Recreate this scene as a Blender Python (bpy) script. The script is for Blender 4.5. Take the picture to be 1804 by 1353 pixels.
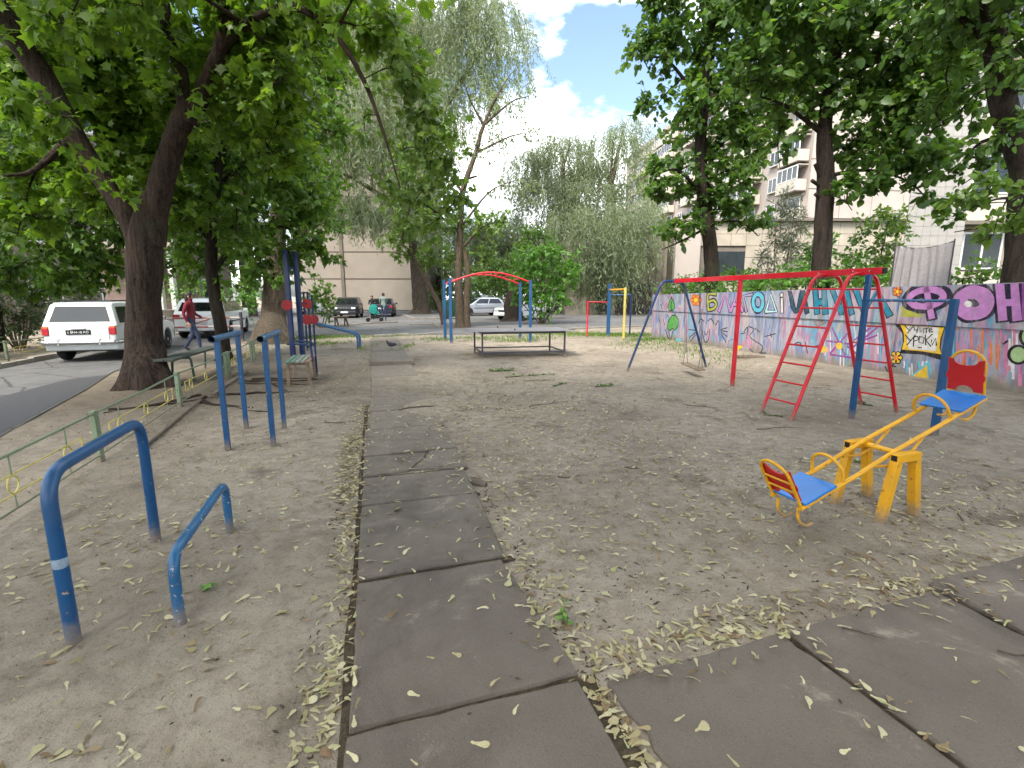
import bpy, bmesh, math, random
import numpy as np
from mathutils import Vector, Matrix
from mathutils import noise as mnoise

for o in list(bpy.data.objects):
    bpy.data.objects.remove(o, do_unlink=True)
SC = bpy.context.scene
COL = SC.collection
R = math.radians
random.seed(11)
RNG = np.random.default_rng(11)

# ------------------------------------------------------------------ camera
PITCH = R(10.2); FPX = 870.0; CH = 1.65           # photo pixels: 1804 x 1353
cam_d = bpy.data.cameras.new('camera'); cam = bpy.data.objects.new('camera', cam_d); COL.objects.link(cam)
cam_d.sensor_width = 36.0; cam_d.lens = 36.0 * FPX / 1804.0
cam_d.clip_start = 0.05; cam_d.clip_end = 900.0
cam.location = (0, 0, CH); cam.rotation_euler = (R(90) - PITCH, 0, 0)
SC.camera = cam

# ------------------------------------------------------------------ sky, sun, exposure
SUN_EL = R(52); SUN_AZ = R(-152)                    # azimuth from +Y towards +X
world = bpy.data.worlds.new('World'); SC.world = world; world.use_nodes = True
wn = world.node_tree.nodes; wl = world.node_tree.links
for n in list(wn): wn.remove(n)
wout = wn.new('ShaderNodeOutputWorld'); wbg = wn.new('ShaderNodeBackground'); wbg.inputs['Strength'].default_value = 0.15
sky = wn.new('ShaderNodeTexSky'); sky.sky_type = 'NISHITA'; sky.sun_disc = False
sky.sun_elevation = SUN_EL; sky.sun_rotation = SUN_AZ; sky.air_density = 1.0; sky.dust_density = 2.6; sky.ozone_density = 1.2
tc = wn.new('ShaderNodeTexCoord'); mp = wn.new('ShaderNodeMapping'); mp.inputs['Scale'].default_value = (1, 1, 1.9)
mp.inputs['Location'].default_value = (0.62, 0.35, 0.40)
nz = wn.new('ShaderNodeTexNoise'); nz.inputs['Scale'].default_value = 2.3; nz.inputs['Detail'].default_value = 7; nz.inputs['Roughness'].default_value = 0.56
rp = wn.new('ShaderNodeValToRGB'); rp.color_ramp.elements[0].position = 0.46; rp.color_ramp.elements[1].position = 0.58
nz2 = wn.new('ShaderNodeTexNoise'); nz2.inputs['Scale'].default_value = 5.0; nz2.inputs['Detail'].default_value = 5
cr2 = wn.new('ShaderNodeValToRGB')
cr2.color_ramp.elements[0].color = (7.0, 7.6, 8.2, 1); cr2.color_ramp.elements[1].color = (13.0, 13.2, 13.4, 1)
cr2.color_ramp.elements[0].position = 0.35; cr2.color_ramp.elements[1].position = 0.62
mx = wn.new('ShaderNodeMixRGB')
wl.new(tc.outputs['Generated'], mp.inputs['Vector']); wl.new(mp.outputs['Vector'], nz.inputs['Vector']); wl.new(mp.outputs['Vector'], nz2.inputs['Vector'])
wl.new(nz.outputs['Fac'], rp.inputs['Fac']); wl.new(nz2.outputs['Fac'], cr2.inputs['Fac'])
wl.new(rp.outputs['Color'], mx.inputs['Fac']); wl.new(sky.outputs['Color'], mx.inputs['Color1']); wl.new(cr2.outputs['Color'], mx.inputs['Color2'])
wl.new(mx.outputs['Color'], wbg.inputs['Color']); wl.new(wbg.outputs['Background'], wout.inputs['Surface'])

sun_d = bpy.data.lights.new('sun', 'SUN'); sun_d.energy = 2.2; sun_d.angle = R(16); sun_d.color = (1.0, 0.95, 0.87)
sun = bpy.data.objects.new('sun', sun_d); COL.objects.link(sun); sun.location = (-15, -28, 40)
_sd = Vector((math.sin(SUN_AZ) * math.cos(SUN_EL), math.cos(SUN_AZ) * math.cos(SUN_EL), math.sin(SUN_EL)))
sun.rotation_euler = _sd.to_track_quat('Z', 'Y').to_euler()

SC.view_settings.view_transform = 'Standard'; SC.view_settings.look = 'None'
SC.view_settings.exposure = 1.36; SC.view_settings.gamma = 1.0; SC.view_settings.use_curve_mapping = False
SC.render.engine = 'CYCLES'
SC.cycles.max_bounces = 6; SC.cycles.diffuse_bounces = 3; SC.cycles.glossy_bounces = 2
SC.cycles.transmission_bounces = 4; SC.cycles.transparent_max_bounces = 6
SC.cycles.caustics_reflective = False; SC.cycles.caustics_refractive = False
SC.cycles.use_adaptive_sampling = True; SC.cycles.adaptive_threshold = 0.03; SC.cycles.use_denoising = True; SC.cycles.sample_clamp_indirect = 6.0
try: SC.cycles.denoiser = 'OPENIMAGEDENOISE'
except Exception: pass

# ------------------------------------------------------------------ pixel -> place
def ray(u, v):
    w = (676.5 - v) / FPX
    return (u - 902.0) / FPX, math.cos(PITCH) + w * math.sin(PITCH), -math.sin(PITCH) + w * math.cos(PITCH)
def G(u, v, z=0.0):                                # where that direction meets the ground (height z)
    x, y, k = ray(u, v); t = (z - CH) / k
    return Vector((x * t, y * t, z))
def at(u, v, Y):                                   # that direction at forward distance Y
    x, y, k = ray(u, v); t = Y / y
    return Vector((x * t, Y, CH + k * t))

# ------------------------------------------------------------------ object helpers
def tag(o, label=None, cat=None, group=None, kind=None):
    if label: o['label'] = label
    if cat: o['category'] = cat
    if group: o['group'] = group
    if kind: o['kind'] = kind
    return o
def empty(name, loc=(0, 0, 0), rz=0.0):
    o = bpy.data.objects.new(name, None); COL.objects.link(o); o.location = loc; o.rotation_euler = (0, 0, rz)
    o.empty_display_size = 0.1
    return o
def thing(name, label, cat, loc=(0, 0, 0), rz=0.0, group=None):
    return tag(empty(name, loc, rz), label, cat, group)
def root_of(o):
    while o.parent: o = o.parent
    return o
def link(name, me, parent=None, loc=(0, 0, 0), rot=None):
    o = bpy.data.objects.new(name, me); COL.objects.link(o)
    if parent: o.parent = parent
    o.location = loc
    if rot is not None: o.rotation_euler = rot
    return o
def copy_tree(o, parent=None):
    c = o.copy(); COL.objects.link(c); c.parent = parent
    for ch in list(o.children): copy_tree(ch, c)
    return c

class MB:
    """collects shapes into one mesh; vertices are world coordinates unless local=True at build"""
    def __init__(s): s.v = []; s.f = []
    def add(s, vs, fs):
        b = len(s.v); s.v += [tuple(p) for p in vs]; s.f += [tuple(i + b for i in f) for f in fs]; return s
    def box(s, c, d, M=None, bev=0.0):
        x, y, z = d[0] / 2, d[1] / 2, d[2] / 2
        if bev <= 0:
            vs = [Vector((a * x, b * y, e * z)) for a in (-1, 1) for b in (-1, 1) for e in (-1, 1)]
            fs = [(0, 1, 3, 2), (4, 6, 7, 5), (0, 4, 5, 1), (2, 3, 7, 6), (0, 2, 6, 4), (1, 5, 7, 3)]
        else:
            bm = bmesh.new(); bmesh.ops.create_cube(bm, size=1.0)
            for q in bm.verts: q.co = Vector((q.co.x * d[0], q.co.y * d[1], q.co.z * d[2]))
            bmesh.ops.bevel(bm, geom=bm.edges[:], offset=bev, segments=2, affect='EDGES', profile=0.6)
            bm.verts.index_update()
            vs = [q.co.copy() for q in bm.verts]; fs = [[q.index for q in f.verts] for f in bm.faces]; bm.free()
        if M is not None: vs = [M @ p for p in vs]
        return s.add([p + Vector(c) for p in vs], fs)
    def bar(s, p0, p1, w, h=None, up=(0, 0, 1), bev=0.0):
        p0 = Vector(p0); p1 = Vector(p1); h = h or w
        d = p1 - p0; L = d.length; d.normalize()
        u = Vector(up)
        if abs(d.dot(u)) > 0.98: u = Vector((0, 1, 0)) if abs(d.y) < 0.9 else Vector((1, 0, 0))
        y = u.cross(d).normalized(); z = d.cross(y).normalized()
        M = Matrix((d, y, z)).transposed()
        return s.box((p0 + p1) / 2, (L, w, h), M, bev)
    def tube(s, pts, r, n=10, caps=True, closed=False):
        pts = [Vector(p) for p in pts]; m = len(pts)
        rs = r if isinstance(r, (list, tuple)) else [r] * m
        T = []
        for i in range(m):
            a = pts[(i - 1) % m] if (closed or i > 0) else pts[0]
            b = pts[(i + 1) % m] if (closed or i < m - 1) else pts[-1]
            t = (b - a)
            T.append(t.normalized() if t.length > 1e-9 else Vector((0, 0, 1)))
        ref = Vector((0, 0, 1)) if abs(T[0].z) < 0.9 else Vector((1, 0, 0))
        nrm = (ref - T[0] * ref.dot(T[0])).normalized()
        vs = []; fs = []
        for i in range(m):
            nrm = (nrm - T[i] * nrm.dot(T[i]))
            if nrm.length < 1e-6: nrm = T[i].orthogonal()
            nrm.normalize(); bn = T[i].cross(nrm)
            for k in range(n):
                a = 2 * math.pi * k / n
                vs.append(pts[i] + (nrm * math.cos(a) + bn * math.sin(a)) * rs[i])
        mm = m if closed else m - 1
        for i in range(mm):
            j = (i + 1) % m
            for k in range(n):
                k2 = (k + 1) % n
                fs.append((i * n + k, i * n + k2, j * n + k2, j * n + k))
        if caps and not closed:
            fs.append(tuple(range(n - 1, -1, -1))); fs.append(tuple((m - 1) * n + k for k in range(n)))
        return s.add(vs, fs)
    def prism(s, poly, o, ex, ey, n, th):
        """polygon (a,b) in plane (ex,ey) at o, thickness th along n"""
        o = Vector(o); ex = Vector(ex); ey = Vector(ey); n = Vector(n); k = len(poly)
        v = [o + ex * a + ey * b for a, b in poly] + [o + ex * a + ey * b + n * th for a, b in poly]
        f = [tuple(range(k)), tuple(range(2 * k - 1, k - 1, -1))] + [(i, i + k, (i + 1) % k + k, (i + 1) % k) for i in range(k)]
        return s.add(v, f)
    def lathe(s, prof, c, axis=(0, 0, 1), n=20):
        ax = Vector(axis).normalized(); e1 = ax.orthogonal().normalized(); e2 = ax.cross(e1); c = Vector(c)
        vs = []; fs = []; m = len(prof)
        for r, h in prof:
            for k in range(n):
                a = 2 * math.pi * k / n; vs.append(c + ax * h + (e1 * math.cos(a) + e2 * math.sin(a)) * max(r, 1e-4))
        for i in range(m - 1):
            for k in range(n):
                k2 = (k + 1) % n; fs.append((i * n + k, i * n + k2, (i + 1) * n + k2, (i + 1) * n + k))
        fs.append(tuple(range(n - 1, -1, -1))); fs.append(tuple((m - 1) * n + k for k in range(n)))
        return s.add(vs, fs)
    def blob(s, c, rad, seg=10, rings=7, amp=0.0, sc=2.0):
        c = Vector(c); vs = []; fs = []
        for i in range(rings + 1):
            ph = math.pi * i / rings
            for k in range(seg):
                a = 2 * math.pi * k / seg
                d = Vector((math.sin(ph) * math.cos(a), math.sin(ph) * math.sin(a), math.cos(ph)))
                q = 1 + amp * mnoise.noise((d + c) * sc)
                vs.append(c + Vector((d.x * rad[0], d.y * rad[1], d.z * rad[2])) * q)
        for i in range(rings):
            for k in range(seg):
                k2 = (k + 1) % seg; fs.append((i * seg + k, (i + 1) * seg + k, (i + 1) * seg + k2, i * seg + k2))
        return s.add(vs, fs)
    def mesh(s, name, mat=None, smooth=False, off=(0, 0, 0), autosmooth=None):
        me = bpy.data.meshes.new(name)
        ox, oy, oz = off
        me.from_pydata([(a - ox, b - oy, c - oz) for a, b, c in s.v], [], s.f)
        if mat is not None:
            if isinstance(mat, (list, tuple)):
                for m in mat: me.materials.append(m)
            else: me.materials.append(mat)
        bm = bmesh.new(); bm.from_mesh(me); bmesh.ops.recalc_face_normals(bm, faces=bm.faces[:])
        if smooth:
            for f in bm.faces: f.smooth = True
            ang = R(autosmooth or 40)
            for e in bm.edges:
                if len(e.link_faces) == 2 and e.calc_face_angle(0) > ang: e.smooth = False
        bm.to_mesh(me); bm.free(); me.update()
        return me
    def build(s, name, mat, parent=None, smooth=False, local=False, autosmooth=None):
        off = (0, 0, 0)
        if parent is not None and not local: off = root_of(parent).location
        me = s.mesh(name, mat, smooth, off, autosmooth)
        return link(name, me, parent)

def fillet(pts, r, n=6):
    """polyline with rounded inner corners"""
    pts = [Vector(p) for p in pts]; out = [pts[0]]
    for i in range(1, len(pts) - 1):
        a, b, c = pts[i - 1], pts[i], pts[i + 1]
        d1 = (a - b).normalized(); d2 = (c - b).normalized()
        p = b + d1 * r; q = b + d2 * r
        for k in range(n + 1):
            t = k / n; out.append(p * (1 - t) ** 2 + b * 2 * t * (1 - t) + q * t * t)
    out.append(pts[-1]); return out
def catmull(pts, n=6):
    P = [Vector(p) for p in pts]; P = [P[0] * 2 - P[1]] + P + [P[-1] * 2 - P[-2]]; out = []
    for i in range(1, len(P) - 2):
        for k in range(n):
            t = k / n; a, b, c, d = P[i - 1], P[i], P[i + 1], P[i + 2]
            out.append(0.5 * ((2 * b) + (c - a) * t + (2 * a - 5 * b + 4 * c - d) * t * t + (3 * b - 3 * c + d - a) * t ** 3))
    out.append(P[-2]); return out

# ------------------------------------------------------------------ materials
def lin(r, g, b):
    f = lambda c: (c / 255 / 12.92) if c / 255 <= 0.04045 else ((c / 255 + 0.055) / 1.055) ** 2.4
    return (f(r), f(g), f(b), 1)
class NT:
    def __init__(s, name):
        s.m = bpy.data.materials.new(name); s.m.use_nodes = True; s.t = s.m.node_tree; s.n = s.t.nodes; s.l = s.t.links
        s.bsdf = s.n['Principled BSDF']; s.out = s.n['Material Output']
        s.geo = s.n.new('ShaderNodeNewGeometry'); s.pos = s.geo.outputs['Position']
    def noise(s, scale, detail=4, rough=0.55, vec=None, dist=0.0):
        q = s.n.new('ShaderNodeTexNoise'); q.inputs['Scale'].default_value = scale; q.inputs['Detail'].default_value = detail
        q.inputs['Roughness'].default_value = rough; q.inputs['Distortion'].default_value = dist
        s.l.new(vec or s.pos, q.inputs['Vector']); return q.outputs['Fac']
    def scaled(s, sc, vec=None):
        q = s.n.new('ShaderNodeMapping'); q.inputs['Scale'].default_value = sc; s.l.new(vec or s.pos, q.inputs['Vector']); return q.outputs['Vector']
    def voronoi(s, scale, feature='F1', vec=None, out='Distance'):
        q = s.n.new('ShaderNodeTexVoronoi'); q.inputs['Scale'].default_value = scale; q.feature = feature
        s.l.new(vec or s.pos, q.inputs['Vector']); return q.outputs[out]
    def ramp(s, fac, stops, interp='LINEAR'):
        q = s.n.new('ShaderNodeValToRGB'); q.color_ramp.interpolation = interp; el = q.color_ramp.elements
        while len(el) < len(stops): el.new(0.5)
        for e, (p, c) in zip(el, stops):
            e.position = p; e.color = c if len(c) == 4 else (*c, 1)
        s.l.new(fac, q.inputs['Fac']); return q.outputs['Color']
    def mix(s, fac, a, b, mode='MIX'):
        q = s.n.new('ShaderNodeMixRGB'); q.blend_type = mode
        for k, x in (('Fac', fac), ('Color1', a), ('Color2', b)):
            if isinstance(x, (int, float)): q.inputs[k].default_value = x
            elif isinstance(x, (tuple, list)): q.inputs[k].default_value = x if len(x) == 4 else (*x, 1)
            else: s.l.new(x, q.inputs[k])
        return q.outputs['Color']
    def math(s, op, a, b=0.0):
        q = s.n.new('ShaderNodeMath'); q.operation = op
        for k, x in ((0, a), (1, b)):
            if isinstance(x, (int, float)): q.inputs[k].default_value = x
            else: s.l.new(x, q.inputs[k])
        return q.outputs[0]
    def sep(s, vec=None):
        q = s.n.new('ShaderNodeSeparateXYZ'); s.l.new(vec or s.pos, q.inputs[0]); return q.outputs
    def color(s, c):
        if isinstance(c, (tuple, list)): s.bsdf.inputs['Base Color'].default_value = c
        else: s.l.new(c, s.bsdf.inputs['Base Color'])
    def rough(s, r):
        if isinstance(r, (int, float)): s.bsdf.inputs['Roughness'].default_value = r
        else: s.l.new(r, s.bsdf.inputs['Roughness'])
    def bump(s, h, strength=0.3, dist=0.02):
        q = s.n.new('ShaderNodeBump'); q.inputs['Strength'].default_value = strength; q.inputs['Distance'].default_value = dist
        s.l.new(h, q.inputs['Height']); s.l.new(q.outputs['Normal'], s.bsdf.inputs['Normal'])
    def spec(s, v): s.bsdf.inputs['Specular IOR Level'].default_value = v

def simple(name, c, rough=0.6, var=0.25, scale=6.0, bump=0.0, bscale=60.0, spec=0.4, metal=0.0):
    t = NT(name)
    f = t.noise(scale, 5, 0.6)
    lo = tuple(x * (1 - var) for x in c[:3]) + (1,); hi = tuple(min(1, x * (1 + var)) for x in c[:3]) + (1,)
    t.color(t.ramp(f, [(0.3, lo), (0.7, hi)])); t.rough(rough); t.spec(spec)
    t.bsdf.inputs['Metallic'].default_value = metal
    if bump: t.bump(t.noise(bscale, 4), bump, 0.01)
    return t.m
def paint(name, c, chip=(0.30, 0.26, 0.2, 1), chip_at=0.665, dirt=True, rough=0.38, primer=None):
    """gloss enamel on metal: fading, chips, soil splashed up from the ground"""
    t = NT(name)
    a = t.noise(3.0, 4); b = t.noise(28.0, 5, 0.65)
    base = t.ramp(a, [(0.3, tuple(x * 0.82 for x in c[:3]) + (1,)), (0.72, tuple(min(1, x * 1.15 + 0.004) for x in c[:3]) + (1,))])
    chipm = t.ramp(b, [(chip_at, (0, 0, 0, 1)), (chip_at + 0.03, (1, 1, 1, 1))])
    fade = t.noise(1.1, 5, 0.7); base = t.mix(t.ramp(fade, [(0.48, (0,) * 3), (0.7, (0.30,) * 3)]), base, tuple(x * 0.6 + 0.09 for x in c[:3]) + (1,))
    col = t.mix(chipm, base, chip)
    rim_ = t.ramp(b, [(chip_at - .035, (0,) * 3), (chip_at - .005, (.8,) * 3), (chip_at + .004, (0,) * 3)]); col = t.mix(rim_, col, lin(84, 58, 42))
    if dirt:
        z = t.sep()[2]
        zz = t.math('ADD', z, t.math('MULTIPLY', t.math('SUBTRACT', b, 0.5), 0.22))
        dm = t.ramp(zz, [(0.02, (0.85, 0.85, 0.85, 1)), (0.13, (0, 0, 0, 1))])
        col = t.mix(dm, col, lin(122, 110, 95))
        t.rough(t.ramp(zz, [(0.02, (0.9,) * 3), (0.14, (rough,) * 3)]))
    else: t.rough(rough)
    t.color(col); t.spec(0.45); t.bump(b, 0.08, 0.004)
    return t.m

MAT = {}
MAT['blue'] = paint('blue_enamel', lin(6, 70, 116))
MAT['blue_dark'] = paint('dark_blue_enamel', lin(10, 40, 86))
MAT['blue_worn'] = paint('worn_blue_enamel', lin(24, 86, 128), chip=(0.42, 0.44, 0.46, 1), chip_at=0.60)
MAT['red'] = paint('red_enamel', lin(196, 22, 40), chip=(0.30, 0.09, 0.07, 1), chip_at=0.675)
MAT['yellow'] = paint('yellow_enamel', lin(214, 156, 16), chip=(0.22, 0.14, 0.05, 1), chip_at=0.655)
MAT['yellow_pale'] = paint('pale_yellow_enamel', lin(190, 176, 92), chip=(0.25, 0.2, 0.12, 1), chip_at=0.62)
MAT['green_grey'] = paint('faded_green_enamel', lin(116, 132, 106), chip=(0.18, 0.15, 0.11, 1), chip_at=0.62)
MAT['green_dark'] = paint('dark_green_enamel', lin(36, 70, 54), chip_at=0.68)
MAT['seat_blue'] = paint('blue_board_paint', lin(24, 112, 190), chip=(0.35, 0.40, 0.44, 1), chip_at=0.64, dirt=False, rough=0.3)
MAT['board_red'] = paint('red_board_paint', lin(172, 22, 26), chip=(0.3, 0.10, 0.08, 1), chip_at=0.68, dirt=False)
MAT['steel_dark'] = paint('dark_purple_steel', lin(58, 54, 66), chip=(0.1, 0.07, 0.05, 1), chip_at=0.62)
MAT['black'] = simple('black_rubber', lin(22, 22, 23), 0.75, 0.3)
MAT['chrome'] = simple('chrome', (0.6, 0.6, 0.6, 1), 0.22, 0.1, metal=1.0)
MAT['wood_grey'] = simple('weathered_wood', lin(120, 104, 86), 0.85, 0.35, 9.0, 0.3)
MAT['white_paint'] = simple('white_paint', (0.78, 0.78, 0.76, 1), 0.5, 0.06)
def glass_mat(name, c, rough=0.08):
    t = NT(name); t.color(t.ramp(t.noise(1.2, 3), [(0.35, tuple(x * 0.6 for x in c[:3]) + (1,)), (0.65, c)])); t.rough(rough); t.spec(0.55)
    t.bsdf.inputs['Coat Weight'].default_value = 0.1; t.bsdf.inputs['Coat Roughness'].default_value = 0.04
    return t.m
MAT['glass'] = glass_mat('window_glass', (0.035, 0.045, 0.05, 1))
MAT['car_glass'] = glass_mat('car_glass', (0.012, 0.015, 0.016, 1))
# ================================================================== ground
WA = Vector((5.15, 18.3, 0)); WB = Vector((8.25, 7.5, 0)); WD = (WB - WA).normalized(); WN = Vector((WD.y, -WD.x, 0))  # wall line, normal to the yard
if WN.x > 0: WN = -WN
PU = Vector((-0.266, 0.964, 0)).normalized(); PR = Vector((PU.y, -PU.x, 0)); P0 = Vector((-0.62, 1.60, 0))     # slab path axes
def sstep(a, b, x):
    t = np.clip((x - a) / (b - a), 0, 1); return t * t * (3 - 2 * t)
def gz(x, y):
    x = np.asarray(x, float); y = np.asarray(y, float)
    h = 0.010 * np.sin(1.7 * x + 0.6 * y + 1) + 0.009 * np.sin(2.3 * y - 1.1 * x) + 0.006 * np.sin(5.1 * x + 1.3) * np.sin(4.3 * y) \
        + 0.006 * np.sin(9.7 * x + 2 * np.sin(3 * y)) * np.sin(8.3 * y + 1.7) + 0.004 * np.sin(17 * x + 3 * np.sin(2.3 * y)) * np.sin(15 * y + 2 * np.sin(4 * x)) \
        - 0.05 * np.exp(-(((x - 3.75) / .55) ** 2 + ((y - 10.3) / .5) ** 2)) - 0.025 * np.exp(-(((x - 1.9) / .25) ** 2 + ((y - 3.33) / .22) ** 2)) - 0.02 * np.exp(-(((x - 3.9) / .3) ** 2 + ((y - 4.0) / .3) ** 2))
    f = sstep(-7.6, -6.2, x + 0.25 * (y - 9)) * (1 - sstep(18.5, 20.2, y + 0.05 * x)) * sstep(-8, -5, y)
    dw = (x - WA.x) * WN.x + (y - WA.y) * WN.y                      # distance in front of the wall
    m = 0.11 * (1 - sstep(0.1, 2.2, dw)) * (1 - sstep(17, 19, y))
    s = (x - P0.x) * PU.x + (y - P0.y) * PU.y; r = (x - P0.x) * PR.x + (y - P0.y) * PR.y
    qa = (x - 0.405) * 0.9488 + (y - 1.87) * 0.3159; qb = (x - 0.405) * 0.3159 - (y - 1.87) * 0.9488
    und = 1 - np.maximum(sstep(-.12, .05, r) * (1 - sstep(.9, 1.1, r)) * sstep(-1.4, -1.1, s) * (1 - sstep(18.4, 18.8, s)), sstep(-.1, .06, qa) * (1 - sstep(5.2, 5.4, qa)) * sstep(-.1, .05, qb) * (1 - sstep(1.0, 1.2, qb)))
    h = h * (0.12 + 0.88 * und)
    edge = 0.52 + 0.16 * np.sin(2.1 * s) + 0.1 * np.sin(5.3 * s)
    cov = 0.042 * sstep(4.3, 5.6, s) * (1 - sstep(7.6, 9.3, s)) * sstep(edge, edge + 0.35, r) * (1 - sstep(1.3, 2.4, r))
    edge2 = 0.16 + 0.14 * np.sin(1.7 * s + 1)
    cov2 = 0.042 * sstep(6.5, 7.0, s) * (1 - sstep(8.3, 8.8, s)) * sstep(edge2 - .1, edge2 + 0.2, r) * (1 - sstep(1.0, 1.9, r))
    groove = -0.030 * np.exp(-((r + 0.11) / 0.09) ** 2) * sstep(-1.2, -0.6, s) * (1 - sstep(5.6, 6.4, s))
    return (h + np.maximum(cov, cov2) + groove) * f + m * f - 0.004
def gz1(x, y): return float(gz(x, y))
def onG(p, dz=0.0): return Vector((p[0], p[1], gz1(p[0], p[1]) + dz))
def axis_pts(lo, hi, a, b, fine, coarse):
    q = [*np.arange(a, b, fine), b]; x = a; st = fine
    left = []
    while x > lo: st = min(st * 1.5, coarse); x -= st; left.append(x)
    x = b; st = fine; right = []
    while x < hi: st = min(st * 1.5, coarse); x += st; right.append(x)
    return np.array(left[::-1] + q + right)
gx = axis_pts(-170, 170, -6.5, 8.4, 0.09, 30); gy = axis_pts(-60, 260, 0.9, 20, 0.09, 30)
XX, YY = np.meshgrid(gx, gy); ZZ = gz(XX, YY)
gv = np.stack([XX, YY, ZZ], -1).reshape(-1, 3); nx_, ny_ = len(gx), len(gy)
ii = (np.arange(ny_ - 1)[:, None] * nx_ + np.arange(nx_ - 1)[None]).ravel()
gf = np.stack([ii, ii + 1, ii + nx_ + 1, ii + nx_], 1)
def np_mesh(name, v, f, mat, smooth=False):
    me = bpy.data.meshes.new(name); k = f.shape[1]
    me.vertices.add(len(v)); me.vertices.foreach_set('co', np.ascontiguousarray(v, np.float32).ravel())
    me.loops.add(f.size); me.loops.foreach_set('vertex_index', np.ascontiguousarray(f, np.int32).ravel())
    me.polygons.add(len(f)); me.polygons.foreach_set('loop_start', np.arange(0, f.size, k, dtype=np.int32))
    if smooth: me.polygons.foreach_set('use_smooth', np.ones(len(f), bool))
    me.materials.append(mat); me.update(calc_edges=True); return me

t = NT('trodden_dirt')
n1 = t.noise(0.55, 5, 0.6); n2 = t.noise(7, 6, 0.68); n3 = t.noise(60, 4, 0.7); n4 = t.noise(230, 2, 0.6)
n5 = t.noise(1.9, 6, 0.62, dist=0.6)
base = t.ramp(n1, [(0.28, lin(122, 113, 100)), (0.5, lin(148, 138, 123)), (0.74, lin(166, 156, 140))])
base = t.mix(t.ramp(n2, [(0.42, (0, 0, 0)), (0.62, (0.5, 0.5, 0.5))]), base, lin(112, 100, 86))
base = t.mix(t.ramp(n5, [(0.54, (0, 0, 0)), (0.68, (0.75, 0.75, 0.75))]), base, lin(98, 88, 76))
base = t.mix(t.ramp(n3, [(0.6, (0, 0, 0)), (0.72, (0.6, 0.6, 0.6))]), base, lin(84, 74, 62))
base = t.mix(t.ramp(n4, [(0.62, (0, 0, 0)), (0.70, (0.45, 0.45, 0.45))]), base, lin(176, 164, 146))
sp = t.voronoi(46, 'F1'); base = t.mix(t.ramp(sp, [(0.06, (0.7, 0.7, 0.7)), (0.13, (0, 0, 0))]), base, lin(74, 66, 56))
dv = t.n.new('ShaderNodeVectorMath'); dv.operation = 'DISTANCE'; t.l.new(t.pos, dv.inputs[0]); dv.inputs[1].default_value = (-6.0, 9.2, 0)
shade_mould = t.math('ADD', dv.outputs['Value'], t.math('MULTIPLY', t.math('SUBTRACT', n5, 0.5), 7.0))         # shade under the big maple painted into the soil, with leaf mould
base = t.mix(t.ramp(t.math('DIVIDE', shade_mould, 10.0), [(0.12, (0.72,) * 3), (0.42, (0,) * 3)]), base, t.ramp(n2, [(0.35, lin(66, 57, 47)), (0.65, lin(96, 86, 74))]))
pb = t.noise(26, 5, 0.75); base = t.mix(t.ramp(pb, [(0.56, (0,) * 3), (0.66, (0.55,) * 3)]), base, lin(92, 84, 73))
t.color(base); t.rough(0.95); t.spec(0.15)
hh = t.math('ADD', t.math('MULTIPLY', n2, 1.0), t.math('ADD', t.math('MULTIPLY', n3, 0.5), t.math('MULTIPLY', n4, 0.15)))
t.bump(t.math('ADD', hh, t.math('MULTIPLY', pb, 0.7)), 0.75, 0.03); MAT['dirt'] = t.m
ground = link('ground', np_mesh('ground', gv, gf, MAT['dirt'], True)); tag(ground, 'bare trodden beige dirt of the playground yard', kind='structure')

# ------------------------------------------------------------------ asphalt
t = NT('old_asphalt')
n1 = t.noise(0.35, 5); n2 = t.noise(90, 3, 0.7); n3 = t.noise(3.2, 5, 0.6)
c = t.ramp(n1, [(0.3, lin(84, 84, 84)), (0.7, lin(112, 111, 109))])
c = t.mix(t.ramp(n3, [(0.5, (0, 0, 0)), (0.7, (0.5, 0.5, 0.5))]), c, lin(126, 122, 115))
c = t.mix(t.ramp(n2, [(0.55, (0, 0, 0)), (0.75, (0.6, 0.6, 0.6))]), c, lin(60, 60, 60))
vz = t.voronoi(0.55, 'DISTANCE_TO_EDGE', vec=t.mix(0.12, t.pos, t.noise(2, 4)))
c = t.mix(t.ramp(vz, [(0.004, (0.75, 0.75, 0.75)), (0.012, (0, 0, 0))]), c, lin(52, 50, 48))
t.color(c); t.rough(0.9); t.spec(0.25); t.bump(n2, 0.4, 0.01); MAT['asphalt'] = t.m
def sheet(name, poly, z, mat):
    bm = bmesh.new(); vs = [bm.verts.new((a, b, z)) for a, b in poly]; f = bm.faces.new(vs); bm.normal_update()
    if f.normal.z < 0: f.normal_flip()
    bmesh.ops.triangulate(bm, faces=bm.faces[:]); me = bpy.data.meshes.new(name); bm.to_mesh(me); bm.free(); me.materials.append(mat)
    return link(name, me)
road_near = [(-4.0, -8), (-5.1, 2), (-6.05, 5.63), (-7.6, 8.7), (-8.72, 10.68), (-9.15, 13), (-9.45, 16), (-9.75, 18.4), (-9.3, 20), (-7.6, 21.0)]
yard_edge = [(-5.2, 20.7), (-2.0, 21.0), (0.6, 22.3), (2.8, 24.4), (5.5, 26.0), (9.2, 27.5), (14, 31)]
road_far = [(-14.6, 24), (-13.7, 19), (-12.9, 15.5), (-12.2, 13.2), (-11.65, 11.1), (-10.6, 7), (-9.7, 2), (-8.8, -8)]
road = sheet('road', road_near + yard_edge + [(14.5, 64), (-45, 64), (-45, 33), (-20, 30)] + road_far, 0.012, MAT['asphalt'])
tag(road, 'worn grey asphalt road and car yard around the playground', kind='structure')
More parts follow.
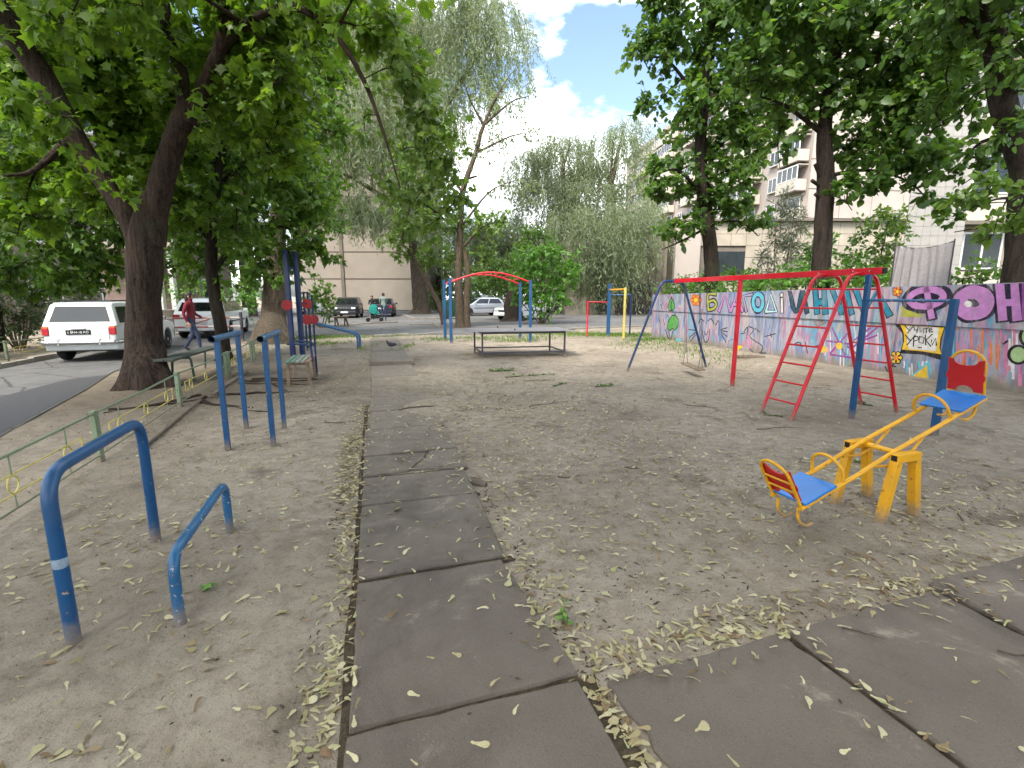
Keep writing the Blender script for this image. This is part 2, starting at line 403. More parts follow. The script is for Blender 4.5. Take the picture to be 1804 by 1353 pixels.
# a darker, newer patch of asphalt along the near side of the road
MAT['asphalt_dark'] = simple('asphalt_patch', lin(64, 64, 66), 0.9, 0.2, 40, 0.3, 90)
patch = sheet('road_patch', [(-4.64, -2), (-5.14, 2.02), (-6.09, 5.64), (-7.64, 8.71), (-8.45, 10.15), (-8.75, 9.6), (-8.3, 7.6), (-7.4, 4.2), (-6.7, 0), (-6.5, -2)], 0.017, MAT['asphalt_dark'])
tag(patch, 'darker asphalt patch along the road beside the fence', kind='structure')

# ------------------------------------------------------------------ kerbs
MAT['concrete_kerb'] = simple('kerb_concrete', lin(138, 132, 122), 0.9, 0.22, 5, 0.35, 50)
def kerb(pts, label, h=0.12, w=0.14, L=1.0, jit=0.02):
    root = tag(empty('kerb', (pts[0][0], pts[0][1], 0)), label, kind='structure')
    P = [Vector((p[0], p[1], 0)) for p in pts]; off = Vector(root.location)
    for a, b in zip(P[:-1], P[1:]):
        d = b - a; n = max(1, round(d.length / L)); d /= n; ang = math.atan2(d.y, d.x)
        mb = MB().box((0, 0, 0), (d.length - 0.012, w, h + 0.1), bev=0.015); me = mb.mesh('kerb_stone', MAT['concrete_kerb'])
        for i in range(n):
            c = a + d * (i + 0.5)
            link('kerb_stone', me, root, c - off + Vector((0, 0, h / 2 - 0.05 + random.uniform(-jit, jit))), (random.uniform(-.01, .01), random.uniform(-.012, .012), ang + random.uniform(-.012, .012)))
    return root
kerb(road_far[2:], 'concrete kerb along the far side of the left road', 0.13)
kerb([G(528, 577)[:2], G(600, 574)[:2], G(700, 569)[:2]], 'crooked concrete kerb before the parked dark cars', 0.10, jit=0.035)
kerb([G(660, 594)[:2], G(720, 591)[:2], G(790, 586)[:2]], 'low sunken kerb at the end of the slab path', 0.07, jit=0.03)
kerb([G(712, 557)[:2], G(728, 563.5)[:2], G(790, 562)[:2]], 'kerb around the foot of the big willow', 0.14, jit=0.02)
kerb([G(722, 573.5)[:2], G(764, 572.5)[:2], G(776, 577.5)[:2], G(836, 575)[:2]], 'bent kerb of broken stones behind the arched climbing frame', 0.13, jit=0.04)
kerb([(0.9, 22.2), (2.9, 24.2), (5.6, 25.8), (9.2, 27.3)], 'kerb between grass strip and right hand drive', 0.09)

# ------------------------------------------------------------------ concrete slabs
t = NT('path_concrete')
n1 = t.noise(1.3, 5, 0.6); n2 = t.noise(10, 6, 0.65); n3 = t.noise(120, 3, 0.65); n4 = t.noise(2.6, 6, 0.7, dist=0.8)
c = t.ramp(n1, [(0.3, lin(88, 81, 74)), (0.7, lin(106, 98, 89))])
c = t.mix(t.ramp(n2, [(0.48, (0, 0, 0)), (0.7, (0.4, 0.4, 0.4))]), c, lin(98, 91, 85))
c = t.mix(t.ramp(n4, [(0.60, (0, 0, 0)), (0.70, (0.55, 0.55, 0.55))]), c, lin(150, 141, 128))
c = t.mix(t.ramp(n3, [(0.56, (0, 0, 0)), (0.68, (0.6, 0.6, 0.6))]), c, lin(78, 72, 66))
st = t.noise(0.8, 6, 0.72, dist=1.2); c = t.mix(t.ramp(st, [(0.52, (0, 0, 0)), (0.62, (0.55, 0.55, 0.55))]), c, lin(76, 70, 64))
sp = t.voronoi(85, 'F1', vec=t.mix(0.06, t.pos, t.noise(9, 4))); c = t.mix(t.ramp(sp, [(0.08, (0.30, 0.30, 0.30)), (0.24, (0, 0, 0))]), c, lin(134, 127, 118))
sp2 = t.voronoi(24, 'F1'); c = t.mix(t.ramp(sp2, [(0.04, (0.8, 0.8, 0.8)), (0.07, (0, 0, 0))]), c, lin(60, 54, 48))
yy = t.math('ADD', t.sep()[1], t.math('MULTIPLY', t.math('SUBTRACT', n4, 0.5), 9.0)); c = t.mix(t.ramp(t.math('DIVIDE', yy, 20.0), [(0.12, (0.0,) * 3), (0.36, (0.5,) * 3)]), c, t.ramp(n2, [(0.35, lin(126, 118, 106)), (0.65, lin(152, 143, 129))]))      # sand trodden onto the slabs away from the crossing
t.color(c); t.rough(0.9); t.spec(0.2)
t.bump(t.math('ADD', t.math('ADD', n2, t.math('MULTIPLY', sp, 0.25)), t.math('MULTIPLY', n3, 0.6)), 0.45, 0.014); MAT['slab'] = t.m
def slab_mesh(quad, th=0.09, chip=0.009, seed=0):
    rr = random.Random(seed); c = sum((Vector((*q, 0)) for q in quad), Vector()) / len(quad); out = []; k = len(quad)
    for i in range(k):
        a = Vector((*quad[i], 0)); b = Vector((*quad[(i + 1) % k], 0)); n = max(3, int((b - a).length / 0.085))
        e = (b - a).normalized(); nn = Vector((-e.y, e.x, 0))
        for j in range(n):
            p = a.lerp(b, j / n)
            w = chip * (mnoise.noise(p * 6 + Vector((seed, 0, 0))) + 0.8 * mnoise.noise(p * 19)) - (rr.random() < 0.06) * rr.uniform(0.005, 0.03)
            if j == 0: w = 0; p = p.lerp(c, rr.uniform(0.004, 0.02))
            q = p + (c - p).normalized() * abs(w); out.append(q)
    m = len(out); mb = MB()
    ins = [p + (c - p).normalized() * rr.uniform(0.005, 0.014) for p in out]
    vs = [p - c + Vector((0, 0, -th)) for p in out] + [p - c + Vector((0, 0, -0.012)) for p in out] + [p - c for p in ins]
    fs = [tuple(range(m - 1, -1, -1)), tuple(range(2 * m, 3 * m))]
    for L in (0, 1):
        fs += [(L * m + i, L * m + (i + 1) % m, (L + 1) * m + (i + 1) % m, (L + 1) * m + i) for i in range(m)]
    return mb.add(vs, fs).mesh('slab', MAT['slab']), c
def lay(root, quad, z, seed, tilt=(0, 0)):
    me, c = slab_mesh(quad, seed=seed)
    return link('slab', me, root, Vector((c.x, c.y, z)) - Vector(root.location), (tilt[0], tilt[1], 0))
path = tag(empty('path', (P0.x, P0.y, 0)), 'path of square concrete slabs running from the camera past the table', kind='structure')
def sr(s, r): p = P0 + PU * s + PR * r; return (p.x, p.y)
rows = [(-1.10, -0.005, -0.01, 0.97, 0.95), (0.02, 1.035, 0.0, 0.97, 0.87), (1.07, 2.11, 0.0, 0.90, 0.93), (2.14, 2.755, 0.0, 0.94, 0.93),
        (3.40, 4.40, -0.01, 0.98, 0.92), (4.43, 5.42, 0.05, 0.99, 0.98), (5.46, 6.44, 0.04, 1.0, 1.0), (6.47, 7.45, 0.05, 1.0, 1.0), (7.49, 8.46, 0.05, 1.0, 1.0),
        (8.5, 8.97, 0.03, 1.0, 1.0), (9.0, 10.27, 0.03, 0.99, 0.98), (11.33, 12.35, 0.02, 1.0, 1.0), (12.38, 13.38, 0.02, 1.0, 1.0),
        (13.42, 14.42, 0.03, 1.0, 1.0), (14.45, 15.46, 0.0, 1.0, 1.0), (15.5, 16.5, 0.0, 1.02, 1.0), (16.53, 17.5, -0.02, 1.0, 1.0), (17.55, 18.5, -0.02, 1.0, 1.0)]
for i, (s0, s1, r0, r1a, r1b) in enumerate(rows):
    lay(path, [sr(s0, r0), sr(s0 + 0.03, r1a), sr(s1 + 0.03, r1b), sr(s1, r0)], 0.020 + 0.005 * math.sin(i * 2.7 + 3), i + 1, (0.006 * math.sin(i * 1.9), 0.006 * math.cos(i * 2.3)))
lay(path, [sr(10.3, 0.03), sr(10.33, 1.06), sr(11.3, 1.03), sr(11.28, 0.02)], 0.085, 41, (-0.035, 0.0))          # tipped up slab
lay(path, [sr(2.79, 0.0), sr(2.86, 0.42), sr(3.02, 0.50), sr(3.20, 0.60), sr(3.36, 0.63), sr(3.36, 0.0)], 0.021, 42)   # cracked slab, two pieces
lay(path, [sr(2.88, 0.45), sr(2.80, 0.98), sr(3.38, 0.95), sr(3.37, 0.66), sr(3.21, 0.63), sr(3.04, 0.53)], 0.026, 43, (0.008, 0.010))
lay(path, [sr(-1.2, -1.05), sr(-1.15, -0.06), sr(-0.19, -0.07), sr(-0.17, -1.06)], 0.018, 44)
QD = Vector((0.949, 0.316, 0)).normalized(); QN = Vector((QD.y, -QD.x, 0)); Q0 = Vector((0.405, 1.87, 0))
cross = tag(empty('path', (Q0.x, Q0.y, 0)), 'row of concrete slabs crossing the foreground to the right', kind='structure')
def qr(a, b): p = Q0 + QD * a + QN * b; return (p.x, p.y)
for i, (a0, a1) in enumerate([(0.0, 0.97), (1.0, 2.06), (2.10, 3.12), (3.16, 4.2), (4.24, 5.3)]):
    o_ = (0, 0.0, -0.06, -0.05, -0.02)[i]
    lay(cross, [qr(a0, o_), qr(a1, o_), qr(a1 + 0.02, 1.04 + o_), qr(a0 + 0.02, 1.04 + o_)], (0.020, 0.023, 0.034, 0.03, 0.03)[i], 60 + i, (0.003 * i, -0.003))
t = NT('damp_joint_soil'); n1 = t.noise(18, 5, .65); n2 = t.noise(120, 3, .7)
c = t.ramp(n1, [(.3, lin(52, 45, 36)), (.6, lin(88, 78, 64)), (.75, lin(72, 74, 44))]); c = t.mix(t.ramp(n2, [(.55, (0,) * 3), (.7, (.6,) * 3)]), c, lin(96, 86, 66))
t.color(c); t.rough(.95); t.spec(.1); t.bump(t.math('ADD', n1, n2), .8, .03); MAT['joint'] = t.m
def joint(root, quad):
    z0 = lambda p: gz1(p[0], p[1]) + .005
    P = []; n = 14; a, b, c, d = quad
    for k in range(n + 1):
        f_ = k / n; l = (a[0] + (b[0] - a[0]) * f_, a[1] + (b[1] - a[1]) * f_); r_ = (d[0] + (c[0] - d[0]) * f_, d[1] + (c[1] - d[1]) * f_); w = .006 * math.sin(k * 2.3) + .004 * math.sin(k * 5.1)
        for p in (l, r_): q = V2(p[0] + w, p[1] + w); P.append((q[0], q[1], z0(q)))
    MB().add(P, [(2 * k, 2 * k + 1, 2 * k + 3, 2 * k + 2) for k in range(n)]).build('joint_soil', MAT['joint'], root)
V2 = lambda a, b: (a, b)
for s_, w_ in ((0.008, .03), (1.052, .03), (2.125, .028), (2.775, .03), (3.385, .03), (4.415, .03), (5.44, .03)): joint(path, [sr(s_ - w_, -.01), sr(s_ - w_ + .03, .95), sr(s_ + w_ + .03, .95), sr(s_ + w_, -.01)])
joint(path, [sr(-1.1, .94), sr(.05, .95), sr(.05, 1.03), sr(-1.1, 1.03)])
joint(path, [sr(-.3, -.035), sr(6.0, -.03), sr(6.0, .02), sr(-.3, .01)])
for a_ in (.985, 2.08, 3.14): joint(cross, [qr(a_ - .03, -.02), qr(a_ - .01, 1.04), qr(a_ + .05, 1.04), qr(a_ + .03, -.02)])
def slab_top(x, y):
    """height something lies at: slab top or soil"""
    p = Vector((x, y, 0)) - P0; s = p.dot(PU); r = p.dot(PR); g = gz1(x, y)
    q = Vector((x, y, 0)) - Q0; a = q.dot(QD); b = q.dot(QN)
    if (-1.1 < s < 4.4 and 0 < r < 0.93) or (4.4 < s < 10.2 and .06 < r < 0.98): return max(g, 0.026)
    if 10.3 < s < 11.3 and 0 < r < 1.05: return 0.10
    if (0 < a < 5.2 and 0 < b < 1.04): return 0.031
    return g

# ------------------------------------------------------------------ raised terrace behind the wall
wend = WA + WD * 18.5
back = [(WA.x - WN.x * 0.2, WA.y - WN.y * 0.2), (wend.x - WN.x * 0.2, wend.y - WN.y * 0.2), (60, wend.y), (60, 60), (15.2, 60), (15.2, 31), (10.2, 27.6), (7.2, 22.6)]
low = [(back[0][0], back[0][1]), back[1], back[2], back[3], (14.7, 60), (14.7, 30.6), (9.6, 27.2), (6.2, 22.8)]
mb = MB(); k = len(back); zt = [1.48, 1.6, 1.6, 1.6, 1.5, 1.45, 1.35, 1.3]
mb.add([(x, y, zt[i]) for i, (x, y) in enumerate(back)] + [(x, y, -0.3) for x, y in low], [tuple(range(k))] + [(i, (i + 1) % k, (i + 1) % k + k, i + k) for i in range(k)])
t = NT('terrace_soil'); n1 = t.noise(3, 5); n2 = t.noise(40, 4, 0.7)
t.color(t.mix(t.ramp(n1, [(0.4, (0, 0, 0)), (0.6, (1, 1, 1))]), t.ramp(n2, [(0.3, lin(70, 62, 48)), (0.7, lin(98, 88, 68))]), lin(66, 84, 40))); t.rough(0.95); t.bump(n2, 0.5, 0.04)
MAT['terrace'] = t.m
tag(mb.build('terrace', MAT['terrace']), 'raised planted ground behind the painted retaining wall', kind='structure')
# ================================================================== painted retaining wall
wall = thing('retaining_wall', 'long concrete retaining wall covered in colourful graffiti lettering', 'wall', WA)
t = NT('graffiti_concrete')
sx = t.sep(); al = t.math('ADD', t.math('MULTIPLY', sx[0], WD.x), t.math('MULTIPLY', sx[1], WD.y)); z = sx[2]
cmb = t.n.new('ShaderNodeCombineXYZ'); t.l.new(t.math('MULTIPLY', al, 7.5), cmb.inputs[0]); t.l.new(t.math('MULTIPLY', z, 0.9), cmb.inputs[1])
st1 = t.noise(1.0, 3, 0.6, vec=cmb.outputs[0])
cmb2 = t.n.new('ShaderNodeCombineXYZ'); t.l.new(t.math('MULTIPLY', al, 2.2), cmb2.inputs[0]); t.l.new(t.math('MULTIPLY', z, 0.5), cmb2.inputs[1]); cmb2.inputs[2].default_value = 4.0
st2 = t.noise(1.0, 4, 0.6, vec=cmb2.outputs[0], dist=0.4)
cmb3 = t.n.new('ShaderNodeCombineXYZ'); t.l.new(t.math('MULTIPLY', al, 24.0), cmb3.inputs[0]); t.l.new(t.math('MULTIPLY', z, 2.0), cmb3.inputs[1]); cmb3.inputs[2].default_value = 9.0
st3 = t.noise(1.0, 3, 0.6, vec=cmb3.outputs[0])
hue = t.ramp(st2, [(0.26, lin(46, 138, 166)), (0.36, lin(146, 142, 160)), (0.42, lin(70, 108, 158)), (0.48, lin(164, 160, 164)), (0.53, lin(158, 104, 138)), (0.58, lin(74, 146, 170)), (0.64, lin(158, 154, 156)), (0.71, lin(196, 130, 104)), (0.82, lin(112, 100, 148))])
hue = t.mix(t.ramp(st1, [(0.42, (0, 0, 0)), (0.64, (0.6, 0.6, 0.6))]), hue, lin(160, 158, 160))
hue = t.mix(t.ramp(st3, [(0.56, (0, 0, 0)), (0.66, (0.45, 0.45, 0.45))]), hue, lin(92, 100, 138))
cn = t.noise(3, 6, 0.65); cn2 = t.noise(60, 3, 0.6)
conc = t.ramp(cn, [(0.3, lin(122, 117, 108)), (0.7, lin(156, 150, 140))])
conc = t.mix(t.ramp(cn2, [(0.55, (0, 0, 0)), (0.75, (0.4, 0.4, 0.4))]), conc, lin(112, 106, 96))
zz = t.math('ADD', z, t.math('MULTIPLY', t.math('SUBTRACT', st1, 0.5), 0.9))
lowm = t.ramp(zz, [(0.04, (0, 0, 0)), (0.30, (0.92, 0.92, 0.92))])
upm = t.ramp(z, [(1.08, (1, 1, 1)), (1.10, (0.17, 0.17, 0.17))])
col = t.mix(t.mix(1.0, lowm, upm, 'MULTIPLY'), conc, hue)
gr = t.noise(1.0, 5, 0.7, vec=t.scaled((5, 5, .7))); col = t.mix(t.ramp(gr, [(0.5, (0,) * 3), (0.68, (0.6,) * 3)]), col, lin(104, 98, 90))
bs = t.math('ADD', z, t.math('MULTIPLY', t.math('SUBTRACT', cn, 0.5), 0.5)); col = t.mix(t.ramp(bs, [(0.10, (0.85,) * 3), (0.34, (0,) * 3)]), col, lin(120, 112, 98))
t.color(col); t.rough(0.85); t.spec(0.2); t.bump(t.math('ADD', cn, t.math('MULTIPLY', cn2, 0.4)), 0.35, 0.02); MAT['graf'] = t.m

WZ = lambda s: 1.665 + 0.0172 * s
UP = 0.028                                             # the upper course stands this proud of the lower one
def wbox(s0, s1, z0, z1a, z1b, front, back):
    a = WA + WD * s0; b = WA + WD * s1
    v = [a + WN * front, b + WN * front, b - WN * back, a - WN * back]
    return [(*q[:2], z0) for q in v] + [(*v[0][:2], z1a), (*v[1][:2], z1b), (*v[2][:2], z1b), (*v[3][:2], z1a)], [(0, 1, 2, 3), (4, 7, 6, 5), (0, 4, 5, 1), (1, 5, 6, 2), (2, 6, 7, 3), (3, 7, 4, 0)]
edges = [0.0, 2.95, 5.9, 8.85, 11.8, 14.75, 17.7]
for a, b in zip(edges[:-1], edges[1:]):
    MB().add(*wbox(a + .006, b - .006, -0.4, 1.10, 1.10, 0.0, 0.34)).build('lower_block', MAT['graf'], wall)
    MB().add(*wbox(a + .008, b - .008, 1.103, WZ(a), WZ(b), UP, 0.30)).build('upper_block', MAT['graf'], wall)

def W2(u, v):                                          # direction -> (distance along wall, height)
    x, y, k = ray(u, v); det = x * (-WD.y) + WD.x * y
    tt = (WA.x * (-WD.y) + WD.x * WA.y) / det; s = (x * WA.y - y * WA.x) / det
    return Vector((s, CH + k * tt))
def spray(name, c, var=0.16):
    c = tuple(x * .92 for x in c[:3])
    t = NT(name); a = t.noise(9, 4, 0.6); b = t.noise(70, 3, 0.6)
    cc = t.ramp(a, [(0.3, tuple(x * (1 - var) for x in c[:3]) + (1,)), (0.7, tuple(min(1, x * (1 + var) + 0.01) for x in c[:3]) + (1,))])
    cc = t.mix(t.ramp(b, [(0.63, (0, 0, 0)), (0.72, (0.6, 0.6, 0.6))]), cc, lin(150, 144, 136))
    g = t.noise(1.0, 5, 0.72, vec=t.scaled((8, 8, 1.6))); cc = t.mix(t.ramp(g, [(0.50, (0,) * 3), (0.66, (0.5,) * 3)]), cc, lin(132, 126, 120))
    t.color(cc); t.rough(0.8); t.spec(0.2); return t.m
GP = {n: spray('spray_' + n, lin(*c)) for n, c in dict(dark=(36, 32, 52), black=(30, 28, 32), lilac=(178, 122, 178), violet=(132, 66, 140), cyan=(84, 170, 192), teal=(30, 116, 140), deepteal=(28, 70, 84),
    palecyan=(170, 206, 210), white=(206, 204, 200), yellow=(216, 176, 40), lime=(158, 160, 60), green=(74, 142, 64), palegreen=(160, 186, 130), orange=(214, 120, 44), pink=(196, 120, 150), grey=(130, 126, 132), brown=(120, 70, 50), lavender=(150, 140, 172)).items()}
def wpt(q, layer):
    f = (UP if q[1] > 1.104 else 0.0) + 0.0016 * layer
    p = WA + WD * q[0] + WN * f; return Vector((p.x, p.y, q[1]))
def ribbon(mb, pts, w, layer, closed=False):
    """flat painted stroke on the wall plane; w in metres"""
    pts = [Vector(p) for p in pts]; m = len(pts); L = []; Rr = []
    for i in range(m):
        a = pts[(i - 1) % m] if closed or i else pts[0]; b = pts[(i + 1) % m] if closed or i < m - 1 else pts[-1]
        d = (b - a); d = d.normalized() if d.length > 1e-9 else Vector((1, 0)); n = Vector((-d.y, d.x))
        ww = w * (0.9 + 0.2 * mnoise.noise(Vector((pts[i].x * 9, pts[i].y * 9, layer)))) / 2
        L.append(pts[i] + n * ww); Rr.append(pts[i] - n * ww)
    if not closed:                                     # rounded-ish ends
        d0 = (pts[0] - pts[1]).normalized() * w * 0.3; d1 = (pts[-1] - pts[-2]).normalized() * w * 0.3
        L[0] += d0; Rr[0] += d0; L[-1] += d1; Rr[-1] += d1
    up = sum(p.y for p in pts) / m > 1.10
    def fix(q):                                        # keep a stroke on its own course of the wall
        return Vector((q.x, min(max(q.y, 1.109), WZ(q.x) - .012) if up else min(q.y, 1.095)))
    v = [wpt(fix(q), layer) for q in L] + [wpt(fix(q), layer) for q in Rr]
    n = m if closed else m - 1
    mb.add(v, [(i, (i + 1) % m, (i + 1) % m + m, i + m) for i in range(n)])
def smooth2(pts, n=5):
    return [Vector((q.x, q.y)) for q in catmull([Vector((p[0], p[1], 0)) for p in pts], n)]
def ell(cx, cy, rx, ry, n=28, rot=0):
    o = []
    for k in range(n):
        a = 2 * math.pi * k / n; x = rx * math.cos(a); y = ry * math.sin(a)
        o.append((cx + x * math.cos(rot) - y * math.sin(rot), cy + x * math.sin(rot) + y * math.cos(rot)))
    return o
def fillpoly(mb, pts, layer):
    up = sum(p[1] for p in pts) / len(pts) > 1.10
    q = [Vector((p[0], max(p[1], 1.109) if up else min(p[1], 1.095))) for p in pts]
    mb.add([wpt(p, layer) for p in q], [tuple(range(len(q)))])
Z1 = lambda x, y: W2(1140 + x / 5.306, 490 + y / 5.306)
Z4 = lambda x, y: W2(1380 + x / 5.6375, 440 + y / 5.6375)
Z2 = lambda x, y: W2(1460 + x / 4.2267, 400 + y / 4.2267)
def letter(name, Z, strokes, wo, wi, dark, fill, sm=True, closed=False):
    """strokes in photo detail coordinates; dark ribbon under a narrower coloured one"""
    a = MB(); b = MB()
    for i, st in enumerate(strokes):
        p = [Z(*q) for q in st]
        if not closed and sm and len(p) > 2: p = smooth2(p, 4)
        ribbon(a, p, wo, 1 + 0.15 * i, closed); ribbon(b, p, wi, 2 + 0.15 * i, closed)
    o = b.build(name, GP[fill], wall); a.build('letter_outline', GP[dark], o); return o
L_ = 'painted_letter'
letter(L_, Z1, [[(580, 300), (578, 155), (650, 150)], [(580, 222), (630, 208), (655, 245), (630, 285), (580, 298)]], 0.16, 0.075, 'dark', 'lime')
letter(L_, Z1, [[(682, 305), (738, 145), (785, 305)]], 0.17, 0.10, 'dark', 'lilac', False)
letter(L_, Z1, [[(792, 308), (850, 145), (900, 308)], [(815, 245), (885, 245)]], 0.16, 0.09, 'dark', 'lilac', False)
letter(L_, Z1, [[(935, 308), (905, 170), (990, 152)]], 0.14, 0.07, 'dark', 'lavender', False)
letter(L_, Z1, [ell(1045, 225, 46, 76)], 0.20, 0.12, 'dark', 'cyan', closed=True)
letter(L_, Z1, [[(1120, 312), (1165, 150), (1218, 312), (1120, 312)]], 0.14, 0.07, 'dark', 'palecyan', False)
letter(L_, Z1, [[(1268, 195), (1270, 315)], [(1266, 150), (1267, 165)]], 0.13, 0.07, 'dark', 'white', False)
letter(L_, Z4, [[(75, 415), (115, 590), (155, 590), (195, 415)], [(205, 420), (245, 620)]], 0.15, 0.085, 'dark', 'deepteal')
letter(L_, Z4, [[(330, 410), (345, 620)], [(340, 520), (425, 520)], [(418, 400), (428, 620)]], 0.19, 0.13, 'dark', 'teal', False)
letter(L_, Z4, [[(505, 405), (585, 625)], [(585, 625), (640, 405)], [(640, 400), (690, 630)]], 0.15, 0.10, 'dark', 'teal', False)
letter(L_, Z4, [[(735, 390), (810, 630), (945, 395), (1060, 640)]], 0.21, 0.14, 'dark', 'teal', False)
letter(L_, Z2, [ell(735, 528, 128, 62, rot=-0.12)], 0.30, 0.13, 'dark', 'lilac', closed=True)
letter(L_, Z2, [[(735, 455), (775, 670)]], 0.22, 0.12, 'dark', 'lilac', False)
letter(L_, Z2, [ell(1085, 565, 102, 80)], 0.36, 0.25, 'dark', 'lilac', closed=True)
letter(L_, Z2, [[(1285, 430), (1305, 680)], [(1305, 565), (1405, 560)], [(1395, 428), (1412, 680)]], 0.22, 0.13, 'dark', 'lilac', False)
letter(L_, Z2, [[(1480, 425), (1475, 680), (1620, 690)], [(1480, 425), (1590, 430), (1590, 690)]], 0.20, 0.11, 'dark', 'violet', False)
mb = MB(); fillpoly(mb, [Z2(*q) for q in ell(1090, 560, 62, 44)], 1.5); o = mb.build('painted_eye', GP['dark'], wall)
mb = MB(); fillpoly(mb, [Z2(*q) for q in ell(1048, 572, 30, 24)], 3); mb.build('highlight', GP['white'], o)
mb = MB(); fillpoly(mb, [Z2(*q) for q in [(545, 590), (700, 620), (705, 672), (545, 668)]], 0.6); mb.build('painted_patch', GP['lime'], wall)
# the banner that says: learn your lessons
mb = MB(); fillpoly(mb, [Z2(*q) for q in [(490, 722), (870, 742), (842, 830), (835, 900), (850, 995), (700, 950), (530, 940), (552, 860), (548, 790)]], 1); ban = mb.build('painted_banner', GP['black'], wall)
mb = MB(); fillpoly(mb, [Z2(*q) for q in [(535, 728), (862, 748), (832, 830), (825, 900), (842, 948), (700, 925), (545, 912), (562, 850), (560, 790)]], 2); mb.build('banner_border', GP['yellow'], ban)
mb = MB(); fillpoly(mb, [Z2(*q) for q in [(572, 736), (822, 748), (812, 830), (806, 890), (800, 925), (700, 915), (600, 908), (582, 850), (588, 800)]], 3); mb.build('banner_field', GP['white'], ban)
words = [[(570, 735), (605, 772)], [(637, 730), (590, 788)], [(637, 745), (642, 768), (664, 764)], [(668, 742), (657, 787)], [(682, 750), (681, 785), (707, 753), (709, 786)],
         [(713, 757), (746, 751)], [(731, 754), (728, 786)], [(746, 771), (771, 764), (765, 750), (749, 761), (752, 782), (776, 779)],
         [(570, 803), (612, 848)], [(648, 803), (585, 878)], [(636, 815), (632, 887)], [(636, 818), (664, 815), (670, 838), (636, 850)], [(677, 815), (673, 858), (704, 866), (713, 822), (677, 815)],
         [(722, 803), (724, 876)], [(772, 798), (726, 843), (762, 888)], [(767, 842), (770, 880), (799, 828), (804, 882)], [(668, 897), (692, 898)]]
for st in words:
    mb = MB(); ribbon(mb, [Z2(*q) for q in st], 0.024, 4); mb.build('banner_letter', GP['black'], ban)
def flower(Z, cx, cy, r, pet, centre, n=6, outl='black', stem=None):
    a = MB(); b = MB()
    for k in range(n):
        an = 2 * math.pi * k / n; e = ell(cx + r * math.cos(an), cy + r * math.sin(an), r * .62, r * .62, 12)
        fillpoly(a, [Z(*q) for q in e], 2 + k * 0.12); ribbon(b, [Z(*q) for q in e], 0.02, 3.2, True)
    o = a.build('painted_flower', GP[pet], wall); b.build('flower_outline', GP[outl], o)
    c = MB(); fillpoly(c, [Z(*q) for q in ell(cx, cy, r * .55, r * .55, 12)], 3.6); c.build('flower_centre', GP[centre], o)
    if stem:
        c = MB()
        for s_ in stem: ribbon(c, smooth2([Z(*q) for q in s_]), 0.03, 1.2)
        c.build('flower_stem', GP[outl], o)
flower(Z1, 465, 205, 34, 'orange', 'yellow', 6, 'brown')
flower(Z2, 502, 972, 30, 'yellow', 'orange', 6, 'black', [[(490, 1010), (450, 1070), (440, 1100)], [(440, 1100), (470, 1040), (500, 1040)], [(420, 1040), (440, 1080), (470, 1145), (505, 1130)]])
flower(Z2, 520, 480, 24, 'orange', 'yellow', 5, 'brown')
def shape(name, Z, poly, fill, outl='black', w=0.03, layer=1, extra=()):
    e = [Z(*q) for q in poly]; mb = MB(); fillpoly(mb, e, layer); o = mb.build(name, GP[fill], wall)
    mb = MB(); ribbon(mb, e, w, layer + 1, True)
    for x in extra: ribbon(mb, smooth2([Z(*q) for q in x]) if len(x) > 2 else [Z(*q) for q in x], w, layer + 1)
    mb.build('shape_outline', GP[outl], o); return o
shape('painted_plant', Z1, [(235, 180), (255, 215), (268, 275), (245, 305), (212, 300), (200, 265), (218, 215)], 'green', 'black', 0.04, extra=[[(232, 170), (238, 195)], [(238, 220), (230, 260), (240, 300)]])
shape('painted_plant', Z1, [(235, 345), (270, 352), (296, 390), (290, 450), (262, 488), (238, 470), (215, 490), (185, 470), (200, 400)], 'green', 'black', 0.04, extra=[[(262, 330), (262, 348)], [(205, 490), (218, 575), (245, 490)], [(172, 480), (200, 560), (222, 580)]])
shape('painted_heart', Z1, [(270, 580), (290, 555), (310, 575), (325, 580), (300, 612), (278, 605)], 'cyan', 'cyan', 0.02)
shape('painted_star', Z1, [(835, 622), (910, 630), (866, 664), (916, 708), (832, 690)], 'yellow', 'violet', 0.025)
shape('painted_envelope', Z1, [(1555, 405), (1640, 358), (1672, 415), (1590, 455)], 'grey', 'brown', 0.022, extra=[[(1610, 395), (1630, 385), (1635, 405), (1615, 410)]])
shape('painted_ball', Z2, ell(1412, 950, 70, 66), 'palegreen', 'black', 0.045)
shape('painted_ball', Z2, ell(1468, 815, 40, 62), 'palegreen', 'black', 0.045)
shape('painted_triangle', Z2, [(600, 1125), (735, 1015), (745, 1140)], 'yellow', 'cyan', 0.05)
mb = MB(); fillpoly(mb, [Z2(*q) for q in ell(80, 885, 26, 26, 14)], 3); mb.build('painted_sun', GP['yellow'], wall)
mb = MB(); fillpoly(mb, [Z4(*q) for q in ell(400, 990, 40, 36, 14)], 0.8); mb.build('painted_spot', GP['yellow'], wall)
def scrib(name, Z, lines, w, col, layer=1.0):
    mb = MB()
    for i, s_ in enumerate(lines):
        ribbon(mb, smooth2([Z(*q) for q in s_]) if len(s_) > 2 else [Z(*q) for q in s_], w, layer + 0.08 * i)
    return mb.build(name, GP[col], wall)
scrib('painted_rays', Z4, [[(430, 905), (650, 935)], [(485, 775), (610, 1040)], [(645, 825), (465, 1030)], [(690, 970), (930, 775)], [(760, 915), (930, 850)], [(700, 900), (860, 780)], [(640, 960), (760, 1060)], [(470, 1040), (700, 1075)]], 0.045, 'violet')
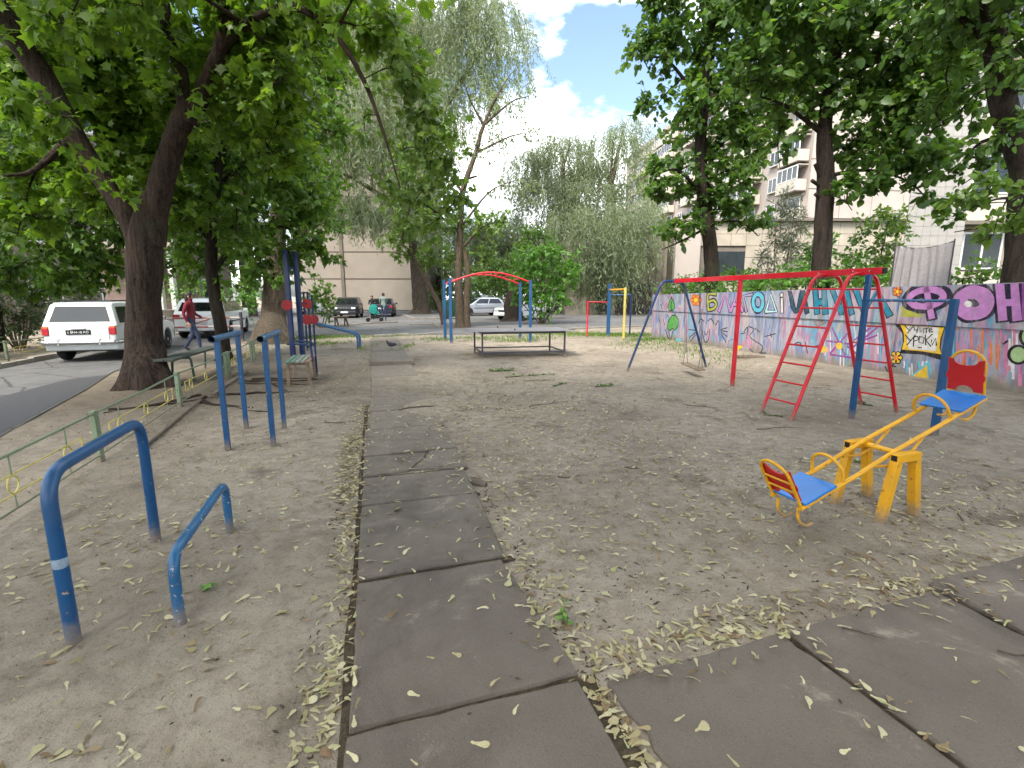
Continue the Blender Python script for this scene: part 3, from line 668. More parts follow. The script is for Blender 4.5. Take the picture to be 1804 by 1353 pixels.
scrib('painted_whiskers', Z1, [[(385, 480), (455, 488)], [(395, 555), (450, 508)], [(405, 590), (450, 530)], [(690, 480), (748, 464)], [(690, 500), (748, 545)], [(695, 520), (738, 600)], [(690, 490), (750, 500)], [(515, 480), (530, 570), (548, 600), (575, 570), (585, 480)], [(520, 290), (525, 330), (545, 320)], [(480, 420), (500, 380), (530, 400)], [(570, 400), (600, 380), (630, 430)], [(535, 500), (550, 530), (570, 500)], [(640, 440), (670, 400), (672, 530)]], 0.035, 'dark')
scrib('painted_swirl', Z1, [[(805, 570), (765, 590), (755, 640), (775, 690), (820, 700)]], 0.03, 'violet')
scrib('painted_tag', Z1, [[(905, 500), (940, 460), (930, 560)], [(950, 450), (1000, 480), (960, 540), (1020, 600)], [(1010, 470), (1050, 500)], [(1000, 580), (1080, 640), (1060, 700)], [(880, 520), (920, 510)], [(1100, 545), (1200, 520)], [(1150, 515), (1165, 550)], [(1050, 700), (1110, 700)], [(960, 660), (990, 690)]], 0.03, 'dark')
scrib('painted_tag', Z1, [[(920, 540), (960, 560), (930, 600)], [(940, 610), (975, 600), (950, 650), (985, 640)], [(900, 580), (915, 640)]], 0.03, 'pink', 1.3)
scrib('painted_tag', Z1, [[(1370, 620), (1420, 600), (1450, 640)], [(1480, 600), (1500, 700)], [(1560, 640), (1600, 630)], [(130, 240), (150, 300)], [(150, 230), (140, 260)], [(110, 360), (120, 420)], [(150, 380), (165, 440)], [(190, 340), (200, 360)]], 0.03, 'dark')
scrib('painted_tag', Z2, [[(1280, 1270), (1340, 1280), (1390, 1240), (1450, 1240)], [(1300, 870), (1330, 850)]], 0.04, 'dark')
def drips(x0, x1, y0, y1, n, cols, w, seed):
    rs = random.Random(seed)
    for c_ in cols:
        L_ns = []
        for _ in range(n):
            x = rs.uniform(x0, x1); a = y0 + (y1 - y0) * rs.uniform(0, .4); b = a + (y1 - y0) * rs.uniform(.25, .7); L_ns.append([(x, a), (x + rs.uniform(-3, 3), (a + b) / 2), (x + rs.uniform(-3, 3), b)])
        scrib('painted_drips', Z2, L_ns, w * rs.uniform(.7, 1.2), c_, .12)
drips(880, 945, 740, 1040, 7, ('cyan', 'teal'), .022, 1); drips(945, 1290, 740, 1130, 12, ('orange', 'pink', 'lavender'), .03, 2); drips(1290, 1440, 760, 1160, 8, ('lavender', 'pink', 'white'), .035, 3)
drips(-60, 420, 720, 1060, 13, ('cyan', 'lavender', 'pink', 'white'), .03, 4); drips(560, 760, 1000, 1130, 7, ('cyan', 'white'), .03, 5)
# ================================================================== playground equipment
def V(*a): return Vector(a)
def disc_pts(c, r, ax, n=24):
    ax = Vector(ax).normalized(); e1 = ax.orthogonal().normalized(); e2 = ax.cross(e1)
    return [Vector(c) + (e1 * math.cos(2 * math.pi * k / n) + e2 * math.sin(2 * math.pi * k / n)) * r for k in range(n)]
# ---- big and small blue tube frames in the left foreground
def tube_frame(name, label, a, b, h, r, mat, rad=0.16):
    a = onG(a); b = onG(b); root = thing(name, label, 'bar', a)
    d = (b - a).normalized()
    pts = fillet([a - V(0, 0, .25), a + V(0, 0, h) , b + V(0, 0, h), b - V(0, 0, .25)], rad, 8)
    k1 = next(i for i, p in enumerate(pts) if p.z > a.z + h - rad * 0.999); 
    mb = MB().tube(pts, r, 16); mb.build('tube', mat, root, True); return root
tf = tube_frame('low_bar', 'taller bent blue pipe frame in the left foreground', G(130, 1128), G(275, 950), 0.85, 0.031, MAT['blue'])
wp = lambda p: [onG(G(130, 1128)) + V(0, 0, p)]
mb = MB(); c_ = onG(G(130, 1128)) + V(.0022, -.0022, .40); mb.tube([c_ + V(-.002, .002, 0), c_ + V(0, 0, .008), c_ + V(0, 0, .03), c_ + V(-.0022, .0022, .042)], 0.0308, 16); mb.build('chipped_band', simple('bare_primer', lin(128, 146, 162), 0.6, 0.3, 30), tf, True)
tube_frame('low_bar', 'shorter bent blue pipe frame with worn top beside it', G(318, 1097), G(405, 935), 0.37, 0.027, MAT['blue_worn'], 0.12)
# ---- parallel bars: two separate rails on two posts
def rail(label, a, b, h, e0, e1):
    a = onG(a); b = onG(b); root = thing('parallel_bar', label, 'bar', a, group='parallel bars by the fence'); d = (b - a).normalized()
    for p in (a, b): MB().bar(p - V(0, 0, .3), p + V(0, 0, h - 0.015), 0.052, up=d, bev=.004).build('post', MAT['blue'], root)
    MB().tube([a + V(0, 0, h) - d * e0, b + V(0, 0, h) + d * e1], 0.033, 14, caps=False).tube([b + V(0, 0, h) + d * e1, a + V(0, 0, h) - d * e0], 0.029, 14, caps=False).build('top_rail', MAT['blue_worn'], root, True)
    return root
rail('left of the two blue parallel bars, nearer the fence', G(402, 792), G(434, 752), 1.21, 0.20, 0.12)
rail('right of the two blue parallel bars, nearer the slab path', G(482, 785), G(501, 752), 1.21, 0.22, 0.14)

# ---- swing and ladder climbing frame
BD = Vector((0.242, -0.970, 0)).normalized(); BP = Vector((0.970, 0.242, 0)).normalized(); B0 = Vector((3.53, 11.02, 0)); BZ = 1.955
def bt(tt, side=0.0, z=BZ): p = B0 + BD * tt + BP * side; return V(p.x, p.y, z)
sw = thing('swing_set', 'red and blue climbing and swing frame with ladders in front of the graffiti wall', 'climbing frame', bt(2.3, 0, 0))
MB().bar(bt(0.05), bt(4.78), 0.06, 0.085, bev=.006).build('top_beam', MAT['red'], sw)
MB().bar(bt(-0.10, 0, BZ), bt(0.06, 0, BZ), 0.066, 0.075, bev=.008).build('beam_end', MAT['blue'], sw)
MB().bar(bt(4.75, 0, BZ), bt(4.81, 0, BZ), 0.05, 0.07).build('beam_cap', MAT['black'], sw)
def aframe(tt, half, top, z, r, mat, name='leg'):
    fl = bt(tt, -half); fr = bt(tt, half); fl = onG(fl, -.2); fr = onG(fr, -.2)
    for f, sgn in ((fl, -1), (fr, 1)):
        MB().tube(fillet([f, bt(tt, sgn * top, z), bt(tt, 0.002 * sgn, z + 0.0)], 0.14, 7), r, 12).build(name, mat, sw, True)
    return fl, fr
aframe(-0.04, 1.07, 0.26, BZ - 0.005, 0.026, MAT['blue_dark'])
LA, LB = 3.95, 4.50
fa = aframe(LA, 0.97, 0.22, BZ - 0.03, 0.024, MAT['red']); fb = aframe(LB, 0.97, 0.22, BZ - 0.03, 0.024, MAT['red'])
for sgn, i in ((-1, 0), (1, 1)):
    ta = bt(LA, sgn * 0.24, BZ - .03); tb = bt(LB, sgn * 0.24, BZ - .03)
    for k in range(7):
        h = 0.20 + k * 0.255; fa_ = (h - (fa[i].z)) / (ta.z - fa[i].z)
        MB().tube([fa[i].lerp(ta, fa_), fb[i].lerp(tb, fa_)], 0.0125, 8).build('rung', MAT['red'], sw, True)
p = bt(2.15); MB().bar(onG(p, -.3), p, 0.058, up=BD, bev=.004).build('middle_post', MAT['red'], sw)
for tt in (LA - .12, LB - .12, 4.62):
    for s_ in (-1, 1): MB().lathe([(0.014, 0), (0.014, 0.008), (0.008, 0.014)], bt(tt, 0.031 * s_), BP * s_, 8).build('bolt', MAT['chrome'], sw)
pA = bt(4.50, 0.03); pA = V(4.63, 6.55, BZ + .0)
MB().bar(onG(pA, -.3), V(pA.x, pA.y, BZ - .044), 0.058, up=BD, bev=.005).build('end_post', MAT['blue'], sw)
pB = V(5.04, 5.70, 1.61); MB().bar(onG(pB, -.3), pB, 0.066, up=BD, bev=.005).build('bar_post', MAT['blue'], sw)
MB().tube([V(pA.x, pA.y, 1.585), V(pB.x, pB.y, 1.585)], 0.017, 10).build('chinning_bar', MAT['blue_worn'], sw, True)
# the swing itself hangs from the beam
t0, t1 = 0.42, 0.95; g0 = 0.20
swg = thing('swing', 'small plank swing seat hanging crooked on thin rods under the beam', 'swing', bt(0.7, 0, 0))
sa, sb = V(*G(1212, 640)[:2], 0.10), V(*G(1245, 646)[:2], 0.12)
mid = bt(0.72, 0.12, 0.16)
seat0 = mid - BD * 0.27 - V(0, 0, -.04); seat1 = mid + BD * 0.27 - V(0, 0, .03)
MB().bar(seat0 - BD * .04, seat1 + BD * .04, 0.17, 0.032, bev=.006).build('seat', MAT['wood_grey'], swg)
for q, tt in ((seat0, t0), (seat1, t1)):
    for s_ in (-0.05, 0.05): MB().tube([q + BP * s_ + V(0, 0, .01), q + BP * s_ * 0.4 + V(0, 0, .25), bt(tt, s_ * 0.2, BZ - .03)], 0.006, 6).build('hanger', MAT['steel_dark'], swg, True)

# ---- seesaw
SD = Vector((0.944, 0.329, 0)).normalized(); SN = Vector((-SD.y, SD.x, 0))
S0 = V(2.845, 3.655, 0); sg = gz1(S0.x, S0.y)
see = thing('seesaw', 'yellow seesaw with blue seats and red backrests, left end down', 'seesaw', V(S0.x, S0.y, sg))
def ss(a, b, z): q = S0 + SD * a + SN * b; return V(q.x, q.y, sg + z)
PZ = 0.508; SL = math.radians(19.6)
for s_ in (-1, 1):
    y = 0.178 * s_
    MB().bar(ss(-0.125, y, PZ - 0.03), ss(0.125, y, PZ - 0.03), 0.062, 0.062, bev=.004).build('trestle_top', MAT['yellow'], see)
    for e in (-1, 1):
        MB().bar(ss(e * 0.205, y, -0.12), ss(e * 0.098, y, PZ - 0.062), 0.06, 0.06, up=SN, bev=.004).build('trestle_leg', MAT['yellow'], see)
    MB().bar(ss(-0.127, y, PZ - .03), ss(-0.1265, y, PZ - .03), 0.042, 0.042).build('open_end', MAT['black'], see)
MB().tube([ss(0, -0.18, PZ - .02), ss(0, 0.18, PZ - .02)], 0.021, 12).build('axle', MAT['yellow'], see, True)
def sl(a, b, h):                                     # along the tilted beam: a from the pivot, h above beam axis
    return ss(a * math.cos(SL) - h * math.sin(SL), b, PZ + 0.004 + a * math.sin(SL) + h * math.cos(SL))
BWH = 0.125; EL = 0.98
for s_ in (-1, 1):
    pts = [sl(-EL, BWH * s_, 0), sl(-0.45, BWH * s_, 0), sl(0, BWH * s_, 0.012), sl(0.45, BWH * s_, 0), sl(EL, BWH * s_, 0)]
    MB().tube(pts, 0.017, 12).build('beam', MAT['yellow'], see, True)
    MB().tube(fillet([sl(-0.26, BWH * s_ * 0.98, -0.015), sl(-0.10, BWH * s_, -0.085), sl(0.10, BWH * s_, -0.085), sl(0.26, BWH * s_ * 0.98, -0.015)], 0.05, 4), 0.010, 8).build('brace', MAT['yellow'], see, True)
for e in (-1, 1):
    # seat board
    c0 = EL - 0.17
    M_ = Matrix((SD * math.cos(SL) + V(0, 0, math.sin(SL)), SN, V(0, 0, math.cos(SL)) - SD * math.sin(SL))).transposed()
    seat = MB().box(sl(e * c0, 0, 0.030), (0.30, 0.30, 0.018), M_, bev=.005).build('seat', MAT['seat_blue'], see)
    # handle hoop
    hx = e * (EL - 0.40)
    hp = [sl(hx, -BWH, 0.0)] + [sl(hx - e * 0.02, -BWH * math.cos(math.pi * k / 12), 0.06 + 0.13 * math.sin(math.pi * k / 12)) for k in range(13)] + [sl(hx, BWH, 0.0)]
    MB().tube(hp, 0.0115, 10).build('handle', MAT['yellow'], see, True)
    # back frame hoop, leaning outwards
    def bk(b, h): return sl(e * (EL - 0.01 + 0.20 * h), b, 0.0) + (V(0, 0, math.cos(SL)) - SD * math.sin(SL)) * h
    bp_ = [bk(-0.118, 0.0), bk(-0.118, 0.24)] + [bk(-0.118 * math.cos(math.pi * k / 12), 0.26 + 0.11 * math.sin(math.pi * k / 12)) for k in range(13)] + [bk(0.118, 0.24), bk(0.118, 0.0)]
    bf = MB().tube(bp_, 0.0115, 10).build('back_frame', MAT['yellow'], see, True)
    # backrest board with scooped top and bottom
    poly = [(-0.122, 0.05)] + [(-0.062 * math.cos(math.pi * k / 8), 0.05 + 0.045 * math.sin(math.pi * k / 8)) for k in range(9)] + [(0.122, 0.05), (0.118, 0.13), (0.131, 0.155), (0.131, 0.185), (0.120, 0.205), (0.122, 0.315)] + \
           [(0.085 * math.cos(math.pi * k / 8), 0.305 - 0.045 * math.sin(math.pi * k / 8)) for k in range(9)] + [(-0.122, 0.315), (-0.120, 0.205), (-0.131, 0.185), (-0.131, 0.155), (-0.118, 0.13)]
    u_ = (bk(0, 0.3) - bk(0, 0.0)).normalized(); n_ = SN.cross(u_) * (1 if e > 0 else 1)
    off = n_ * (-0.024 if (n_.dot(SD) * e) > 0 else 0.012)
    MB().prism(poly, bk(0, 0) + off, SN, u_ * 1.0, n_, 0.012).build('backrest', MAT['board_red'], see)
    for hh_ in (0.13, 0.21): MB().tube([bk(-0.118, hh_), bk(0.118, hh_)], 0.008, 8).build('back_slat', MAT['yellow'], see, True)
    # bumper feet: two short legs curving to a loop below the seat
    for s_ in (-1, 1):
        q0 = sl(e * (EL - 0.02), 0.085 * s_, -0.01)
        q1 = q0 + V(0, 0, -0.10) - SD * e * 0.00; q2 = q0 + V(0, 0, -0.168) - SD * e * 0.08
        MB().tube(fillet([q0, q1, q2, q2 - SD * e * 0.07 + V(0, 0, 0.02)], 0.05, 5), 0.011, 8).build('bumper', MAT['yellow'], see, True)

# ---- ping-pong table
tA, tB = G(850, 632), G(996, 628.5); td = (tB - tA).normalized(); tn = Vector((-td.y, td.x, 0)); tg = gz1(0.2, 13.8)
tab = thing('tennis_table', 'grey topped outdoor table tennis table on dark steel legs', 'table', onG((tA + tB) / 2 + tn * 0.65))
tp = lambda a, b, z: V(*(tA + td * a + tn * b)[:2], z)
legs = [(0, 0), (2.24, 0), (-0.05, 1.35), (2.19, 1.35)]
for a, b in legs: MB().bar(tp(a, b, -0.2), tp(a, b, 0.70), 0.045, up=td, bev=.003).build('leg', MAT['steel_dark'], tab)
for (a, b), (c, d) in (((0.024, 0), (2.216, 0)), ((-0.026, 1.35), (2.166, 1.35)), ((0, .024), (-0.05, 1.326)), ((2.24, .024), (2.19, 1.326))):
    MB().bar(tp(a, b, 0.15), tp(c, d, 0.15), 0.035, bev=.003).build('stretcher', MAT['steel_dark'], tab)
    MB().bar(tp(a, b, 0.67), tp(c, d, 0.67), 0.035, 0.05, bev=.003).build('apron', MAT['steel_dark'], tab)
MAT['tabletop'] = simple('grey_steel_sheet', lin(104, 101, 102), 0.45, 0.2, 3.0, 0.05)
top = MB().prism([(-0.28, -0.09), (2.53, -0.09), (2.47, 1.46), (-0.36, 1.46)], tA + V(0, 0, 0.703), td, tn, V(0, 0, 1), 0.008).build('table_top', MAT['tabletop'], tab)
for a, b in ((0.9, 0.15), (0.62, 1.3)): MB().lathe([(0.015, 0), (0.015, 0.05), (0.02, 0.055)], tp(a, b, 0.717), (0, 0, 1), 8).build('net_stud', MAT['steel_dark'], tab)
MB().tube([tp(2.50, 0.6, 0.705), tp(2.72, 0.62, 0.70)], 0.014, 8).build('net_stud', MAT['steel_dark'], tab)

# ---- arched monkey bars
mp_ = [G(784, 600), G(793, 604), G(916, 595.5), G(933, 604)]
n0, f0, f1, n1_ = V(-2.13, 17.3, 0), V(-2.47, 18.3, 0), V(0.31, 18.9, 0), V(0.64, 17.35, 0)
arch = thing('monkey_bars', 'arched red ladder on four blue posts behind the table', 'climbing frame', V(-0.9, 17.9, 0))
for q, h in ((n0, 2.20), (f0, 2.20), (f1, 2.12), (n1_, 2.16)):
    MB().bar(onG(q, -.3), V(q.x, q.y, h), 0.10, up=(1, 0, 0), bev=.006).build('post', MAT['blue'], arch)
def arc(a, b, z0, hh, n=17): return [a.lerp(b, k / (n - 1)) + V(0, 0, z0 + hh * math.sin(math.pi * k / (n - 1)) - 0.0) for k in range(n)]
ra = arc(n0, n1_, 2.08, 0.34); rb = arc(f0, f1, 2.05, 0.34)
for r_ in (ra, rb): MB().tube(r_, 0.026, 10).build('rail', MAT['red'], arch, True)
for k in range(2, 16, 2): MB().tube([ra[k], rb[k]], 0.016, 8).build('rung', MAT['red'], arch, True)

# ---- red, blue and yellow chinning bars
cb = thing('chinning_bars', 'set of red, yellow and blue chinning bars on the grass strip', 'climbing frame', onG(G(1071, 592)))
r0, b0, y0, b1 = G(1034, 594), G(1071, 592.5), G(1098, 600), G(1109, 592.5)
y0 = b0.lerp(y0, 1.0); 
MB().bar(onG(r0, -.3), V(r0.x, r0.y, 1.43), 0.055, bev=.004).build('post', MAT['red'], cb)
MB().bar(onG(b0, -.3), V(b0.x, b0.y, 2.10), 0.13, bev=.006).build('post', MAT['blue'], cb)
MB().bar(onG(y0, -.3), V(y0.x, y0.y, 1.92), 0.075, bev=.004).build('post', MAT['yellow_pale'], cb)
MB().bar(onG(b1, -.3), V(b1.x, b1.y, 1.70), 0.055, bev=.004).build('post', MAT['blue_dark'], cb)
MB().tube([V(r0.x, r0.y, 1.39), V(b0.x, b0.y, 1.37)], 0.022, 8).build('bar', MAT['red'], cb, True)
MB().tube([V(b0.x, b0.y, 1.86), V(y0.x, y0.y, 1.86)], 0.030, 8).build('bar', MAT['yellow'], cb, True)
MB().tube([V(b0.x, b0.y, 1.66), V(b1.x, b1.y, 1.66)], 0.022, 8).build('bar', MAT['blue_worn'], cb, True)

# ---- tall blue goal posts with red discs
MAT['disc'] = paint('red_disc_paint', lin(158, 24, 30), chip_at=0.70, dirt=False, rough=0.5)
gp0, gp1 = G(517, 634), G(534, 632)
gp = thing('climbing_pole', 'two tall dark blue posts carrying round red target discs', 'pole', onG(gp0))
for q, h in ((gp0, 2.75), (gp1, 2.75)): MB().bar(onG(q, -.3), V(q.x, q.y, h), 0.11, up=(1, 0, 0), bev=.006).build('post', MAT['blue_dark'], gp)
MB().tube([V(gp0.x, gp0.y, 2.35), V(gp1.x, gp1.y, 2.30)], 0.02, 8).build('crossbar', MAT['blue_dark'], gp, True)
def target(parent, c, r, ax=(0.1, -1, 0)):
    o = MB().lathe([(r * 0.97, 0), (r, 0.006), (r, 0.018), (r * .97, 0.024)], c, ax, 28).build('target_disc', MAT['disc'], parent, True)
target(gp, V(gp0.x - .02, gp0.y - .07, 1.40), 0.135); target(gp, V(gp1.x + 0.06, gp1.y + .35, 1.42), 0.13, (0.6, -0.8, 0))
MB().tube([V(gp1.x, gp1.y, 1.43), V(gp1.x + 0.06, gp1.y + .34, 1.43)], 0.012, 6).build('disc_arm', MAT['blue_dark'], gp)
# ---- wall-bars frame behind with lower discs and a sloping sit-up rail
bars = [G(536, 622), G(542, 618), G(549, 620), G(555.5, 615)]
wb = thing('climbing_bars', 'thin blue upright bars with two red discs behind the tall posts', 'climbing frame', onG(bars[0]))
for q, h in zip(bars, (2.6, 1.75, 1.75, 1.65)): MB().tube([onG(q, -.3), V(q.x, q.y, h)], 0.03, 10).build('upright', MAT['blue_dark'], wb, True)
MB().tube([V(bars[0].x, bars[0].y, 1.7), V(bars[1].x, bars[1].y, 1.72), V(bars[2].x, bars[2].y, 1.72), V(bars[3].x, bars[3].y, 1.62)], 0.022, 8).build('top_bar', MAT['blue_dark'], wb, True)
c_ = at(541, 563, bars[0].y - .12); target(wb, c_, 0.145); MB().tube([c_, V(bars[0].x, bars[0].y, c_.z)], .014, 6).build('disc_arm', MAT['blue_dark'], wb); c_ = at(553, 563, bars[2].y - .08); target(wb, c_, 0.14, (0.75, -0.65, 0)); MB().tube([c_, V(bars[2].x, bars[2].y, c_.z)], .014, 6).build('disc_arm', MAT['blue_dark'], wb)
s0, s1 = G(548, 617), G(633, 614)
sit = thing('sloping_rail', 'double blue sloping sit up rail bending down beside the path', 'bar', onG(s1))
for k in (-1, 1):
    o_ = V(0, 0.12 * k, 0)
    MB().tube(fillet([V(s0.x, s0.y, 0.86) + o_, V(s1.x, s1.y, 0.47) + o_, onG(s1, -.2) + o_], 0.18, 7), 0.034, 12).build('rail', MAT['blue_worn'], sit, True)
for tt in (0.3, 0.6): 
    c_ = V(s0.x, s0.y, .86).lerp(V(s1.x, s1.y, .47), tt); MB().tube([c_ + V(0, -.12, 0), c_ + V(0, .12, 0)], 0.02, 8).build('cross_rod', MAT['blue_worn'], sit, True)
MB().tube([onG(s0, -.2), V(s0.x, s0.y, .86)], 0.034, 10).build('upright', MAT['blue_dark'], sit, True)

# ---- slatted bench with coloured slats
MAT['slat_green'] = simple('faded_green_slat', lin(98, 122, 108), 0.8, 0.25, 14, 0.3)
MAT['slat_pink'] = simple('faded_pink_slat', lin(132, 104, 92), 0.8, 0.25, 14, 0.3)
MAT['slat_white'] = simple('faded_white_slat', lin(128, 132, 122), 0.8, 0.2, 14, 0.3)
bc = G(533, 672); bdir = Vector((-0.27, 0.963, 0)); bn = Vector((bdir.y, -bdir.x, 0)); bz = gz1(bc.x, bc.y)
bench = thing('bench', 'low bench with faded green, white and pink slats and blue armrests', 'bench', V(bc.x, bc.y, bz))
bq = lambda a, b, z: V(*(bc + bdir * a + bn * b)[:2], bz + z)
for a in (-0.42, 0.42):
    MB().bar(bq(a, -0.19, 0.40), bq(a, 0.19, 0.40), 0.05, 0.05, bev=.003).build('cross_bearer', MAT['wood_grey'], bench)
    for b in (-0.17, 0.17): MB().bar(bq(a, b * 1.1, -0.1), bq(a, b, 0.375), 0.055, up=bdir, bev=.003).build('leg', MAT['wood_grey'], bench)
for i, (b, mm) in enumerate(((-0.175, 'slat_green'), (-0.085, 'slat_green'), (0.0, 'slat_white'), (0.09, 'slat_white'), (0.18, 'slat_pink'))):
    MB().bar(bq(-0.55, b, 0.441), bq(0.55, b + 0.004 * (i % 2), 0.441), 0.07, 0.03, bev=.004).build('slat', MAT[mm], bench)
for a in (-0.1, 0.52):
    MB().tube(fillet([bq(a, 0.215, 0.0 if a > 0 else 0.40), bq(a, 0.215, 0.72), bq(a, -0.21, 0.74)], 0.16, 7), 0.02, 10).build('armrest', MAT['blue_dark'], bench, True)
# ---- dark green bench behind the fence
gA, gB = G(300, 640, 0.42), G(372, 622, 0.42)
g0_, g1_ = V(-6.25, 8.85, 0), V(-6.75, 11.1, 0)
gb = thing('bench', 'dark green plank bench between big trunk and fence', 'bench', g0_)
gd = (g1_ - g0_).normalized(); gn = Vector((gd.y, -gd.x, 0))
for s_ in (-0.085, 0.085): MB().bar(g0_ - gd * 0.1 + gn * s_ + V(0, 0, .50), g1_ + gd * 0.1 + gn * s_ + V(0, 0, .50), 0.16, 0.045, bev=.006).build('plank', simple('dark_plank', lin(62, 68, 62), .8, .3, 8, .3), gb)
for tt in (0.28, 1.0):
    q = g0_.lerp(g1_, tt)
    MB().tube(fillet([q + gn * .2 + V(0, 0, -.1), q + gn * .16 + V(0, 0, .455), q - gn * .16 + V(0, 0, .455), q - gn * .2 + V(0, 0, -.1)], 0.05, 5), 0.022, 8).build('leg_frame', MAT['green_dark'], gb, True)

# ---- low ornamental fence
def fence_run(pts, label, nring=3, broken=()):
    root = thing('fence', label, 'fence', pts[0])
    for q in pts:
        a = onG(q); MB().bar(a - V(0, 0, .25), a + V(0, 0, .53), 0.055, up=(1, 0, 0), bev=.004).build('post', MAT['green_grey'], root)
    for i, (a, b) in enumerate(zip(pts[:-1], pts[1:])):
        a = onG(a); b = onG(b); d = (b - a).normalized(); a2 = a + d * .035; b2 = b - d * .035
        MB().tube([a2 + V(0, 0, .50), a2.lerp(b2, .5) + V(0, 0, .485), b2 + V(0, 0, .50)], 0.013, 8).build('top_rail', MAT['green_grey'], root, True)
        MB().tube([a2 + V(0, 0, .07), b2 + V(0, 0, .07)], 0.010, 8).build('bottom_rail', MAT['green_grey'], root, True)
        y0_, y1_ = 0.10, 0.90
        c0 = a2.lerp(b2, y0_); c1 = a2.lerp(b2, y1_)
        for z_ in (0.18, 0.33): MB().tube([c0 + V(0, 0, z_), c1 + V(0, 0, z_)], 0.007, 6).build('yellow_rail', MAT['yellow_pale'], root, True)
        for c in (c0, c1): MB().tube([c + V(0, 0, .18), c + V(0, 0, .33)], 0.007, 6).build('yellow_end', MAT['yellow_pale'], root, True)
        for k in range(nring):
            c = a2.lerp(b2, 0.2 + 0.6 * k / (nring - 1))
            ring = [c + d * 0.066 * math.cos(2 * math.pi * j / 18) + V(0, 0, 0.255 + 0.066 * math.sin(2 * math.pi * j / 18)) for j in range(18)]
            MB().tube(ring, 0.0065, 6, closed=True).build('ring', MAT['yellow_pale'], root, True)
            MB().tube([c + V(0, 0, .07), c + V(0, 0, .18)], 0.006, 6).build('rod', MAT['green_grey'], root)
            MB().tube([c + V(0, 0, .33), c + V(0, 0, .49)], 0.006, 6).build('rod', MAT['green_grey'], root)
        for c, sgn in ((a2, 1), (b2, -1)):
            e_ = c0 if sgn > 0 else c1
            MB().tube([c + V(0, 0, .255), e_ + V(0, 0, .255)], 0.006, 6).build('tie', MAT['green_grey'], root)
    return root
fence_run([V(-2.55, -0.3, 0), V(-3.33, 2.25, 0), V(-4.16, 4.78, 0), V(-5.02, 7.3, 0), V(-5.8, 9.92, 0)], 'low faded green fence with yellow rings beside the big trunk')
fence_run([V(-5.85, 10.1, 0), V(-6.55, 12.35, 0)], 'short fence length with yellow rings behind the parallel bars')
fence_run([V(-11.2, 7.6, 0), V(-12.0, 9.9, 0), V(-12.75, 12.4, 0), V(-13.5, 15.0, 0)], 'low fence along the hedge beyond the white estate car')
fence_run([V(-6.62, 12.6, 0), V(-7.4, 14.9, 0)], 'grey wire fence length near the thick stump trunk', 4)
# fallen pipes lying along the fence foot
o = MB().tube([onG((-4.0, 5.1), .02), onG((-4.9, 7.6), .03)], 0.018, 8).build('pipe', simple('rusty_pipe', lin(92, 80, 68), .8, .3), None, True); tag(o, 'thin rusty pipe lying on the dirt along the fence foot', 'pipe')
o = MB().tube([onG((-5.0, 8.1), .035), onG((-5.75, 10.6), .05)], 0.022, 8).build('pipe', simple('grey_pipe', lin(112, 102, 90), .8, .3), None, True); tag(o, 'pale pipe on the ground below the fence behind the parallel bars', 'pipe')
# ================================================================== vehicles
def car_paint(name, c, metal=0.0, rough=0.28):
    t = NT(name); a = t.noise(2.5, 4); t.color(t.ramp(a, [(0.3, tuple(x * 0.93 for x in c[:3]) + (1,)), (0.7, c)])); t.rough(t.ramp(t.noise(14, 4), [(0.4, (rough,) * 3), (0.7, (rough + .15,) * 3)])); t.spec(0.5)
    t.bsdf.inputs['Metallic'].default_value = metal; t.bsdf.inputs['Coat Weight'].default_value = 0.5; t.bsdf.inputs['Coat Roughness'].default_value = 0.08
    return t.m
CP = {'white': car_paint('white_car_paint', (0.66, 0.70, 0.69, 1)), 'bright': car_paint('bright_white_car_paint', (0.8, 0.81, 0.8, 1)), 'black': car_paint('black_car_paint', (0.016, 0.017, 0.022, 1)),
      'navy': car_paint('dark_navy_car_paint', (0.014, 0.016, 0.028, 1)), 'silver': car_paint('silver_car_paint', (0.46, 0.49, 0.53, 1), 0.55), 'wine': car_paint('dark_red_car_paint', (0.05, 0.012, 0.016, 1)), 'grey': car_paint('pale_grey_car_paint', (0.5, 0.53, 0.54, 1), 0.3)}
MAT['lamp_red'] = simple('red_lamp_lens', (0.42, 0.02, 0.03, 1), 0.2, 0.2, 30)
MAT['lamp_orange'] = simple('orange_lamp_lens', (0.62, 0.16, 0.05, 1), 0.2, 0.2, 30)
MAT['lamp_clear'] = simple('clear_lamp_lens', (0.62, 0.66, 0.66, 1), 0.12, 0.2, 30)
MAT['plastic'] = simple('grey_plastic', lin(44, 45, 47), 0.6, 0.2)
MAT['plate'] = simple('white_number_plate', (0.7, 0.7, 0.68, 1), 0.5, 0.05)
MAT['tyre'] = simple('tyre_rubber', lin(26, 26, 27), 0.85, 0.3, 20, 0.2)
MAT['rim'] = simple('wheel_rim', (0.42, 0.43, 0.44, 1), 0.35, 0.2, metal=0.6)
def prism_bm(poly, W, yf, bev):
    """side profile (x,z) extruded to width W; yf(x,z) scales the half width"""
    bm = bmesh.new(); k = len(poly)
    A = [bm.verts.new((x, -W / 2 * yf(x, z), z)) for x, z in poly]; B = [bm.verts.new((x, W / 2 * yf(x, z), z)) for x, z in poly]
    bm.faces.new(A); bm.faces.new(B[::-1])
    for i in range(k): j = (i + 1) % k; bm.faces.new((A[i], B[i], B[j], A[j]))
    bmesh.ops.recalc_face_normals(bm, faces=bm.faces[:])
    ed = [e for e in bm.edges if len(e.link_faces) == 2 and e.calc_face_angle(0) > R(20)]
    bmesh.ops.bevel(bm, geom=ed, offset=bev, segments=3, affect='EDGES', profile=0.6, clamp_overlap=True)
    return bm
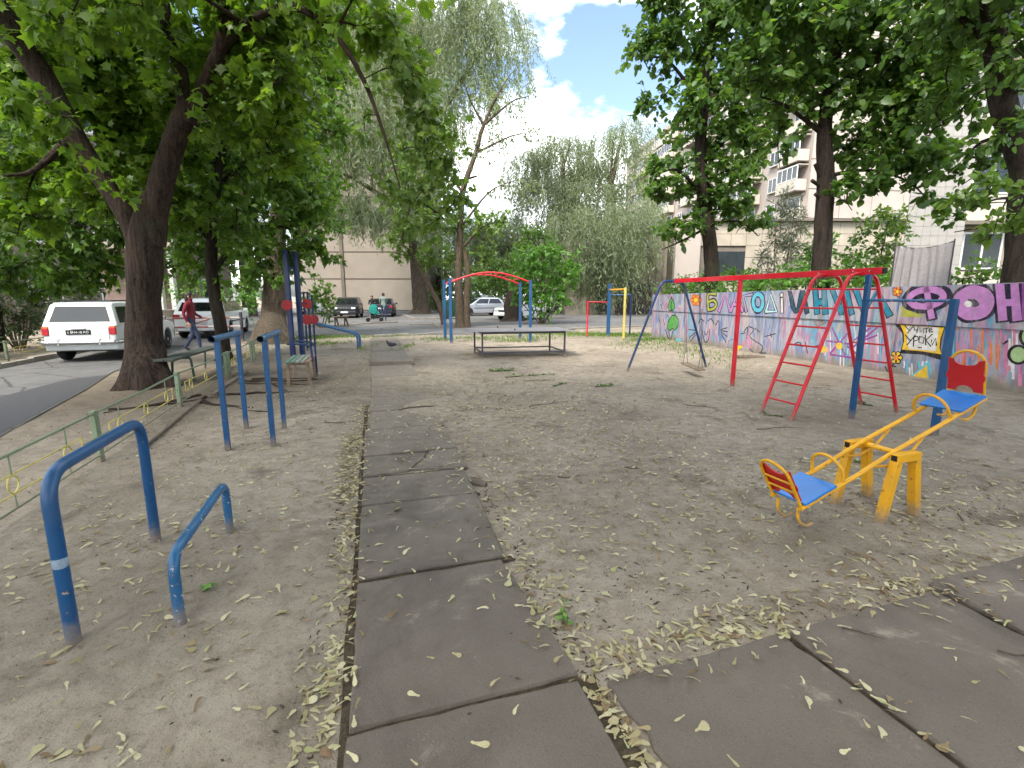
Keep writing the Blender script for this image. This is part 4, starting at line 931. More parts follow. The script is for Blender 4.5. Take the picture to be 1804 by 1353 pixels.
def bm_obj(name, bm, mat, parent):
    me = bpy.data.meshes.new(name)
    for f in bm.faces: f.smooth = True
    for e in bm.edges:
        if len(e.link_faces) == 2 and e.calc_face_angle(0) > R(38): e.smooth = False
    bm.to_mesh(me); bm.free(); me.materials.append(mat); return link(name, me, parent)
def arch_pts(cx, r, z0, n=9):
    h = math.acos(max(-1, min(1, (z0 - 0.30) / r)))
    return [(cx + r * math.sin(a), 0.30 + r * math.cos(a)) for a in np.linspace(-h, h, n)]
def make_car(label, loc, yaw, paint_, L=4.1, W=1.66, H=1.45, belt=0.92, hood=0.88, style='hatch', wr=0.30, lights='modern', plate=True, roof_rack=False, seen='rear'):
    c = thing('parked_car', label, 'car', loc, yaw, 'cars parked around the yard')
    f, r = L / 2, -L / 2; wx_f, wx_r = f - 0.82, r + 0.80; ra = wr + 0.055
    bz = 0.24
    low = [(r + .04, bz + .06), (r, 0.5), (r + .01, belt - .14), (r + .05, belt)]
    if style == 'sedan': low = [(r + .04, bz + .06), (r, 0.5), (r + .03, hood + .02), (r + .55, belt)]
    cab_f = f - (1.05 if style != 'suv' else 1.0)
    low += [(cab_f, belt), (cab_f + .25, belt - .015), (f - .18, hood - .06), (f - .02, hood - .2), (f, 0.45), (f - .05, bz + .04)]
    low += arch_pts(wx_f, ra, bz)[::-1] + arch_pts(wx_r, ra, bz)[::-1]
    nose = lambda x, z: 1 - 0.10 * max(0, (abs(x) - L / 2 + 0.5) / 0.5) ** 2 - 0.03 * max(0, (z - 0.6))
    bm_obj('body', prism_bm(low, W, nose, 0.035), paint_, c)
    # cabin
    if style == 'estate': cab = [(r + .05, belt - .02), (r + .24, H - .05), (r + .40, H), (cab_f - 1.15, H), (cab_f - .72, H - .06), (cab_f - .02, belt - .02)]
    elif style == 'sedan': cab = [(r + .50, belt - .02), (r + 1.05, H - .05), (r + 1.3, H), (cab_f - 1.1, H), (cab_f - .72, H - .06), (cab_f - .02, belt - .02)]
    elif style == 'suv': cab = [(r + .06, belt - .02), (r + .20, H - .10), (r + .42, H), (cab_f - 1.0, H), (cab_f - .62, H - .07), (cab_f + .05, belt - .02)]
    else: cab = [(r + .10, belt - .02), (r + .42, H - .12), (r + .66, H - .02), (cab_f - 1.0, H), (cab_f - .66, H - .08), (cab_f + .06, belt - .02)]
    wb = 0.955; wt = 0.76
    yw = lambda z: (wb + (wt - wb) * max(0, min(1, (z - belt) / (H - belt))))
    bm_obj('cabin', prism_bm(cab, W, lambda x, z: yw(z), 0.045), paint_, c)
    # side windows
    def lerp2(a, b, t): return (a[0] + (b[0] - a[0]) * t, a[1] + (b[1] - a[1]) * t)
    zb, zt = belt + .05, H - .11
    def xr(z):
        for a, b in zip(cab[:2], cab[1:3]):
            if a[1] <= z <= b[1]: return a[0] + (b[0] - a[0]) * (z - a[1]) / (b[1] - a[1])
        return cab[1][0]
    def xf(z):
        a, b = cab[-1], cab[-2]; return a[0] + (b[0] - a[0]) * max(0, min(1, (z - a[1]) / (b[1] - a[1])))
    xs0, xs1 = xr(zb) + .14, xf(zb) - .12; xt0, xt1 = xr(zt) + .12, xf(zt) - .08; n = 3 if style in ('estate', 'suv') else 2
    for s_ in (-1, 1):
        for i in range(n):
            t0_, t1_ = i / n, (i + 1) / n; g_ = 0.03
            q = [(xs0 + (xs1 - xs0) * t0_ + g_, zb), (xs0 + (xs1 - xs0) * t1_ - g_, zb), (xt0 + (xt1 - xt0) * t1_ - g_, zt), (xt0 + (xt1 - xt0) * t0_ + g_, zt)]
            vo = [(x, s_ * (W / 2 * yw(z) + .006), z) for x, z in q]; vi = [(x, s_ * (W / 2 * yw(z) - .01), z) for x, z in q]
            MB().add(vo + vi, [(0, 1, 2, 3), (7, 6, 5, 4)] + [(k, (k + 1) % 4, (k + 1) % 4 + 4, k + 4) for k in range(4)]).build('side_window', MAT['car_glass'], c, local=True)
        MB().bar((xs0 + .25 * (xs1 - xs0), s_ * (W / 2 * .993), 0.62), (wx_f - ra - .05, s_ * (W / 2 * .993), 0.62), 0.03, 0.05).build('rub_strip', MAT['plastic'], c, local=True)
        o = MB().box((xs1 - .12, s_ * (W / 2 + .08), belt + .06), (0.09, 0.18, 0.12), bev=.02).build('mirror', paint_ if lights == 'modern' else MAT['chrome'], c, local=True)
    # front and rear glass follow the cabin slopes
    def slope_glass(name, a, b, sgn, ins=0.10, z0=0.06, z1=0.05):
        d = Vector((b[0] - a[0], 0, b[1] - a[1])); Ln = d.length; d.normalize(); nn = Vector((d.z, 0, -d.x)) * (1 if sgn > 0 else -1)
        p0 = Vector((a[0], 0, a[1])) + d * (z0 + .02); p1 = Vector((b[0], 0, b[1])) - d * z1
        w0 = W / 2 * yw(p0.z) - ins; w1 = W / 2 * yw(p1.z) - ins
        vo = [p0 + V(0, -w0, 0) + nn * .007, p0 + V(0, w0, 0) + nn * .007, p1 + V(0, w1, 0) + nn * .007, p1 + V(0, -w1, 0) + nn * .007]
        vi = [q - nn * .02 for q in vo]
        return MB().add(vo + vi, [(0, 1, 2, 3), (7, 6, 5, 4)] + [(k, (k + 1) % 4, (k + 1) % 4 + 4, k + 4) for k in range(4)]).build(name, MAT['car_glass'], c, local=True)
    slope_glass('windscreen', cab[-1], cab[-2], 1, 0.09)
    slope_glass('rear_window', cab[0], cab[1], -1, 0.13, 0.10, 0.05)
    # wheels
    for x in (wx_f, wx_r):
        for s_ in (-1, 1):
            y = s_ * (W / 2 - .115)
            tw = MB().lathe([(wr * .66, -.085), (wr * .93, -.09), (wr, -.06), (wr, .06), (wr * .93, .09), (wr * .66, .085)], (x, y, wr), (0, s_, 0), 26).build('wheel', MAT['tyre'], c, True, True)
            MB().lathe([(wr * .68, .03), (wr * .66, .088), (wr * .58, .07), (wr * .2, .06), (wr * .16, .085), (0.01, .09)], (x, y, wr), (0, s_, 0), 20).build('rim', MAT['rim'], tw, True, True)
    MB().box((0, 0, 0.36), (L - .5, W - .5, 0.22)).build('underbody', MAT['black'], c, local=True)
    # ends
    e0, e1 = r, f
    if lights == 'old':
        for x, sg in ((r - .03, -1), (f + .03, 1)):
            b_ = MB().tube(fillet([V(x - sg * .22, -W / 2 - .02, .50), V(x + sg * .02, -W / 2 + .06, .50), V(x + sg * .02, W / 2 - .06, .50), V(x - sg * .22, W / 2 + .02, .50)], .07, 4), 0.055, 10).build('bumper', MAT['chrome'], c, True, True)
            for s_ in (-1, 1): MB().box((x + sg * .04, s_ * .42, .50), (0.07, 0.06, 0.17), bev=.02).build('overrider', MAT['chrome'], b_, local=True)
        MB().box((r + .004, 0, .70), (0.03, W - .42, 0.36), bev=.01).build('tailgate', paint_, c, local=True)
        for s_ in (-1, 1):
            MB().box((r + .015, s_ * (W / 2 - .13), .76), (0.07, 0.13, 0.17), bev=.015).build('tail_light', MAT['lamp_red'], c, local=True)
            MB().box((r + .018, s_ * (W / 2 - .13), .865), (0.065, 0.125, 0.05), bev=.012).build('indicator', MAT['lamp_orange'], c, local=True)
            MB().lathe([(0.09, 0), (0.09, .03), (0.06, .05)], (f - .03, s_ * (W / 2 - .25), .66), (1, 0, 0), 16).build('headlight', MAT['lamp_clear'], c, True, True)
        MB().bar((r - .03, -.14, .83), (r - .03, .14, .83), 0.05, 0.035, bev=.01).build('plate_lamp', MAT['chrome'], c, local=True)
        pl = MB().box((r - .02, 0.02, .745), (0.012, 0.50, 0.115), bev=.004).build('number_plate', MAT['black'], c, local=True)
        return c, pl
    for x, sg in ((r, -1), (f, 1)):
        MB().box((x - sg * .01, 0, .40), (0.10, W * .90, 0.20), bev=.04).build('bumper', paint_ if style != 'suv' else MAT['plastic'], c, local=True)
        if plate: MB().box((x + sg * .045, 0, .44 if sg > 0 else .66), (0.02, 0.50, 0.11), bev=.004).build('number_plate', MAT['plate'], c, local=True)
    MB().box((f - .01, 0, hood - .25), (0.06, W * .42, 0.10), bev=.02).build('grille', MAT['plastic'], c, local=True)
    MB().bar((f + .018, -W * .23, hood - .19), (f + .018, W * .23, hood - .19), 0.02, 0.03).build('grille_trim', MAT['chrome'], c, local=True)
    for s_ in (-1, 1):
        MB().box((f - .09, s_ * (W / 2 - .27), hood - .20), (0.22, 0.30, 0.14), bev=.04).build('headlight', MAT['lamp_clear'], c, local=True)
        MB().box((r + .05, s_ * (W / 2 - .17), belt - .12 if style != 'sedan' else hood - .13), (0.14, 0.22, 0.16), bev=.03).build('tail_light', MAT['lamp_red'], c, local=True)
    return c, None
yawP = math.atan2(PU.y, PU.x)
lada, lpl = make_car('old white estate car with round chrome bumper parked behind the big trunk', (-11.15, 14.05, 0.012), yawP + 0.02, CP['white'], 4.06, 1.63, 1.46, 0.90, 0.86, 'estate', 0.30, 'old')
def text_mesh(s, size, mat, name, parent, M):
    cu = bpy.data.curves.new('txt', 'FONT'); cu.body = s; cu.size = size; cu.align_x = 'CENTER'; cu.align_y = 'CENTER'; cu.extrude = 0.001
    o = bpy.data.objects.new('txt', cu); COL.objects.link(o); bpy.context.view_layer.update()
    me = bpy.data.meshes.new_from_object(o.evaluated_get(bpy.context.evaluated_depsgraph_get())); bpy.data.objects.remove(o); bpy.data.curves.remove(cu)
    me.name = name; me.transform(M); me.materials.clear(); me.materials.append(mat); return link(name, me, parent)
text_mesh('с 0Н4-18 КО', 0.078, MAT['white_paint'], 'plate_text', lpl, Matrix.Translation((-2.03 - .030, 0.02, .745)) @ Matrix.Rotation(R(-90), 4, 'Z') @ Matrix.Rotation(R(90), 4, 'X'))
mb = MB()
for s_ in (-1, 1): mb.bar((-1.5, s_ * .52, 1.50), (0.2, s_ * .52, 1.50), .025)
for x in (-1.3, -.6, 0.05): mb.bar((x, -.56, 1.485), (x, .56, 1.485), .025)
mb.build('roof_rack', MAT['plastic'], lada, local=True)
make_car('bright white hatchback parked nose away beyond the barrier', (-12.45, 20.9, 0.012), math.atan2(0.96, -0.28), CP['bright'], 4.4, 1.80, 1.52, 0.96, 0.95, 'hatch', 0.33)
make_car('black hatchback facing the camera beside the beige blank wall', (*G(615, 559)[:2], 0.012), R(-80), CP['black'], 4.2, 1.77, 1.50, 0.95, 0.92, 'hatch', 0.31)
make_car('dark saloon seen from behind next to the couple with the pushchair', (*G(677, 557)[:2], 0.012), R(100), CP['navy'], 4.4, 1.72, 1.40, 0.92, 0.92, 'sedan', 0.31)
make_car('silver hatchback parked side on behind the twin tree trunks', (*G(846, 556)[:2], 0.012), R(200), CP['silver'], 3.95, 1.68, 1.46, 0.93, 0.88, 'hatch', 0.30)
make_car('pale grey tall car half hidden behind the silver hatchback', (*G(832, 551)[:2], 0.012), R(192), CP['grey'], 4.4, 1.75, 1.62, 1.0, 0.95, 'suv', 0.31)
make_car('white off-roader parked by the grimy gatehouse wall', (*G(990, 551)[:2], 0.012), R(35), CP['white'], 4.2, 1.72, 1.66, 1.0, 0.98, 'suv', 0.32)
make_car('white car nose half hidden under the round green bush', (0.6, 34.5, 0.012), R(-125), CP['bright'], 4.2, 1.7, 1.42, 0.9, 0.86, 'sedan', 0.30)
make_car('dark red car far behind the thick stump trunk', (*G(492, 554)[:2], 0.012), R(-60), CP['wine'], 4.3, 1.75, 1.46, 0.95, 0.92, 'hatch', 0.31)
make_car('pale car seen far off between the thin blue bars', (*G(553, 553)[:2], 0.012), R(-70), CP['grey'], 4.3, 1.75, 1.46, 0.95, 0.92, 'hatch', 0.31)

# ================================================================== people
def skin(name, c): return simple(name, c, 0.75, 0.12, 20)
PM = {'skin': simple('skin', (0.52, 0.31, 0.22, 1), 0.55, 0.08), 'hair': simple('dark_hair', (0.03, 0.02, 0.015, 1), 0.6, 0.2), 'jeans': simple('blue_jeans', lin(46, 58, 84), 0.85, 0.2, 30), 'shoe': simple('dark_shoes', lin(34, 32, 32), 0.6),
      'maroon': simple('maroon_jacket', lin(112, 28, 44), 0.8, 0.2, 15), 'sage': simple('grey_green_shirt', lin(122, 136, 128), 0.85, 0.12), 'blackcloth': simple('black_clothes', lin(30, 30, 36), 0.85, 0.2), 'palecloth': simple('pale_top', lin(176, 170, 170), 0.85, 0.12)}
def person(label, loc, yaw, top, bottom, pose, scale=1.0, hair='hair', long_hair=False):
    root = thing('person', label, 'person', loc, yaw)
    J = dict(pelvis=(0, 0, .95), spine=(0, .01, 1.12), chest=(0, .0, 1.32), neck=(0, .0, 1.48), head=(0, .025, 1.60), crown=(0, .0, 1.70), nose=(0, .105, 1.59))
    for s_, q in ((1, 'L'), (-1, 'R')):
        J.update({f'hip{q}': (s_ * .09, 0, .90), f'knee{q}': (s_ * .10, .02, .50), f'ankle{q}': (s_ * .10, -.02, .09), f'toe{q}': (s_ * .11, .15, .035),
                  f'sho{q}': (s_ * .185, 0, 1.42), f'elb{q}': (s_ * .25, -.03, 1.13), f'wri{q}': (s_ * .25, .06, .89), f'palm{q}': (s_ * .245, .09, .81)})
    J.update(pose)
    for q, s_ in (('L', 1), ('R', -1)):
        p = Vector(J[f'palm{q}']); w = Vector(J[f'wri{q}']); d = (p - w).normalized(); side = d.cross(V(0, 0, 1)) if abs(d.z) < .9 else V(0, 1, 0); side.normalize()
        for i, (o_, ln) in enumerate(((-.028, .062), (-.010, .075), (.010, .07), (.027, .055))):
            J[f'f{i}a{q}'] = p + side * o_ + d * .03; J[f'f{i}b{q}'] = p + side * o_ + d * (.03 + ln * .6) ; J[f'f{i}c{q}'] = J[f'f{i}b{q}'] + (d * .6 + V(-s_ * .5, 0, -.2)).normalized() * ln * .5
        J[f'ta{q}'] = p + side * .04 - d * .02; J[f'tb{q}'] = p + side * .062 + d * .025
    rad = dict(pelvis=(.155, .115), spine=(.14, .10), chest=(.165, .115), neck=(.058, .058), head=(.082, .096), crown=(.06, .07), nose=(.016, .016))
    for q in 'LR':
        rad.update({f'hip{q}': (.092, .092), f'knee{q}': (.062, .062), f'ankle{q}': (.042, .042), f'toe{q}': (.042, .032), f'sho{q}': (.068, .068), f'elb{q}': (.046, .046), f'wri{q}': (.032, .032), f'palm{q}': (.036, .022)})
        for i in range(4): rad.update({f'f{i}a{q}': (.0095, .0095), f'f{i}b{q}': (.009, .009), f'f{i}c{q}': (.007, .007)})
        rad.update({f'ta{q}': (.012, .012), f'tb{q}': (.009, .009)})
    E_ = [('pelvis', 'spine', 0), ('spine', 'chest', 0), ('chest', 'neck', 0), ('neck', 'head', 2), ('head', 'crown', 3), ('head', 'nose', 2)]
    for q in 'LR':
        E_ += [('pelvis', f'hip{q}', 1), (f'hip{q}', f'knee{q}', 1), (f'knee{q}', f'ankle{q}', 1), (f'ankle{q}', f'toe{q}', 4), ('chest', f'sho{q}', 0), (f'sho{q}', f'elb{q}', 0), (f'elb{q}', f'wri{q}', 0), (f'wri{q}', f'palm{q}', 2)]
        for i in range(4): E_ += [(f'palm{q}', f'f{i}a{q}', 2), (f'f{i}a{q}', f'f{i}b{q}', 2), (f'f{i}b{q}', f'f{i}c{q}', 2)]
        E_ += [(f'palm{q}', f'ta{q}', 2), (f'ta{q}', f'tb{q}', 2)]
    names = list(J); idx = {n: i for i, n in enumerate(names)}
    me = bpy.data.meshes.new('body'); me.from_pydata([Vector(J[n]) * scale for n in names], [(idx[a], idx[b]) for a, b, _ in E_], [])
    o = bpy.data.objects.new('body_skel', me); COL.objects.link(o)
    o.modifiers.new('s', 'SKIN'); 
    for n in names:
        sv = me.skin_vertices[0].data[idx[n]]; sv.radius = (rad[n][0] * scale, rad[n][1] * scale); sv.use_root = (n == 'pelvis')
    m2 = o.modifiers.new('u', 'SUBSURF'); m2.levels = 2; m2.render_levels = 2
    bpy.context.view_layer.update()
    bm_ = bpy.data.meshes.new_from_object(o.evaluated_get(bpy.context.evaluated_depsgraph_get())); bpy.data.objects.remove(o)
    bm_.materials.clear()
    for m in (top, bottom, PM['skin'], PM[hair], PM['shoe']): bm_.materials.append(m)
    segs = [(Vector(J[a]) * scale, Vector(J[b]) * scale, k, (rad[a][0] + rad[b][0]) / 2 * scale) for a, b, k in E_]
    for pl in bm_.polygons:
        c = pl.center; best = 9; bk_ = 0
        for a, b, k, rr in segs:
            ab = b - a; t_ = max(0, min(1, (c - a).dot(ab) / max(ab.length_squared, 1e-9))); dd = (a + ab * t_ - c).length - rr
            if dd < best: best = dd; bk_ = k
        h_ = Vector(J['head']) * scale
        if bk_ in (2, 3) and (c - h_).length < .16 * scale: bk_ = 3 if (c.z > h_.z + .045 * scale or c.y < h_.y - .02 * scale) else 2
        pl.material_index = bk_; pl.use_smooth = True
    body = link('body', bm_, root)
    h_ = Vector(J['head']) * scale
    mb = MB().blob(h_ + V(0, -.018, .035) * scale, (.098 * scale, .108 * scale, .105 * scale), 14, 10, .12, 9)
    if long_hair: mb.blob(h_ + V(0, -.07, -.08) * scale, (.085 * scale, .06 * scale, .15 * scale), 12, 9, .15, 9)
    mb.v = [(x, min(y, h_.y + .062 * scale) if z < h_.z + .06 * scale else y, z) for x, y, z in mb.v]
    mb.build('hair', PM[hair], body, True, True)
    for s_ in (-1, 1):
        MB().blob(h_ + V(s_ * .032, .088, .012) * scale, (.011 * scale, .008 * scale, .008 * scale), 8, 6).build('eye', PM['hair'], body, True, True)
        MB().blob(h_ + V(s_ * .088, .0, -.005) * scale, (.012 * scale, .022 * scale, .032 * scale), 8, 6).build('ear', PM['skin'], body, True, True)
    MB().tube([h_ + V(-.022, .092, -.05) * scale, h_ + V(0, .098, -.052) * scale, h_ + V(.022, .092, -.05) * scale], .005 * scale, 6).build('mouth', PM['maroon'], body, True, True)
    return root
person('person in a maroon jacket and jeans walking on the road behind the bench', (*G(343, 621)[:2], 0.012), R(-75), PM['maroon'], PM['jeans'],
       dict(kneeL=(.10, .16, .52), ankleL=(.10, .20, .09), toeL=(.11, .37, .04), kneeR=(-.10, -.02, .50), ankleR=(-.10, -.26, .13), toeR=(-.11, -.13, .04), elbL=(.24, -.10, 1.13), wriL=(.24, -.03, .90), palmL=(.235, .0, .82), elbR=(-.24, .02, 1.12), wriR=(-.22, .20, 1.0), palmR=(-.21, .27, .98)), 1.0, 'hair', True)
pp = G(677, 565.5)
person('person in grey green shirt and jeans standing with back to camera at the pushchair', (pp.x, pp.y, .012), R(25), PM['sage'], PM['jeans'],
       dict(elbL=(.25, .12, 1.16), wriL=(.20, .34, 1.10), palmL=(.19, .42, 1.09), elbR=(-.22, .08, 1.14), wriR=(-.16, .30, 1.06), palmR=(-.15, .38, 1.05)), 1.03)
p2 = G(657, 563)
person('person in dark clothes standing behind the green pushchair', (p2.x, p2.y, .012), R(170), PM['blackcloth'], PM['blackcloth'],
       dict(elbL=(.24, .05, 1.14), wriL=(.17, .22, 1.05), palmL=(.15, .30, 1.04), elbR=(-.27, -.02, 1.18), wriR=(-.30, .12, 1.20), palmR=(-.31, .2, 1.22)), 0.93)
# ---- pushchair
pc = G(661, 567)
pr = thing('pushchair', 'dark framed pushchair with teal green hood and seat', 'pushchair', (pc.x, pc.y, .012), R(12))
MAT['teal'] = simple('teal_cloth', lin(20, 122, 112), .8, .2, 12)
hood = [(-.28, .55), (-.34, .85), (-.2, 1.06), (.02, 1.08), (.2, .92), (.1, .80), (.32, .52), (.05, .42)]
bm_obj('hood', prism_bm(hood, .48, lambda x, z: 1 - .12 * (z > 1), .03), MAT['teal'], pr)
for s_ in (-1, 1):
    MB().tube([V(-.42, .22 * s_, .12), V(.05, .24 * s_, .5), V(.5, .23 * s_, 1.03)], .013, 8).build('frame_tube', MAT['black'], pr, True, True)
    MB().tube([V(.38, .22 * s_, .13), V(.05, .24 * s_, .5)], .013, 8).build('frame_tube', MAT['black'], pr, True, True)
    for x in (-.42, .38): MB().lathe([(.06, -.02), (.12, -.022), (.12, .022), (.06, .02)], (x, .25 * s_, .12), (0, 1, 0), 18).build('wheel', MAT['tyre'], pr, True, True)
MB().tube([V(.5, -.23, 1.03), V(.5, .23, 1.03)], .016, 8).build('push_handle', MAT['black'], pr, True, True)
MB().box((0, 0, .28), (.5, .38, .16), bev=.03).build('basket', PM['blackcloth'], pr, local=True)

# ---- pigeon
pg = G(690, 614, .05); pgt = slab_top(pg.x, pg.y)
pig = thing('pigeon', 'dark grey pigeon standing on the slab path', 'pigeon', (pg.x, pg.y, 0.045), R(195))
MAT['pigeon'] = simple('pigeon_plumage', lin(58, 58, 66), .7, .35, 30); MAT['pigeon_leg'] = simple('pigeon_leg', lin(150, 70, 66), .6)
mb = MB(); prof = [(-.15, .012, .115), (-.11, .03, .118), (-.05, .058, .125), (.02, .07, .135), (.07, .062, .15), (.105, .04, .178), (.118, .026, .205), (.125, .026, .228), (.135, .024, .243), (.147, .01, .247)]
mb.tube([V(x, 0, z) for x, r_, z in prof], [r_ for x, r_, z in prof], 12); mb.build('body', MAT['pigeon'], pig, True, True)
MB().add([V(-.10, -.028, .125), V(-.10, .028, .125), V(-.245, .036, .098), V(-.245, -.036, .098), V(-.10, -.028, .111), V(-.10, .028, .111), V(-.245, .036, .092), V(-.245, -.036, .092)], [(0, 1, 2, 3), (7, 6, 5, 4), (0, 4, 5, 1), (1, 5, 6, 2), (2, 6, 7, 3), (3, 7, 4, 0)]).build('tail', MAT['pigeon'], pig, local=True)
for s_ in (-1, 1):
    MB().blob((-.03, s_ * .052, .137), (.12, .018, .045), 10, 7).build('wing', MAT['pigeon'], pig, True, True)
    MB().tube([V(.0, s_ * .025, .08), V(.005, s_ * .025, .004)], .004, 6).tube([V(.035, s_ * .03, .004), V(-.02, s_ * .022, .004)], .003, 5).tube([V(.005, s_ * .025, .004), V(.03, s_ * .008, .004)], .003, 5).build('leg', MAT['pigeon_leg'], pig, True, True)
MB().tube([V(.150, 0, .240), V(.178, 0, .230)], [.008, .002], 6).build('beak', MAT['pigeon_leg'], pig, True, True)

# ---- rubbish container
db = G(797, 562)
dm = thing('rubbish_container', 'dark green wheeled rubbish container behind the blue posts', 'bin', (db.x, db.y, .012), R(8))
MAT['bin_green'] = simple('green_bin', lin(30, 66, 50), .55, .25, 6)
bm_obj('body', prism_bm([(-.62, .16), (-.68, 1.12), (.68, 1.12), (.62, .16)], 1.0, lambda x, z: .86 + .14 * (z > 1), .03), MAT['bin_green'], dm)
MB().box((0, 0, 1.15), (1.42, 1.06, .06), bev=.02).build('rim', MAT['bin_green'], dm, local=True)
bm_obj('lid', prism_bm([(-.70, 1.185), (-.6, 1.27), (0, 1.36), (.6, 1.27), (.70, 1.185)], 1.04, lambda x, z: 1, .02), MAT['bin_green'], dm)
for x in (-.5, .5):
    for s_ in (-1, 1): MB().lathe([(.03, -.025), (.08, -.03), (.08, .03), (.03, .025)], (x, s_ * .38, .08), (0, 1, 0), 14).build('castor', MAT['black'], dm, True, True)
for k in range(5): MB().bar((-.45 + .225 * k, -.472, .25), (-.47 + .235 * k, -.512, 1.08), .05, .03, up=(0, 1, 0)).build('rib', MAT['bin_green'], dm, local=True)

# ---- red and white barrier across the road
ba, bb = V(-9.75, 17.9, 0), V(-12.35, 16.9, 0)
bar_ = thing('road_barrier', 'rusty red and white pipe barrier across the left road', 'barrier', ba)
MAT['barrier_red'] = paint('faded_barrier_red', lin(150, 66, 64), chip=(.4, .36, .32, 1), chip_at=.58); MAT['barrier_white'] = paint('faded_barrier_white', lin(196, 186, 178), chip=(.3, .2, .16, 1), chip_at=.6)
for q in (ba, bb): MB().bar(q + V(0, 0, -.2), q + V(0, 0, 1.05), .08, bev=.005).build('post', MAT['steel_dark'], bar_)
for z_, n in ((.86, 8), (.55, 8)):
    for k in range(n): MB().tube([ba.lerp(bb, k / n + .002) + V(0, 0, z_), ba.lerp(bb, (k + 1) / n) + V(0, 0, z_)], .033, 8).build('painted_section', MAT['barrier_red' if k % 2 else 'barrier_white'], bar_, True)
MB().tube([ba.lerp(bb, .35) + V(0, 0, .82), ba.lerp(bb, .62) + V(0, 0, .58)], .025, 8).build('brace', MAT['barrier_red'], bar_, True)
# ---- concrete flower vase
vz_ = V(-14.2, 21.2, 0)
o = MB().lathe([(.34, 0), (.36, .08), (.2, .16), (.24, .26), (.52, .62), (.66, .98), (.70, 1.04), (.62, 1.04), (.55, .95), (.02, .93)], vz_, (0, 0, 1), 22).build('planter', MAT['concrete_kerb'], None, True); tag(o, 'round concrete flower vase beside the bright white hatchback', 'planter')
# ---- small trestle bench far by the shrub
tb = thing('bench', 'small grey trestle bench by the shrub before the black hatchback', 'bench', G(602, 575))
q0 = G(592, 575); q1 = G(609, 575.5)
for q in (q0, q1):
    for s_ in (-1, 1): MB().bar(q + V(.10 * s_, .15, -.05), q + V(.03 * s_, 0, .5), .07, .07).build('leg', MAT['wood_grey'], tb)
MB().bar(q0 + V(-.12, 0, .515), q1 + V(.12, 0, .515), .26, .05, bev=.006).build('seat', MAT['wood_grey'], tb)
# ---- log and stone pieces by the wall, stump by the path
MAT['bark_log'] = simple('old_log', lin(92, 82, 70), .9, .35, 14, .5, 50)
q = onG(G(1322, 636), .015); o = MB().tube([q + V(-.32, .1, 0), q + V(0, 0, .01), q + V(.3, -.12, 0)], [.05, .06, .055], 10).build('log', MAT['bark_log'], None, True); tag(o, 'short log lying at the foot of the graffiti wall', 'log')
q = onG(G(842, 853), .01); mb = MB(); mb.tube([q + V(-.07, .05, .0), q + V(0, .0, .02), q + V(.075, -.05, .005)], [.025, .035, .022], 9); mb.blob(q + V(-.045, .05, .01), (.04, .035, .03), 9, 7, .5, 20); o = mb.build('root_stub', MAT['bark_log'], None, True); tag(o, 'gnarled dark root stub sticking out beside the slab path', 'root')
# ================================================================== buildings
MAT['panel'] = simple('panel_concrete', lin(150, 141, 129), .9, .10, .5, .2, 30)
MAT['panel_joint'] = simple('panel_joint', lin(112, 104, 94), .9, .15, 3)
MAT['panel_pink'] = simple('pale_panel', lin(170, 160, 151), .9, .08, .6, .2, 30)
MAT['tile'] = simple('beige_wall_tile', lin(168, 158, 142), .7, .12, 1.2, .1, 20)
MAT['tile_grey'] = simple('pale_grey_tile', lin(156, 152, 146), .6, .10, 1.6, .1, 20)
MAT['grime'] = simple('grimy_concrete', lin(136, 128, 116), .92, .35, .8, .3, 20)
MAT['gate'] = simple('dark_gate_steel', lin(70, 66, 62), .7, .3, 2)
MAT['balcony'] = simple('balcony_panel', lin(184, 177, 163), .8, .1, 1)
MAT['frame_white'] = simple('window_frame_white', (.7, .7, .68, 1), .5, .06)
def block(name, label, cat='building', loc=(0, 0, 0), rz=0): return thing(name, label, cat, loc, rz)
_pm = {}
def piece(name, mat, parent, c, d, bev=0.0, rot=None):
    k = (name, mat.name, tuple(round(x, 3) for x in d))
    if k not in _pm: _pm[k] = MB().box((0, 0, 0), d, bev=bev).mesh(name, mat)
    return link(name, _pm[k], parent, c, rot)
def window(parent, c, w, h, axis='x', sill=True, split=2):
    """window set into a wall face at local c; wall faces -y (axis x) or -x (axis y)"""
    rot = (0, 0, 0) if axis == 'x' else (0, 0, R(-90))
    k = ('win', round(w, 2), round(h, 2), split)
    if k not in _pm:
        m = MB(); t_ = .07
        m.box((0, -.03, h / 2 - t_ / 2), (w, .08, t_)); m.box((0, -.03, -h / 2 + t_ / 2), (w, .08, t_))
        for x in [-w / 2 + t_ / 2, w / 2 - t_ / 2] + [(-w / 2 + w * i / split) for i in range(1, split)]: m.box((x, -.032, 0), (t_, .076, h - 2 * t_ + .01))
        _pm[k] = (m.mesh('window', MAT['frame_white']), MB().box((0, -.02, 0), (w - .04, .03, h - .04)).mesh('pane', MAT['glass']), MB().box((0, -.10, -h / 2 - .05), (w + .16, .22, .06)).mesh('sill', MAT['balcony']))
    o = link('window', _pm[k][0], parent, c, rot); link('pane', _pm[k][1], o)
    if sill: link('sill', _pm[k][2], o)
    return o
